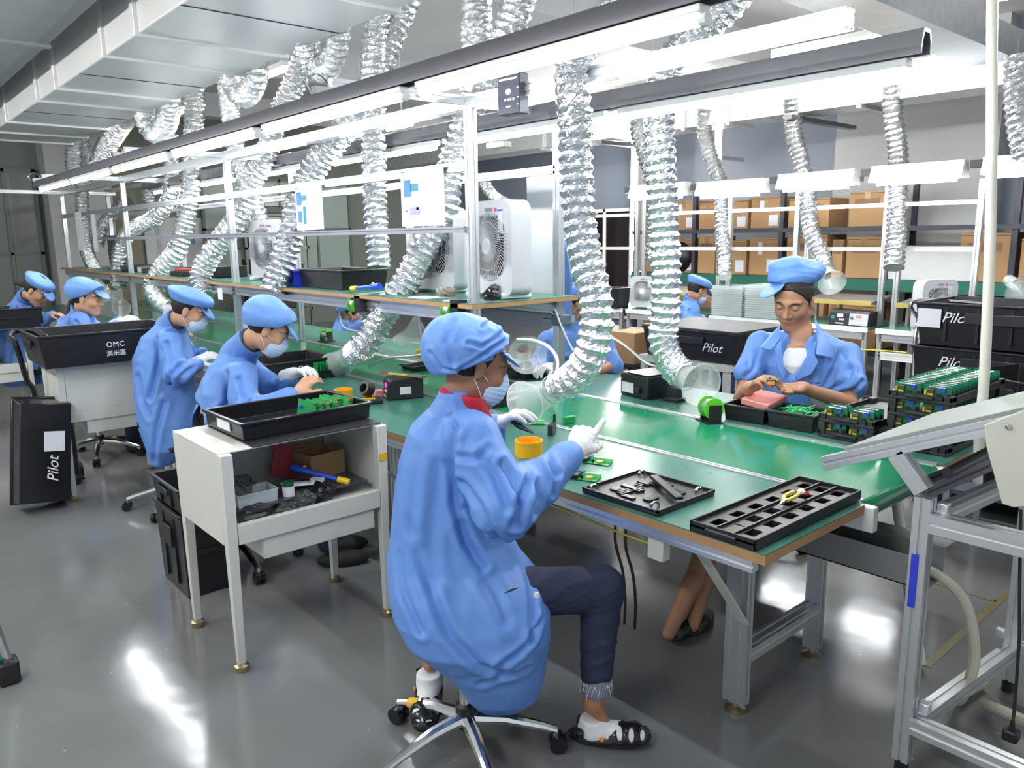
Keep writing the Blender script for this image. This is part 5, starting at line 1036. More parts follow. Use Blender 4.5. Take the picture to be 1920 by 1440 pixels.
# ============================================================ PEOPLE: a small volume sculpting kit (signed distance grid -> one smooth skin)
def V3(*a): return Vector(a)
class Vox:
    def __init__(s, lo, hi, h):
        s.lo = np.array(lo, float); s.h = h; s.n = np.maximum(4, np.ceil((np.array(hi)-s.lo)/h).astype(int)+1)
        s.F = np.full(tuple(s.n), 9.0, np.float32)
    def sub(s, a, b):
        i0 = np.clip(np.floor((np.array(a)-s.lo)/s.h).astype(int), 0, s.n); i1 = np.clip(np.ceil((np.array(b)-s.lo)/s.h).astype(int)+1, 0, s.n)
        if (i1 <= i0).any(): return None
        ax = [(s.lo[k]+s.h*np.arange(i0[k], i1[k])).astype(np.float32) for k in range(3)]
        return tuple(slice(i0[k], i1[k]) for k in range(3)), ax[0][:, None, None], ax[1][None, :, None], ax[2][None, None, :]
    def put(s, sl, d, k, op):
        F = s.F[sl]
        if op == 'u':
            hh = np.maximum(k-np.abs(F-d), 0)/max(k, 1e-6); s.F[sl] = np.minimum(F, d)-hh*hh*k*.25
        elif op == 's':
            d = -d; hh = np.maximum(k-np.abs(F-d), 0)/max(k, 1e-6); s.F[sl] = np.maximum(F, d)+hh*hh*k*.25
        elif op == 'i': s.F[sl] = np.maximum(F, d)
    def cone(s, a, b, ra, rb, k=.01, op='u'):
        a = np.array(a, float); b = np.array(b, float); R = max(ra, rb)+k+s.h*3
        q = s.sub(np.minimum(a, b)-R, np.maximum(a, b)+R)
        if q is None: return s
        sl, X, Y, Z = q; ba = b-a; L = max(1e-9, ba@ba)
        t = np.clip(((X-a[0])*ba[0]+(Y-a[1])*ba[1]+(Z-a[2])*ba[2])/L, 0, 1)
        d = np.sqrt((X-a[0]-ba[0]*t)**2+(Y-a[1]-ba[1]*t)**2+(Z-a[2]-ba[2]*t)**2)-(ra+(rb-ra)*t)
        s.put(sl, d.astype(np.float32), k, op); return s
    def ell(s, c, r, R=None, k=.01, op='u'):
        c = np.array(c, float); r = np.array(r, float); m = r.max()+k+s.h*3; q = s.sub(c-m, c+m)
        if q is None: return s
        sl, X, Y, Z = q; X = X-c[0]; Y = Y-c[1]; Z = Z-c[2]
        if R is not None:
            M = np.array(R).T; x = M[0, 0]*X+M[0, 1]*Y+M[0, 2]*Z; y = M[1, 0]*X+M[1, 1]*Y+M[1, 2]*Z; z = M[2, 0]*X+M[2, 1]*Y+M[2, 2]*Z
        else: x, y, z = X, Y, Z
        k0 = np.sqrt((x/r[0])**2+(y/r[1])**2+(z/r[2])**2); k1 = np.sqrt((x/r[0]**2)**2+(y/r[1]**2)**2+(z/r[2]**2)**2)+1e-9
        s.put(sl, (k0*(k0-1)/k1).astype(np.float32), k, op); return s
    def loft(s, lv, u, v, k=.03, op='u', pw=2.0):
        """stack of ellipses: lv = [(centre, half width along u, half depth along v)], any order in z"""
        lv = sorted(lv, key=lambda e: e[0][2]); zs = np.array([e[0][2] for e in lv]); cx = np.array([e[0][0] for e in lv]); cy = np.array([e[0][1] for e in lv]); A = np.array([e[1] for e in lv]); B = np.array([e[2] for e in lv])
        m = max(A.max(), B.max())+k+.03; q = s.sub((cx.min()-m, cy.min()-m, zs[0]-.04), (cx.max()+m, cy.max()+m, zs[-1]+.04))
        if q is None: return s
        sl, X, Y, Z = q; z = np.clip(Z, zs[0], zs[-1]); t = z
        def it(f):
            # smooth interpolation
            g = np.interp(t.ravel(), zs, f); g = g.reshape(t.shape); return g
        x = X-it(cx); y = Y-it(cy); a = it(A); b = it(B)
        p = np.abs(x*u[0]+y*u[1])/a; w = np.abs(x*v[0]+y*v[1])/b
        rr = (p**pw+w**pw)**(1/pw); d = (rr-1)*np.minimum(a, b)*(.5+.5*np.minimum(1, rr))
        dz = np.maximum(Z-zs[-1], zs[0]-Z)+.0; d = np.maximum(d, dz)
        s.put(sl, d.astype(np.float32), k, op); return s
    def cut(s, o, n, lo=None, hi=None):
        """remove everything on the side n points to (inside the optional box)"""
        o = np.array(o, float); n = np.array(n, float); n = n/np.linalg.norm(n)
        q = s.sub(lo if lo is not None else s.lo, hi if hi is not None else s.lo+s.h*s.n)
        if q is None: return s
        sl, X, Y, Z = q; d = ((X-o[0])*n[0]+(Y-o[1])*n[1]+(Z-o[2])*n[2]).astype(np.float32); s.F[sl] = np.maximum(s.F[sl], d); return s
    def mesh(s):
        F = s.F; I = F < 0; n = s.n-1
        cnt = np.zeros(tuple(n), np.uint8)
        for i in (0, 1):
            for j in (0, 1):
                for k in (0, 1): cnt += I[i:i+n[0], j:j+n[1], k:k+n[2]]
        act = (cnt > 0) & (cnt < 8); A = np.argwhere(act); idx = np.full(tuple(n), -1, np.int32); idx[act] = np.arange(len(A))
        P = np.zeros((len(A), 3)); c = np.zeros(len(A)); C8 = [(i, j, k) for i in (0, 1) for j in (0, 1) for k in (0, 1)]
        val = {o: F[A[:, 0]+o[0], A[:, 1]+o[1], A[:, 2]+o[2]] for o in C8}
        for a in C8:
            for ax in range(3):
                if a[ax]: continue
                b = list(a); b[ax] = 1; b = tuple(b); fa, fb = val[a], val[b]; m = (fa < 0) != (fb < 0)
                t = np.zeros(len(A)); t[m] = fa[m]/(fa[m]-fb[m]); p = np.tile(np.array(a, float), (len(A), 1)); p[:, ax] = t
                P[m] += p[m]; c[m] += 1
        P = s.lo+s.h*(A+P/np.maximum(c, 1)[:, None]); Q = []
        for ax in range(3):
            o1, o2 = [(1, 2), (2, 0), (0, 1)][ax]
            S1 = [slice(None)]*3; S2 = [slice(None)]*3; S1[ax] = slice(0, -1); S2[ax] = slice(1, None)
            m = I[tuple(S1)] != I[tuple(S2)]; sgn = I[tuple(S1)]; e = np.argwhere(m); ins = sgn[m]
            ok = (e[:, o1] > 0) & (e[:, o2] > 0) & (e[:, o1] < n[o1]) & (e[:, o2] < n[o2]); e = e[ok]; ins = ins[ok]
            def g(d1, d2): t = e.copy(); t[:, o1] -= d1; t[:, o2] -= d2; return idx[t[:, 0], t[:, 1], t[:, 2]]
            q = np.stack([g(1, 1), g(0, 1), g(0, 0), g(1, 0)], 1); q[~ins] = q[~ins][:, ::-1]; Q.append(q)
        Q = np.concatenate(Q); Q = Q[(Q >= 0).all(1)]
        return P, Q
def lap(P, Q, it=1, f=.5):
    n = len(P); E = np.concatenate([Q[:, [0, 1]], Q[:, [1, 2]], Q[:, [2, 3]], Q[:, [3, 0]]])
    deg = np.bincount(E[:, 0], minlength=n)+np.bincount(E[:, 1], minlength=n)
    for _ in range(it):
        S_ = np.zeros((n, 3))
        for k in range(3): S_[:, k] = np.bincount(E[:, 0], P[E[:, 1], k], n)+np.bincount(E[:, 1], P[E[:, 0], k], n)
        P = P+(S_/np.maximum(deg, 1)[:, None]-P)*f
    return P
def normals(P, Q):
    d1 = P[Q[:, 2]]-P[Q[:, 0]]; d2 = P[Q[:, 3]]-P[Q[:, 1]]; N = np.cross(d1, d2); V = np.zeros_like(P)
    for c in range(4):
        for k in range(3): V[:, k] += np.bincount(Q[:, c], N[:, k], len(P))
    return V/np.maximum(1e-12, np.linalg.norm(V, axis=1))[:, None]
def folds(P, seed=0, sc=1., dirv=(0, 0, 1), st=3.):
    """soft ridged folds running mostly along dirv"""
    rs = np.random.RandomState(seed); d = np.array(dirv, float); d /= np.linalg.norm(d); q = P-(P@d)[:, None]*d*(1-1/st)
    out = np.zeros(len(P))
    for f, a in ((20, 1.), (38, .6), (70, .3)):
        k1, k2, k3 = [rs.randn(3) for _ in range(3)]; k1, k2, k3 = [k/np.linalg.norm(k) for k in (k1, k2, k3)]
        w = np.sin(q@k2*f*.55*sc+rs.rand()*6)*1.5+np.sin(q@k3*f*.35*sc+rs.rand()*6)*1.2
        out += a*(1-2*np.abs(np.sin(q@k1*f*sc+w)))
    return out/1.95
def creases(P, lines, depth0=None):
    """folds along given lines: (polyline of points, half width, depth); measured in the plane across the wearer"""
    hv = np.array(HV_); k = P@hv; q = P-k[:, None]*hv; out = np.zeros(len(P))
    for pts, s, A in lines:
        pp = [np.array(list(p)) for p in pts]; kk = np.mean([p@hv for p in pp]); d = np.full(len(P), 9.)
        for a, b in zip(pp, pp[1:]):
            a = a-(a@hv)*hv; b = b-(b@hv)*hv; e = b-a; t = np.clip(((q-a)@e)/(e@e), 0, 1); d = np.minimum(d, np.linalg.norm(q-a-t[:, None]*e, axis=1))
        m = 1/(1+np.exp((k-kk-.09)/.02)); out += m*(-A*np.exp(-(d/s)**2)+.55*A*np.exp(-((d-1.9*s)/(1.1*s))**2))
    return out
HV_ = (.656, .755, 0)
def vmesh(name, vox, m, root, parent=True, smooth=1, disp=None, col=None):
    P, Q = vox.mesh()
    if smooth: P = lap(P, Q, smooth, .5)
    if disp is not None: P = P+normals(P, Q)*disp(P)[:, None]
    o0 = np.array(root.location if hasattr(root, 'location') else root)
    me = bpy.data.meshes.new(name); me.vertices.add(len(P)); me.vertices.foreach_set('co', (P-o0).astype(np.float32).ravel())
    me.loops.add(len(Q)*4); me.loops.foreach_set('vertex_index', Q.ravel().astype(np.int32)); me.polygons.add(len(Q)); me.polygons.foreach_set('loop_start', np.arange(0, len(Q)*4, 4, dtype=np.int32))
    me.polygons.foreach_set('use_smooth', np.ones(len(Q), bool)); me.update(calc_edges=True); me.validate()
    if col is not None:
        at = me.color_attributes.new('Col', 'FLOAT_COLOR', 'POINT'); cc = np.ones((len(P), 4), np.float32); cc[:, :3] = col(P); at.data.foreach_set('color', cc.ravel())
    me.materials.append(m); o = bpy.data.objects.new(name, me); C.objects.link(o)
    if hasattr(root, 'location') and parent: o.parent = root
    return o
def skin_mat():
    m = bpy.data.materials.new('skin'); m.use_nodes = True; nt = m.node_tree; b = nt.nodes['Principled BSDF']
    a = nt.nodes.new('ShaderNodeVertexColor'); a.layer_name = 'Col'; nt.links.new(a.outputs[0], b.inputs['Base Color'])
    b.inputs['Roughness'].default_value = .48; b.inputs['Subsurface Weight'].default_value = .08; b.inputs['Subsurface Radius'].default_value = (.008, .003, .0015); b.inputs['Specular IOR Level'].default_value = .4
    n = nt.nodes.new('ShaderNodeTexNoise'); n.inputs['Scale'].default_value = 220; bp = nt.nodes.new('ShaderNodeBump'); bp.inputs['Strength'].default_value = .08; bp.inputs['Distance'].default_value = .002
    tc = nt.nodes.new('ShaderNodeTexCoord'); nt.links.new(tc.outputs['Object'], n.inputs['Vector']); nt.links.new(n.outputs['Fac'], bp.inputs['Height']); nt.links.new(bp.outputs[0], b.inputs['Normal']); return m
skinm = skin_mat()
# ------------------------------------------------------------ head in its own frame: x forward, y left, z up, origin between the ears
class Fr:
    def __init__(s, o, f, up=(0, 0, 1), sc=1.):
        f = Vector(f).normalized(); l = Vector(up).cross(f).normalized(); u = f.cross(l); s.o = Vector(o); s.R = Matrix((f, l, u)).transposed(); s.s = sc; s.Rn = np.array(s.R)
    def p(s, x, y, z): return s.o+s.R@Vector((x, y, z))*s.s
    def d(s, x, y, z): return s.R@Vector((x, y, z))
def hell(V, h, c, r, k=.01, op='u'): V.ell(h.p(*c), [q*h.s for q in r], h.Rn, k*h.s, op)
def hcone(V, h, a, b, ra, rb, k=.01, op='u'): V.cone(h.p(*a), h.p(*b), ra*h.s, rb*h.s, k*h.s, op)
def sculpt_head(V, h, male=False):
    hell(V, h, (-.012, 0, .035), (.094, .077, .090), .02); hell(V, h, (.018, 0, -.012), (.070, .069 if male else .062, .088), .02)
    jw = .057 if male else .044
    for s in (-1, 1):
        hcone(V, h, (.002, s*jw, -.052), (.060, s*.014, -.096), .022, .018, .03); hell(V, h, (.056, s*.036, -.022), (.030, .026, .028), .02)
        hcone(V, h, (.082, s*.010, .030), (.072, s*.046, .030), .009, .008, .016)
    hell(V, h, (.070, 0, -.094), (.018, .028 if male else .022, .016), .018); hell(V, h, (.070, 0, -.060), (.022, .030, .024), .02)
    hcone(V, h, (.086, 0, .020), (.104, 0, -.026), .0065, .0115, .012)
    for s in (-1, 1): hell(V, h, (.094, s*.013, -.031), (.010, .008, .0075), .006)
    for s in (-1, 1):
        hell(V, h, (.096, s*.032, .009), (.014, .019, .011), .014, 's'); hell(V, h, (.0745, s*.032, .008), (.0145, .016, .0125), .004)
        hell(V, h, (.094, s*.0065, -.040), (.005, .0035, .003), .003, 's')
    hell(V, h, (.0875, 0, -.0555), (.010, .023, .0058), .005); hell(V, h, (.0860, 0, -.0660), (.010, .019, .0068), .005)
    hcone(V, h, (.099, -.021, -.0605), (.099, .021, -.0605), .0022, .0022, .002, 's')
    for s in (-1, 1): hell(V, h, (-.004, s*.079, -.004), (.017, .0075, .031), .008); hell(V, h, (.001, s*.088, -.002), (.009, .006, .018), .005, 's')
def paint_head(h, P, base, lip=(.42, .13, .11), brow=True, rest=None):
    q = (P-np.array(h.o))@h.Rn/h.s; c = np.tile(np.array(base, float), (len(P), 1)); near = np.linalg.norm(q, axis=1) < .16
    def blend(m, col): c[:] = c*(1-m[:, None])+np.array(col)*m[:, None]
    front = near & (q[:, 0] > .04)
    lm = np.clip(1.4-np.sqrt(((q[:, 1])/.024)**2+((q[:, 2]+.0605)/.013)**2), 0, 1)*np.clip((q[:, 0]-.074)/.008, 0, 1)*front; blend(np.clip(lm*1.3, 0, 1)*.8, lip)
    for s in (-1, 1):
        lash = np.exp(-((q[:, 2]-.001-.010*((q[:, 1]-s*.032)/.018)**2)/.0022)**2)*np.clip(1.3-np.abs(q[:, 1]-s*.032)/.016, 0, 1)*front; blend(np.clip(lash, 0, .9), (.02, .012, .01))
        if brow:
            bm2 = np.exp(-((q[:, 2]-.032+.006*((q[:, 1]-s*.034)/.02)**2)/.0042)**2)*np.clip(1.4-np.abs(q[:, 1]-s*.035)/.020, 0, 1)*front; blend(np.clip(bm2*1.6, 0, .95), (.018, .012, .010))
    for s in (-1, 1): ck = np.exp(-(((q[:, 1]-s*.045)/.022)**2+((q[:, 2]+.03)/.02)**2))*front*.25; blend(ck, (base[0]*1.05, base[1]*.72, base[2]*.65))
    no = np.exp(-((q[:, 1]/.016)**2+((q[:, 2]+.028)/.014)**2))*front*.25; blend(no, (base[0]*1.05, base[1]*.75, base[2]*.7))
    return c
# ------------------------------------------------------------ hand: wrist, direction of the fingers, back-of-hand normal, side the thumb is on
def hand(V, w, d, nb, curls, s=1., thumb=1, tc=(.5, .4), spread=.10, k=.006, fat=1., lens=(.070, .078, .072, .058), t_out=.75):
    d = Vector(d).normalized(); nb = Vector(nb); nb = (nb-d*nb.dot(d)).normalized(); l = nb.cross(d).normalized()*thumb   # l: towards the thumb
    w = Vector(w); R = np.array(Matrix((d, l, nb)).transposed()); c = lambda a, b, e: w+(d*a+l*b+nb*e)*s
    V.cone(c(-.02, 0, 0), c(.02, 0, 0), .025*s*fat, .026*s*fat, .015); V.ell(c(.050, 0, -.001), (.048*s, .040*s, .0155*s*fat), R, .014)
    V.ell(c(.040, .024, -.008), (.032*s, .018*s, .015*s), R, .012)
    rad = (.0094, .0097, .0092, .0080)
    for i in range(4):
        b = (.030, .010, -.010, -.029)[i]; a0 = (.088, .092, .088, .078)[i]; p = c(a0, b, 0); dr = (d+l*(spread*(1.5-i)/1.5)).normalized(); cu = curls[i] if hasattr(curls[0], '__len__') else curls
        V.ell(c(a0-.004, b, .003), (.012*s, .0095*s, .010*s), R, .006)
        ang = 0; L = lens[i]*s; r = rad[i]*s*fat
        p0 = c(a0-.02, b, 0); V.cone(p0, p, r*1.05, r*1.02, k)
        for j, fr in enumerate((.44, .31, .25)):
            ang += cu[j]; e = dr*math.cos(ang)-nb*math.sin(ang); p2 = p+e*L*fr; V.cone(p, p2, r*(1-.09*j), r*(.93-.09*j), .0035 if j else k); p = p2
    p = c(.022, .026, -.006); e = (d*math.cos(t_out)+l*math.sin(t_out)-nb*.25).normalized(); p2 = p+e*.038*s; V.cone(p, p2, .0135*s*fat, .0115*s*fat, .012)
    e = (e*math.cos(tc[0])+(-nb*.6+d*.8-l*.25).normalized()*math.sin(tc[0])).normalized(); p3 = p2+e*.030*s; V.cone(p2, p3, .0112*s*fat, .0100*s*fat, .004)
    e = (e*math.cos(tc[1])+(-nb*.5-l*.6+d*.4).normalized()*math.sin(tc[1])).normalized(); p4 = p3+e*.024*s; V.cone(p3, p4, .0100*s*fat, .0080*s*fat, .004)
def bounds(pts, m):
    a = np.array([list(p) for p in pts]); return a.min(0)-m, a.max(0)+m
HU = Vector((.755, -.656, 0)); HV = Vector((.656, .755, 0))      # image right / away from the viewer, on the ground
def hdir(az, pitch=0):     # az: degrees, 0 = image right, +90 = away from the viewer; pitch down in degrees
    a = math.radians(az); p = math.radians(pitch); f = HU*math.cos(a)+HV*math.sin(a); return Vector((f.x*math.cos(p), f.y*math.cos(p), -math.sin(p)))
def cap_mesh(root, h, name='cap', style=0, seed=1, hh=.005, sc=1., brim=True, cr=None):
    B = [h.p(x, y, z) for x in (-.22, .22) for y in (-.17, .17) for z in (-.08, .25)]; lo, hi = bounds(B, .01); V = Vox(lo, hi, hh)
    if style == 0:      # puffy bouffant with a short peak
        hell(V, h, (-.040, 0, .052), (.108*sc, .104*sc, .098*sc), .02); hell(V, h, (.025, 0, .070), (.086*sc, .092*sc, .058*sc), .04)
        V.cut(h.p(.0, 0, .022), h.d(.42, 0, -.9)); V.cut(h.p(-.08, 0, -.038), h.d(.35, 0, -1))
        V.cut(h.p(.03, 0, .030), h.d(.75, 0, -.66), )
    elif style == 1:    # tall soft cap worn high, flopped back
        hell(V, h, (-.005, 0, .095), (.108*sc, .096*sc, .060*sc), .02); hell(V, h, (-.06, -.02, .105), (.095*sc, .100*sc, .050*sc), .04); hell(V, h, (.02, 0, .150), (.075, .085, .030), .04)
        V.cut(h.p(.0, 0, .062), h.d(.22, 0, -1))
    else:               # flat beret like cap with band
        hell(V, h, (-.01, 0, .070), (.112*sc, .100*sc, .052*sc), .02); hell(V, h, (-.02, 0, .092), (.118*sc, .110*sc, .036*sc), .02); V.cut(h.p(.0, 0, .050), h.d(.12, 0, -1))
    if brim:
        bz_ = {0: .050, 1: .066, 2: .046}[style]
        T = (h.R@Matrix.Rotation(math.radians(32), 3, 'Y')); V.ell(h.p(.100, 0, bz_-(.002 if style == 0 else .012)), (.062*h.s, .074*h.s, .0075*h.s), np.array(T), .010*h.s)
    # open it underneath so the head shows real thickness
    hell(V, h, (-.012, 0, .028), (.097, .081, .092), .004, 's')
    f = lambda P: .0048*folds(P, seed, 1.1, h.d(1, .2, .3), 1.6)*np.clip(((P-np.array(h.p(0, 0, .03)))@np.array(h.d(0, 0, 1)))/.05, .15, 1)+(creases(P, cr) if cr else 0)
    return vmesh(name, V, capcloth, root, True, 1, f)
def hair_mesh(root, h, front=.055, low=-.06, extra=None, hh=.005, k=1.):
    B = [h.p(x, y, z) for x in (-.22, .12) for y in (-.13, .13) for z in (-.30, .15)]; lo, hi = bounds(B, .01); V = Vox(lo, hi, hh)
    hell(V, h, (-.016, 0, .036), (.100*k, .083*k, .096*k), .01); V.cut(h.p(front, 0, .055), h.d(1, 0, -.75)); V.cut(h.p(.012, 0, 0), h.d(.85, 0, -.35)) if low < -.01 else None; V.cut(h.p(0, 0, low), h.d(.35, 0, -1))
    for s in (-1, 1): hell(V, h, (-.002, s*.085, -.006), (.021, .02, .032), .004, 's')
    if extra: extra(V)
    hell(V, h, (.02, 0, -.02), (.075, .064, .09), .003, 's')
    return vmesh('hair', V, hairm, root, True, 1, lambda P: .0018*folds(P, 5, 6, h.d(.2, 0, 1), 4))
def mask_mesh(root, h, hh=.004):
    B = [h.p(x, y, z) for x in (-.0, .14) for y in (-.08, .08) for z in (-.13, .03)]; lo, hi = bounds(B, .005); V = Vox(lo, hi, hh)
    hell(V, h, (.050, 0, -.050), (.066, .060, .066), .01); hcone(V, h, (.094, 0, -.005), (.108, 0, -.032), .012, .012, .02)
    V.cut(h.p(.05, 0, -.008), h.d(-.45, 0, 1)); V.cut(h.p(.022, 0, 0), h.d(-1, 0, 0)); V.cut(h.p(.05, 0, -.108), h.d(0, 0, -1))
    o = vmesh('face_mask', V, maskm, root, True, 1, lambda P: .0009*np.sin(((P-np.array(h.o))@np.array(h.d(0, 0, 1)))*420))
    for s in (-1, 1):
        m = MB().tube([h.p(.035, s*.062, -.028), h.p(.012, s*.076, -.012), h.p(-.016, s*.083, .014)], .0016, 5); m.tube([h.p(.035, s*.058, -.085), h.p(.010, s*.072, -.055), h.p(-.014, s*.082, -.03)], .0016, 5)
        m.build('ear_loop', whitep, root, world=True)
    return o
LIGHTSKIN = (.60, .34, .22); WARMSKIN = (.46, .24, .145); TAN = (.36, .175, .10)
def root_body(V, label, loc, col, group=None, mt=None):
    o = vmesh('person', V, mt or skinm, Vector(loc), False, 1, None, col); o.location = loc
    tag(o, label, 'person', group); return o
def coat_folds(seed, amp, joints):
    def f(P):
        a = folds(P, seed, .8, (0.1, 0, 1), 4.)*amp*.8
        for (c, r, d, am) in joints:
            c = np.array(list(c)); m = np.exp(-(np.linalg.norm(P-c, axis=1)/r)**2); a = a+folds(P, seed+3, 1.35, d, 2.2)*am*m
        return a
    return f
# ============================================================ 1. the front woman
def front_woman():
    h = Fr(pw(893, 687, 2.40), hdir(14, 20), (0, 0, 1), 1.0)
    shR, elR, wrR = pw(884, 822, 2.27), pw(945, 950, 2.20), pw(1078, 846, 2.42)
    shL, elL, wrL = pw(872, 800, 2.56), pw(915, 905, 2.66), pw(925, 800, 2.62)
    neck = pw(868, 752, 2.41); chest = pw(840, 880, 2.41); hip = pw(878, 1095, 2.42)
    kR, aR, tR = pw(1128, 1100, 2.47), pw(1112, 1318, 2.47), pw(1192, 1376, 2.47)
    kL, aL, tL = pw(960, 1130, 2.68), pw(806, 1225, 2.62), pw(795, 1262, 2.50)
    loc = (hip.x, hip.y, 0); hd = (pw(1078, 846, 2.42), pw(1100, 790, 2.46))
    lo, hi = bounds([h.p(0, 0, .14), h.p(.12, 0, 0), h.p(-.12, 0, 0), elR, elL, wrR, wrL, kR, aR, tR, kL, aL, tL, pw(1115, 770, 2.46), pw(990, 800, 2.62)], .09)
    lo[2] = max(lo[2], .002); V = Vox(lo, hi, .0055)
    sculpt_head(V, h); V.cone(h.p(-.03, 0, -.05), neck, .050, .052, .02)
    V.cone(shR, shL, .055, .055, .04); V.loft([(neck+V3(0, 0, -.02), .09, .07), (chest, .14, .10), (pw(850, 1000, 2.42), .13, .10), (hip, .16, .13), (hip+V3(0, 0, -.06), .15, .12)], HV, HU, .04)
    for a, b, c in ((shR, elR, wrR), (shL, elL, wrL)): V.cone(a, b, .045, .038, .02); V.cone(b, c, .038, .025, .01)
    for hp, k_, a_, t_ in ((hip+V3(*(HU*.02-HV*.08)), kR, aR, tR), (hip+V3(*(HU*.02+HV*.08)), kL, aL, tL)):
        V.cone(hp, k_, .075, .052, .03); V.cone(k_, a_, .050, .032, .01); V.cone(a_, a_.lerp(t_, .25)+V3(0, 0, -.03), .030, .018, .015)
    hd0 = (pw(1098, 806, 2.47)-wrR).normalized()
    hand(V, wrR, hd0, HV*-.85+Vector((0, 0, .5)), ((.05, .1, .05), (1.1, 1.0, .7), (1.2, 1.1, .7), (1.25, 1.1, .7)), .96, -1, (.7, .5))
    hand(V, wrL, (pw(962, 778, 2.6)-wrL), Vector((0, 0, 1)), ((.5, .5, .3),)*4, .92, 1, (.6, .5))
    body = root_body(V, 'person in long blue coat and puffy blue cap seated nearest to us, gloved finger raised', loc, lambda P: paint_head(h, P, TAN))
    cw = lambda *a: [pw(x, y, 2.30) for x, y in a]
    cap_mesh(body, Fr(h.p(-.014, 0, -.006), hdir(14, 9)), sc=1.16, seed=4, hh=.0042, cr=[(cw((905, 612), (918, 606), (930, 616)), .006, .010), (cw((950, 640), (925, 650), (895, 672), (862, 690)), .006, .008), (cw((808, 660), (830, 690), (870, 694), (940, 665)), .006, .007), (cw((880, 640), (905, 648), (935, 632)), .006, .007), (cw((905, 575), (930, 600), (948, 632)), .006, .006), (cw((850, 600), (838, 640), (850, 675)), .009, .007), (cw((938, 690), (948, 672), (955, 650)), .004, .005)])
    hair_mesh(body, h, low=-.035); mask_mesh(body, h)
    # red inner collar
    V = Vox(*bounds([neck], .12), .005); V.cone(h.p(-.035, 0, -.085), neck+V3(0, 0, -.02), .056, .066, .01); V.cone(pw(885, 745, 2.36), pw(908, 790, 2.38), .03, .028, .02); V.cut(h.p(-.03, 0, -.088), h.d(-.1, 0, 1))
    vmesh('red_collar', V, redcloth, body)
    # coat
    lo, hi = bounds([pw(725, 1000, 2.42), pw(1040, 1150, 2.42), pw(940, 1335, 2.42), elR, wrR, wrL, pw(850, 700, 2.4), shL, hip+HV*.3, hip-HV*.3], .10); lo[2] = max(.02, lo[2]); V = Vox(lo, hi, .0055)
    def L(xl, xr, y, b, w=2.42): c = pw((xl+xr)/2, y, w); return (c, (xr-xl)/2/FPX*w, b)
    V.loft([L(800, 905, 768, .10, 2.41), L(768, 925, 800, .15, 2.41), L(752, 930, 850, .165), L(741, 935, 920, .16), L(733, 955, 1000, .16), L(727, 975, 1040, .17), L(730, 1010, 1085, .215), L(740, 1032, 1130, .235), L(762, 1033, 1170, .235), L(806, 1028, 1210, .19), L(848, 1022, 1250, .16), L(872, 1012, 1290, .12), L(898, 985, 1318, .07)], HU, HV, .03, 'u', 2.7)
    V.cone(shR+V3(0, 0, -.01), shL+V3(0, 0, -.01), .075, .07, .05)
    V.cone(shR, elR, .082, .088, .035); V.cone(elR, pw(1010, 905, 2.31), .086, .070, .03); V.cone(pw(1010, 905, 2.31), pw(1060, 860, 2.395), .070, .052, .02); V.cone(pw(1056, 862, 2.39), pw(1069, 852, 2.41), .052, .044, .01)
    V.cone(shL, elL, .07, .075, .03); V.cone(elL, wrL, .07, .045, .02)
    # sleeve tucked away from the body: a crease under the arm
    V.cone(pw(868, 985, 2.24), pw(948, 1032, 2.28), .012, .012, .02, 's')
    
    # collar
    V.cone(neck+V3(0, 0, .005)-HU*.01, neck+V3(0, 0, -.045)-HU*.02, .070, .092, .01); hell(V, Fr(neck+V3(0, 0, .03)+HU*.02, hdir(14, 0)), (0, 0, .02), (.052, .052, .06), .006, 's')
    V.cut(h.p(-.05, 0, -.088), (0.1, 0, 1), h.p(-.05, 0, -.1)-V3(.15, .15, .0), h.p(-.05, 0, -.1)+V3(.15, .15, .3)); V.cone(pw(905, 745, 2.36), pw(918, 805, 2.36), .032, .020, .02, 's')

    def W(*a, w=2.22): return [pw(x, y, w) for x, y in a]
    CR = [(W((850, 800), (846, 870), (850, 950), (872, 1030), (905, 1075)), .012, .014), (W((760, 990), (790, 1080), (842, 1180), (900, 1240), (950, 1262)), .014, .013),
          (W((968, 1008), (985, 1070), (1000, 1150), (996, 1205)), .010, .013), (W((935, 1240), (975, 1220), (1012, 1185)), .009, .012), (W((742, 1060), (752, 1120), (790, 1180)), .012, .010),
          (W((865, 1000), (890, 1070), (930, 1120), (950, 1160)), .016, .010), (W((900, 1290), (940, 1270), (990, 1262)), .010, .008), (W((820, 880), (808, 960), (800, 1040), (815, 1100)), .020, .009),
          (W((986, 898), (972, 925), (964, 960)), .011, .016), (W((940, 860), (962, 888), (978, 925), (974, 965)), .009, .013), (W((1004, 905), (1010, 930), (1004, 955)), .009, .009),
          (W((1035, 880), (1045, 905), (1040, 935)), .008, .010), (W((905, 850), (932, 880), (952, 925)), .012, .011), (W((868, 900), (900, 930), (925, 975), (935, 1000)), .012, .010), (W((862, 850), (890, 850), (915, 835)), .010, .007),
          (W((870, 965), (905, 985), (930, 992)), .010, .006), (W((1010, 855), (1030, 870), (1050, 900)), .008, .008), (W((785, 790), (830, 782), (862, 800)), .010, .006), (W((775, 860), (770, 940), (768, 1010)), .018, .006)]
    fold0 = coat_folds(3, .0035, [(elR, .12, (1, 0, .6), .004), (pw(1020, 900, 2.3), .09, (1, .3, .5), .004), (hip, .22, (.5, -.3, -1), .004)])
    
    
    ct_ = vmesh('work_coat', V, bluecloth, body, True, 1, lambda P: fold0(P)+creases(P, CR))
    MB().lathe(pw(1006, 1116, 2.215), -HV*1+HU*.35, [(0, .0005), (0, .009), (.003, .008), (.003, .0005)], 18).build('coat_button', whitep, ct_, world=True)
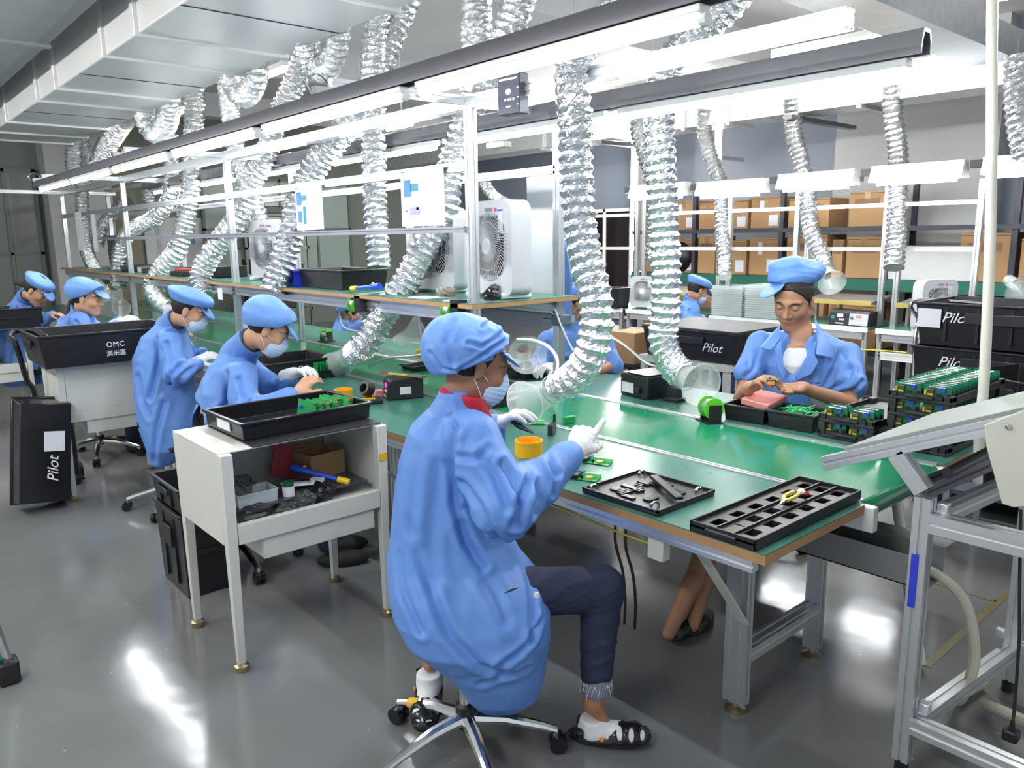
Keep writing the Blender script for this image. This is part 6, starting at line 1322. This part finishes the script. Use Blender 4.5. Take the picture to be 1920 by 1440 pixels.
    MB().tube([pw(946, 1112, 2.185), pw(960, 1106, 2.182), pw(972, 1102, 2.185)], [.001, .0035, .001], 6).build('pocket_tear', rubber, ct_, world=True)
    # jeans
    lo, hi = bounds([hip, kR, kL, aR, aL], .14); lo[2] = max(lo[2], .05); V = Vox(lo, hi, .006)
    V.cone(hip+V3(*(HU*.10-HV*.05)), kR+V3(0, 0, -.01), .075, .074, .04); V.cone(kR, pw(1118, 1262, 2.47), .070, .052, .02); V.cone(hip+V3(*(HU*.02+HV*.07)), kL, .08, .07, .04); V.cone(kL, pw(845, 1195, 2.63), .065, .05, .02)
    V.cone(hip+HV*.06, hip-HV*.03, .10, .10, .04)
    vmesh('trousers', V, denim, body, True, 1, lambda P: .003*folds(P, 9, 2., (1, 0, .2), 1))
    rs = random.Random(3); m = MB()
    for i in range(40):
        a = rs.uniform(0, 2*PI); p = pw(1118, 1272, 2.47)+(HU*math.cos(a)+HV*math.sin(a))*.050; m.tube([p, p+V3(rs.uniform(-.01, .01), rs.uniform(-.01, .01), -rs.uniform(.01, .05))], .0008, 4)
    m.build('frayed_hem', whitecloth, body, world=True)
    V = Vox(*bounds([aR], .12), .005); V.cone(pw(1118, 1262, 2.47), pw(1117, 1290, 2.47), .049, .045, .01); vmesh('turn_up', V, mat('pale_denim_hem', (.20, .22, .27), .9), body)
    # socks and clog sandals
    for a_, t_, nm in ((aR, tR, 0), (aL, tL, 1)):
        f = Vector((t_.x-a_.x, t_.y-a_.y, 0)).normalized(); g = Vector((a_.x, a_.y, 0)) if not nm else Vector((a_.x, a_.y, .09)); F = Fr(g, f if not nm else (f+V3(0, 0, -.45)).normalized())
        V = Vox(*bounds([F.p(-.1, 0, 0), F.p(.22, 0, .14)], .05), .005)
        V.cone(F.p(0, 0, .085), F.p(.0, 0, .05), .042, .045, .02); V.ell(F.p(.03, 0, .045), (.075, .037, .035), F.Rn, .02); V.ell(F.p(.11, 0, .042), (.068, .043, .030), F.Rn, .02); V.cut(F.p(-.0, 0, .088), (0, 0, 1)); vmesh('sock', V, whitecloth, body)
        V = Vox(*bounds([F.p(-.1, 0, -.03), F.p(.24, 0, .12)], .05), .005)
        V.ell(F.p(.05, 0, .028), (.135, .048, .026), F.Rn, .01); V.ell(F.p(.11, 0, .045), (.072, .050, .033), F.Rn, .02); V.cone(F.p(-.04, -.04, .055), F.p(-.04, .04, .055), .014, .014, .01); V.ell(F.p(-.0, 0, .08), (.06, .036, .05), F.Rn, .005, 's')
        for i in range(3): V.ell(F.p(.085+.036*i, -.040, .058), (.0085, .034, .020), F.Rn, .002, 's'); V.ell(F.p(.085+.036*i, .040, .058), (.0085, .034, .020), F.Rn, .002, 's')
        V.cut(F.p(0, 0, .003), F.d(0, 0, -1)) ; s_ = vmesh('clog_shoe', V, blackg, body)
        MB().lathe(F.p(.03, -.047, .045), F.d(0, -1, 0), [(0, .001), (0, .008), (.003, .007), (.003, .001)], 12).build('strap_button', mat('orange_button', (.85, .35, .02), .5), s_, world=True)
    # gloves
    wr2 = wrR; lo, hi = bounds([wrR, pw(1115, 770, 2.47), pw(1120, 850, 2.44)], .075); V = Vox(lo, hi, .0034)
    hand(V, wr2, hd0, HV*-.85+Vector((0, 0, .5)), ((.05, .1, .05), (1.1, 1.0, .7), (1.2, 1.1, .7), (1.25, 1.1, .7)), 1.0, -1, (.7, .5), fat=1.22, k=.005)
    V.cone(pw(1066, 856, 2.41), wrR, .038, .031, .01); vmesh('glove', V, whitecloth, body, True, 1, lambda P: .001*folds(P, 3, 6, (1, 0, 0), 1))
    lo, hi = bounds([wrL, pw(1000, 800, 2.6)], .07); V = Vox(lo, hi, .0036)
    hand(V, wrL, (pw(962, 778, 2.6)-wrL), Vector((0, 0, 1)), ((.5, .5, .3),)*4, .97, 1, (.6, .5), fat=1.2); V.cone(pw(915, 806, 2.62), wrL, .036, .030, .01); vmesh('glove', V, whitecloth, body)
    return body
front_woman()
tk = thing('grip_tool', 'thin black hand tool held in the front worker far gloved hand', 'tool', pw(975, 795, 2.6)); MB().tube([pw(952, 785, 2.59), pw(975, 800, 2.58), pw(1000, 812, 2.56)], [.006, .010, .003], 8).build('body', blackp, tk, world=True)

# ============================================================ 2. the man across the belt
def far_man():
    s = 1.12; h = Fr(pw(1488, 564, 3.82), hdir(-128, 24), (.03, -.05, 1), s)
    neck = pw(1500, 635, 3.86); shL, shR = pw(1590, 668, 3.88), pw(1425, 645, 3.90)        # his left arm is at image right
    elL, wrL = pw(1592, 756, 3.74), pw(1502, 727, 3.60); elR, wrR = pw(1392, 748, 3.80), pw(1404, 728, 3.62)
    chest = pw(1505, 710, 3.90); hip = pw(1510, 830, 4.02)
    lo, hi = bounds([h.p(0, 0, .14), h.p(.12, 0, 0), h.p(-.12, 0, 0), shL, shR, elL, elR, wrL, wrR, pw(1430, 712, 3.45), hip], .09); V = Vox(lo, hi, .0043)
    sculpt_head(V, h, True); V.cone(h.p(-.03, 0, -.05), neck, .060, .062, .025); V.cone(neck, neck+V3(0, 0, -.05), .062, .08, .03)
    V.cone(shR, shL, .05, .05, .04); V.loft([(neck+V3(0, 0, -.03), .11, .07), (chest, .155, .10), (hip, .15, .11)], HU, HV, .03)
    for a, b, c in ((shL, elL, wrL), (shR, elR, wrR)): V.cone(a, b, .045, .041, .015); V.cone(b, c, .041, .027, .01)
    hand(V, wrL, (pw(1445, 732, 3.53)-wrL), Vector((0, 0, -1))+HV*.5, ((.12, .25, .2), (.2, .3, .2), (.3, .35, .25), (.4, .4, .3)), 1.0, -1, (.15, .15), t_out=.45)
    hand(V, wrR, (pw(1432, 706, 3.53)-wrR), Vector((-.2, -.5, .8)), ((.5, .5, .25), (.6, .55, .3), (.7, .6, .35), (.8, .7, .4)), 1.0, 1, (.4, .3), t_out=.45)
    loc = (hip.x, hip.y, 0)
    # legs stretched under the bench, feet bare in sandals
    body = root_body(V, 'person in open blue shirt over white tee, seated across the belt, holding a small board', loc, lambda P: paint_head(h, P, WARMSKIN))
    cap_mesh(body, Fr(h.p(-.010, 0, .010), hdir(-170, 8), (.12, -.02, 1), s), style=1, seed=12, hh=.0045, sc=1.03)
    V = Vox(*bounds([h.p(x, y, z) for x in (-.13, .12) for y in (-.1, .1) for z in (-.08, .14)], .01), .0045)
    hell(V, h, (-.014, 0, .038), (.100, .082, .093), .01); V.cut(h.p(.086, 0, .060), h.d(1, 0, -.8)); V.cut(h.p(.040, 0, .03), h.d(.86, 0, -.42)); V.cut(h.p(-.05, 0, -.035), h.d(.2, 0, -1))
    for q in (-1, 1): hell(V, h, (.0, q*.086, -.010), (.022, .02, .034), .004, 's'); hcone(V, h, (.014, q*.074, .03), (.018, q*.074, -.005), .008, .004, .006)
    vmesh('hair', V, hairm, body, True, 1, lambda P: .0015*folds(P, 5, 7, h.d(1, 0, .2), 3))
    # white tee
    lo, hi = bounds([neck, chest, hip, shL, shR], .08); V = Vox(lo, hi, .0055)
    f = hdir(-110); fu = Vector((-f.y, f.x, 0)); V.loft([(neck+V3(0, 0, -.035), .10, .085), (pw(1500, 680, 3.86), .14, .115), (chest, .16, .130), (hip, .16, .135)], HU, HV, .03); hell(V, Fr(neck+V3(0, 0, .0), (f.x, f.y, -.35)), (0, 0, .01), (.075, .072, .06), .006, 's')
    vmesh('tee_shirt', V, whitecloth, body, True, 1, lambda P: .002*folds(P, 31, 1.6, (0, 0, 1), 3))
    # blue short sleeved shirt, open at the front
    lo, hi = bounds([neck+V3(0, 0, .05), hip, shL, shR, pw(1375, 710, 3.8), pw(1630, 750, 3.75)], .09); V = Vox(lo, hi, .005)
    def L(xl, xr, y, b, w=3.88): c = pw((xl+xr)/2, y, w); return (c, (xr-xl)/2/FPX*w, b)
    V.loft([L(1462, 1545, 622, .09), L(1440, 1585, 645, .12), L(1425, 1598, 680, .14), L(1425, 1600, 730, .145, 3.9), L(1430, 1598, 790, .15, 3.94), L(1430, 1596, 835, .15, 4.0)], HU, HV, .03)
    V.cone(shR, shL, .062, .062, .05); V.cone(shL, pw(1594, 722, 3.78), .062, .084, .03); V.cone(shR, pw(1402, 698, 3.84), .060, .070, .03); 
    V.cut(pw(1594, 742, 3.75), (pw(1590, 760, 3.70)-shL), pw(1594, 742, 3.75)-V3(.13, .13, .15), pw(1594, 742, 3.75)+V3(.13, .16, .06)); V.cut(pw(1392, 716, 3.82), (pw(1390, 745, 3.8)-shR), pw(1388, 716, 3.82)-V3(.12, .1, .15), pw(1392, 716, 3.82)+V3(.085, .12, .06))
    # V opening
    for x0, y0, x1, y1, r0, r1 in ((1495, 632, 1490, 660, .085, .080), (1488, 660, 1482, 700, .080, .046), (1482, 700, 1478, 735, .046, .016)): V.cone(pw(x0, y0, 3.735), pw(x1, y1, 3.735), r0, r1, .008, 's')
    V.cone(neck+V3(0, 0, .01), neck+V3(0, 0, .12), .070, .078, .01, 's')
    mf = coat_folds(21, .004, [(pw(1595, 720, 3.78), .12, (.4, 0, 1), .006), (pw(1400, 690, 3.84), .10, (.4, 0, 1), .005)])
    def W(*a): return [pw(x, y, 3.70) for x, y in a]
    MC = [(W((1588, 668), (1570, 700), (1552, 735)), .016, .016), (W((1605, 690), (1585, 720), (1560, 742)), .011, .012), (W((1572, 655), (1555, 690), (1545, 725)), .012, .010), (W((1618, 715), (1600, 735)), .010, .010), (W((1440, 660), (1425, 690), (1408, 712)), .013, .012), (W((1418, 660), (1412, 690)), .011, .010), (W((1540, 730), (1535, 770)), .014, .010), (W((1440, 700), (1450, 735)), .013, .010), (W((1580, 640), (1594, 668), (1604, 690)), .009, .007)]
    sh_ = vmesh('work_shirt', V, bluecloth, body, True, 1, lambda P: mf(P)+creases(P, MC))
    # collar and lapels: thin shaped flaps lying on the chest
    def flap(name, pts, w, th=.006):
        P = [pw(x, y, ww) for x, y, ww in pts]; n = len(P); off = -HV*th; m = MB(); c = sum(P, Vector())/n
        ins = [c+(p-c)*.93 for p in P]; m.add([p+HV*.012 for p in P]+[p for p in P]+[p+off for p in ins], [tuple(range(n))]+[(i, (i+1) % n, n+(i+1) % n, n+i) for i in range(n)]+[(n+i, n+(i+1) % n, 2*n+(i+1) % n, 2*n+i) for i in range(n)]+[tuple(range(2*n, 3*n))]); m.build(name, bluecloth, sh_, world=True, smooth=50)
    flap('collar_flap', [(1528, 598, 3.88), (1537, 612, 3.84), (1562, 650, 3.73), (1562, 672, 3.715), (1528, 665, 3.705), (1532, 640, 3.73), (1532, 615, 3.80)], 3.7)
    flap('lapel', [(1530, 640, 3.73), (1527, 664, 3.70), (1535, 678, 3.70), (1520, 702, 3.70), (1497, 712, 3.71), (1490, 708, 3.715), (1512, 672, 3.71)], 3.7)
    flap('collar_flap', [(1462, 612, 3.80), (1452, 622, 3.76), (1426, 652, 3.735), (1442, 657, 3.725), (1452, 650, 3.72), (1463, 632, 3.74)], 3.7)
    flap('lapel', [(1463, 634, 3.74), (1452, 652, 3.72), (1458, 690, 3.71), (1468, 712, 3.715), (1472, 700, 3.72), (1466, 668, 3.72)], 3.7)
    MB().lathe(pw(1518, 708, 3.69), -HV, [(0, .0005), (0, .006), (.002, .0055), (.002, .0005)], 12).build('shirt_button', mat('dark_button', (.05, .05, .12), .4), sh_, world=True)
    MB().cbox(pw(1526, 723, 3.712), (.07, .006, .012), Matrix((HU, HV, (0, 0, 1))).transposed()).build('pocket_edge', bluecloth, sh_, world=True, bevel=.002)
    # legs
    for sg, (kx, ky, kw), (ax, ay, aw), (tx, ty, tw) in ((0, (1400, 985, 3.6), (1298, 1095, 3.18), (1255, 1140, 3.05)), (1, (1440, 990, 3.7), (1322, 1085, 3.24), (1300, 1140, 3.12))):
        a = pw(ax, ay, aw); a.z = max(a.z, .09); t = pw(tx, ty, tw); t.z = .03; kn = Vector((3.05, 1.95+.14*sg, .50)); hp = Vector((hip.x-.05, hip.y-.09+.18*sg, .52))
        V = Vox(*bounds([hp, kn], .12), .007); V.cone(hp, kn, .085, .068, .03); V.cone(kn, kn.lerp(a, .45), .065, .06, .02); vmesh('trouser_leg', V, mat('black_trousers', (.012, .012, .014), .8), body)
        V = Vox(*bounds([kn.lerp(a, .3), a, t], .08), .005); V.cone(kn.lerp(a, .35), a, .052, .038, .02); V.cone(a, t+V3(0, 0, .02), .040, .026, .02); V.cone(a+V3(.03, 0, -.02), a, .034, .034, .02); fo = vmesh('bare_foot', V, skinm, body, True, 1, None, lambda P: np.tile(np.array(WARMSKIN), (len(P), 1)))
        d = Vector((t.x-a.x, t.y-a.y, 0)).normalized(); F = Fr(Vector((a.x, a.y, 0)), d); V = Vox(*bounds([F.p(-.08, 0, 0), F.p(.2, 0, .1)], .06), .005); V.ell(F.p(.05, 0, .02), (.13, .048, .02), F.Rn, .01); V.ell(F.p(.09, 0, .04), (.06, .05, .035), F.Rn, .02); V.cut((0, 0, .002), (0, 0, -1)); vmesh('sandal', V, blackp, body)
    return body
far_man()
t = thing('circuit_module', 'tiny green module held between the fingertips of the man', 'circuit module', pw(1447, 714, 3.50), .4); R = Matrix.Rotation(.5, 3, 'Y'); MB().cbox((0, 0, 0), (.035, .042, .004), R).build('board', pcb, t); MB().cbox((0, 0, -.013), (.024, .03, .02), R).build('coil_block', copper, t); MB().cbox((.0, .008, .008), (.012, .01, .01), R).build('chip', blackp, t)

# ============================================================ 3. the other workers
def worker(label, hp, hw, az, pitch, torso, sleeves, glove, skin=LIGHTSKIN, s=1., mask=True, capst=0, capsc=1., seed=1, hh=.0065, bare=(), extra=None, low=-.035, legs=None, u=HU, v=HV, capbrim=True):
    """torso: [(xl, xr, y, depth half)], torso w; sleeves: [(sh, el, wr)] pixel+w; glove: [(wrist, fingertip, normal, white?)]"""
    h = Fr(pw(hp[0], hp[1], hw), hdir(az, pitch), (0, 0, 1), s); tw, rows = torso
    def L(e): xl, xr, y, b = e[:4]; c = pw((xl+xr)/2, y, tw); return (c, (xr-xl)/2/FPX*tw, b)
    lv = [L(e) for e in rows]; neck = lv[0][0]; S3 = [[pw(*q) for q in sl] for sl in sleeves]; G = [(pw(*a), pw(*b), Vector(n), wh, th) for a, b, n, wh, th in glove]
    pts = [h.p(0, 0, .14), h.p(.12, 0, 0), h.p(-.12, 0, 0)]+[c for c, _, _ in lv]+[q for sl in S3 for q in sl]+[g[1] for g in G]
    V = Vox(*bounds(pts, .10), hh if hh < .006 else hh*.8)
    sculpt_head(V, h); V.cone(h.p(-.03, 0, -.05), neck, .050, .054, .02); V.loft([(c, a*.8, b*.75) for c, a, b in lv], u, v, .03)
    for sl in S3: V.cone(sl[0], sl[1], .045, .038, .02); V.cone(sl[1], sl[2], .038, .025, .01)
    for a, b, n, wh, th in G: hand(V, a, b-a, n, ((.55, .55, .35),)*4, .95*s, th, (.5, .4))
    body = root_body(V, label, (lv[-1][0].x, lv[-1][0].y, 0), lambda P: paint_head(h, P, skin))
    if legs is None:
        # lower body: trousers to the floor
        b0 = lv[-1][0]; f = hdir(az); Vv = Vox(*bounds([b0, b0+f*.5, Vector((b0.x+f.x*.45, b0.y+f.y*.45, .05))], .16), .01); sd = Vector((-f.y, f.x, 0))
        for q in (-1, 1): kn = Vector((b0.x, b0.y, .50))+f*.42+sd*.10*q; Vv.cone(Vector((b0.x, b0.y, .52))+sd*.08*q, kn, .085, .065, .03); Vv.cone(kn, Vector((kn.x, kn.y, .12)), .062, .05, .02)
        vmesh('trousers', Vv, denim, body)
        for q in (-1, 1):
            kn = Vector((b0.x, b0.y, 0))+f*.44+sd*.10*q; F = Fr(kn, f); Vs = Vox(*bounds([F.p(-.1, 0, 0), F.p(.2, 0, .1)], .05), .008); Vs.ell(F.p(.05, 0, .03), (.13, .048, .045), F.Rn, .01); Vs.cut((0, 0, .002), (0, 0, -1)); vmesh('shoe', Vs, rubber, body)
    cap_mesh(body, h, style=capst, seed=seed, hh=max(.0055, hh*.8), sc=capsc, brim=capbrim); hair_mesh(body, h, low=low, hh=max(.0055, hh*.8), extra=(lambda V: extra(V, h)) if extra else None)
    if mask: mask_mesh(body, h, .005)
    V = Vox(*bounds(pts, .12), hh); V.loft([(c, a, b) for c, a, b in lv], u, v, .03)
    for i, sl in enumerate(S3):
        r = 1.15 if i in bare else 1.
        V.cone(sl[0], sl[1], .068, .064 if i not in bare else .07, .03)
        if i in bare: continue
        V.cone(sl[1], sl[2].lerp(sl[1], .12), .062, .046, .02)
    V.cone(S3[0][0], S3[1][0], .06, .06, .05)
    ca = neck+V3(0, 0, -.035); cb = ca.lerp(h.p(-.045, 0, -.060), .80); cx = (cb-ca).normalized()
    V.cone(ca, cb, .092, .069, .012); V.cut(cb, cx*1.0+Vector(hdir(az))*.55, cb-V3(.12, .12, .06), cb+V3(.12, .12, .2)); V.cone(cb-cx*.02+hdir(az)*.012, cb+cx*.12+hdir(az)*.05, .056, .062, .005, 's')
    g0 = coat_folds(seed*7+2, .007, [(sl[1], .13, (1, 0, .5), .010) for sl in S3]); s0, e0, w0 = S3[0]; mid = lv[len(lv)//2][0]; bt = lv[-1][0]; bk = -hdir(az)
    WC = [([s0+bk*.05+V3(0, 0, .02), s0+bk*.06+V3(0, 0, -.12), mid+bk*.02+V3(0, 0, -.02)], .016, .015), ([e0+V3(0, 0, .06)+hdir(az)*.03, e0+bk*.01, e0+V3(0, 0, -.06)+bk*.02], .012, .015), ([e0+hdir(az)*.08+V3(0, 0, .04), e0+hdir(az)*.05, e0+hdir(az)*.03+V3(0, 0, -.05)], .010, .012),
          ([s0+hdir(az)*.02, s0.lerp(e0, .5)+hdir(az)*.03, e0+V3(0, 0, .03)], .011, .011), ([mid+bk*.10+V3(0, 0, .10), mid+bk*.08, mid+bk*.02+V3(0, 0, -.12)], .018, .012), ([mid+V3(0, 0, -.05)+hdir(az)*.06, bt+V3(0, 0, .05)], .016, .012)]
    vmesh('work_coat', V, bluecloth, body, True, 1, lambda P: g0(P)+creases(P, WC))
    for a, b, n, wh, th in G:
        if wh: V = Vox(*bounds([a, b], .07), .0045); hand(V, a, b-a, n, ((.55, .55, .35),)*4, 1.0*s, th, (.5, .4), fat=1.2); V.cone(a-(b-a).normalized()*.04, a, .034, .03, .01); vmesh('glove', V, whitecloth, body)
    return body
UP = (0, 0, 1)
worker('person in puffy blue cap seated second along the near bench, one hand gloved', (503, 618), 3.72, 12, 32,
       (3.84, [(425, 470, 655, .07), (395, 470, 685, .14), (374, 465, 730, .16), (368, 465, 790, .165), (364, 490, 850, .18), (362, 520, 920, .20), (370, 530, 980, .18)]),
       [((452, 705, 3.70), (462, 778, 3.60), (556, 738, 3.72)), ((455, 685, 4.0), (520, 735, 4.05), (548, 705, 3.9))],
       [((556, 738, 3.72), (582, 710, 3.74), (-.5, -.4, .7), False, -1), ((545, 702, 3.9), (580, 690, 3.85), (0, 0, 1), True, 1)], LIGHTSKIN, 1.0, True, 0, 1.06, 5, .006)
worker('person in blue coat and mask seated third along the near bench', (355, 583), 4.62, 8, 24,
       (4.72, [(300, 340, 603, .07), (268, 350, 630, .14), (253, 362, 670, .16), (254, 366, 730, .165), (262, 372, 790, .18), (278, 362, 835, .17), (284, 330, 868, .10)]),
       [((318, 640, 4.58), (330, 705, 4.50), (374, 682, 4.65)), ((325, 630, 4.9), (365, 680, 4.95), (380, 662, 4.85))],
       [((368, 678, 4.68), (388, 668, 4.68), (-.3, -.3, .8), True, -1)], LIGHTSKIN, 1.0, True, 2, 1.15, 7, .007)
def pony(V, h): V.cone(h.p(-.09, .02, .0), h.p(-.12, .02, -.14), .040, .022, .02); V.cone(h.p(-.12, .02, -.14), h.p(-.10, .02, -.22), .022, .006, .01)
w4 = worker('person with ponytail and no mask seated behind the big lettered crate', (163, 560), 5.95, 6, 10,
       (6.0, [(135, 168, 582, .07), (112, 172, 598, .13), (100, 180, 630, .15), (100, 185, 690, .16), (102, 190, 760, .17)]),
       [((148, 600, 5.88), (165, 640, 5.85), (225, 606, 6.0)), ((155, 598, 6.1), (190, 625, 6.15), (228, 600, 6.15))],
       [((222, 605, 6.02), (250, 594, 6.05), (-.3, -.3, .8), True, -1)], LIGHTSKIN, 1.08, False, 0, 1.02, 9, .007, extra=pony)
def pony2(V, h): V.cone(h.p(-.08, .0, .0), h.p(-.17, .0, -.05), .034, .014, .02)
worker('person at the far left bending over the bench, dark hair tied behind', (68, 545), 6.9, 2, 38,
       (7.1, [(25, 60, 562, .07), (5, 70, 580, .13), (-12, 75, 610, .16), (-15, 75, 660, .17), (-10, 80, 720, .17)]),
       [((40, 575, 7.0), (55, 610, 6.95), (95, 592, 7.05)), ((45, 572, 7.25), (80, 600, 7.3), (100, 590, 7.2))],
       [((92, 592, 7.05), (112, 588, 7.05), (0, 0, 1), False, -1)], LIGHTSKIN, 1.08, False, 2, 1.02, 10, .008, extra=pony2)
worker('person with mask on the far side, partly hidden by the aluminium post', (1072, 572), 5.05, 205, 22,
       (5.12, [(1058, 1096, 600, .08), (1025, 1130, 622, .15), (1012, 1150, 660, .16), (1012, 1155, 710, .16), (1015, 1150, 780, .17)]),
       [((1030, 640, 5.05), (1012, 690, 4.95), (1020, 688, 4.75)), ((1130, 645, 5.05), (1148, 685, 4.98), (1105, 700, 4.8))],
       [((1028, 690, 4.75), (1010, 690, 4.66), (0, 0, 1), True, 1), ((1100, 702, 4.78), (1070, 698, 4.7), (0, 0, 1), False, -1)], WARMSKIN, 1.0, True, 2, 1.0, 11, .007, bare=(1,))
worker('person with mask at the second row seen from behind in profile, beside the clear trays', (1308, 545), 7.45, 12, 25,
       (7.5, [(1285, 1308, 562, .08), (1270, 1312, 580, .14), (1262, 1312, 610, .15), (1262, 1308, 640, .16), (1262, 1308, 690, .17)]),
       [((1285, 580, 7.4), (1290, 610, 7.35), (1310, 602, 7.4)), ((1295, 578, 7.6), (1305, 605, 7.7), (1318, 600, 7.6))],
       [], WARMSKIN, 1.0, True, 2, 1.1, 12, .008)
worker('person mostly hidden beneath the overhead shelf, bare hand on the far bench', (655, 588), 7.75, 195, 30,
       (7.8, [(650, 676, 600, .08), (632, 690, 612, .14), (622, 700, 640, .16), (622, 700, 690, .17)]),
       [((640, 612, 7.7), (632, 632, 7.6), (640, 632, 7.3)), ((690, 615, 7.7), (700, 640, 7.6), (665, 634, 7.3))],
       [((660, 632, 7.3), (628, 630, 7.2), (0, 0, 1), False, 1)], WARMSKIN, 1.0, True, 2, 1.0, 13, .009)
bc = thing('blue_smock', 'blue cloth smock hanging upright beside the front box fan behind the far post', 'smock', px_(1052, 500, 3.5)); m = MB()
P = [px_(x, y, 3.5) for x, y in ((1036, 434), (1050, 432), (1062, 470), (1070, 520), (1068, 600), (1042, 600))]; m.add([p for p in P]+[p+Vector((.03, .01, 0)) for p in P], [tuple(range(5, -1, -1)), tuple(range(6, 12))]+[(i, (i+1) % 6, 6+(i+1) % 6, 6+i) for i in range(6)]); m.build('cloth', bluecloth, bc, world=True, smooth=0, bevel=.006)
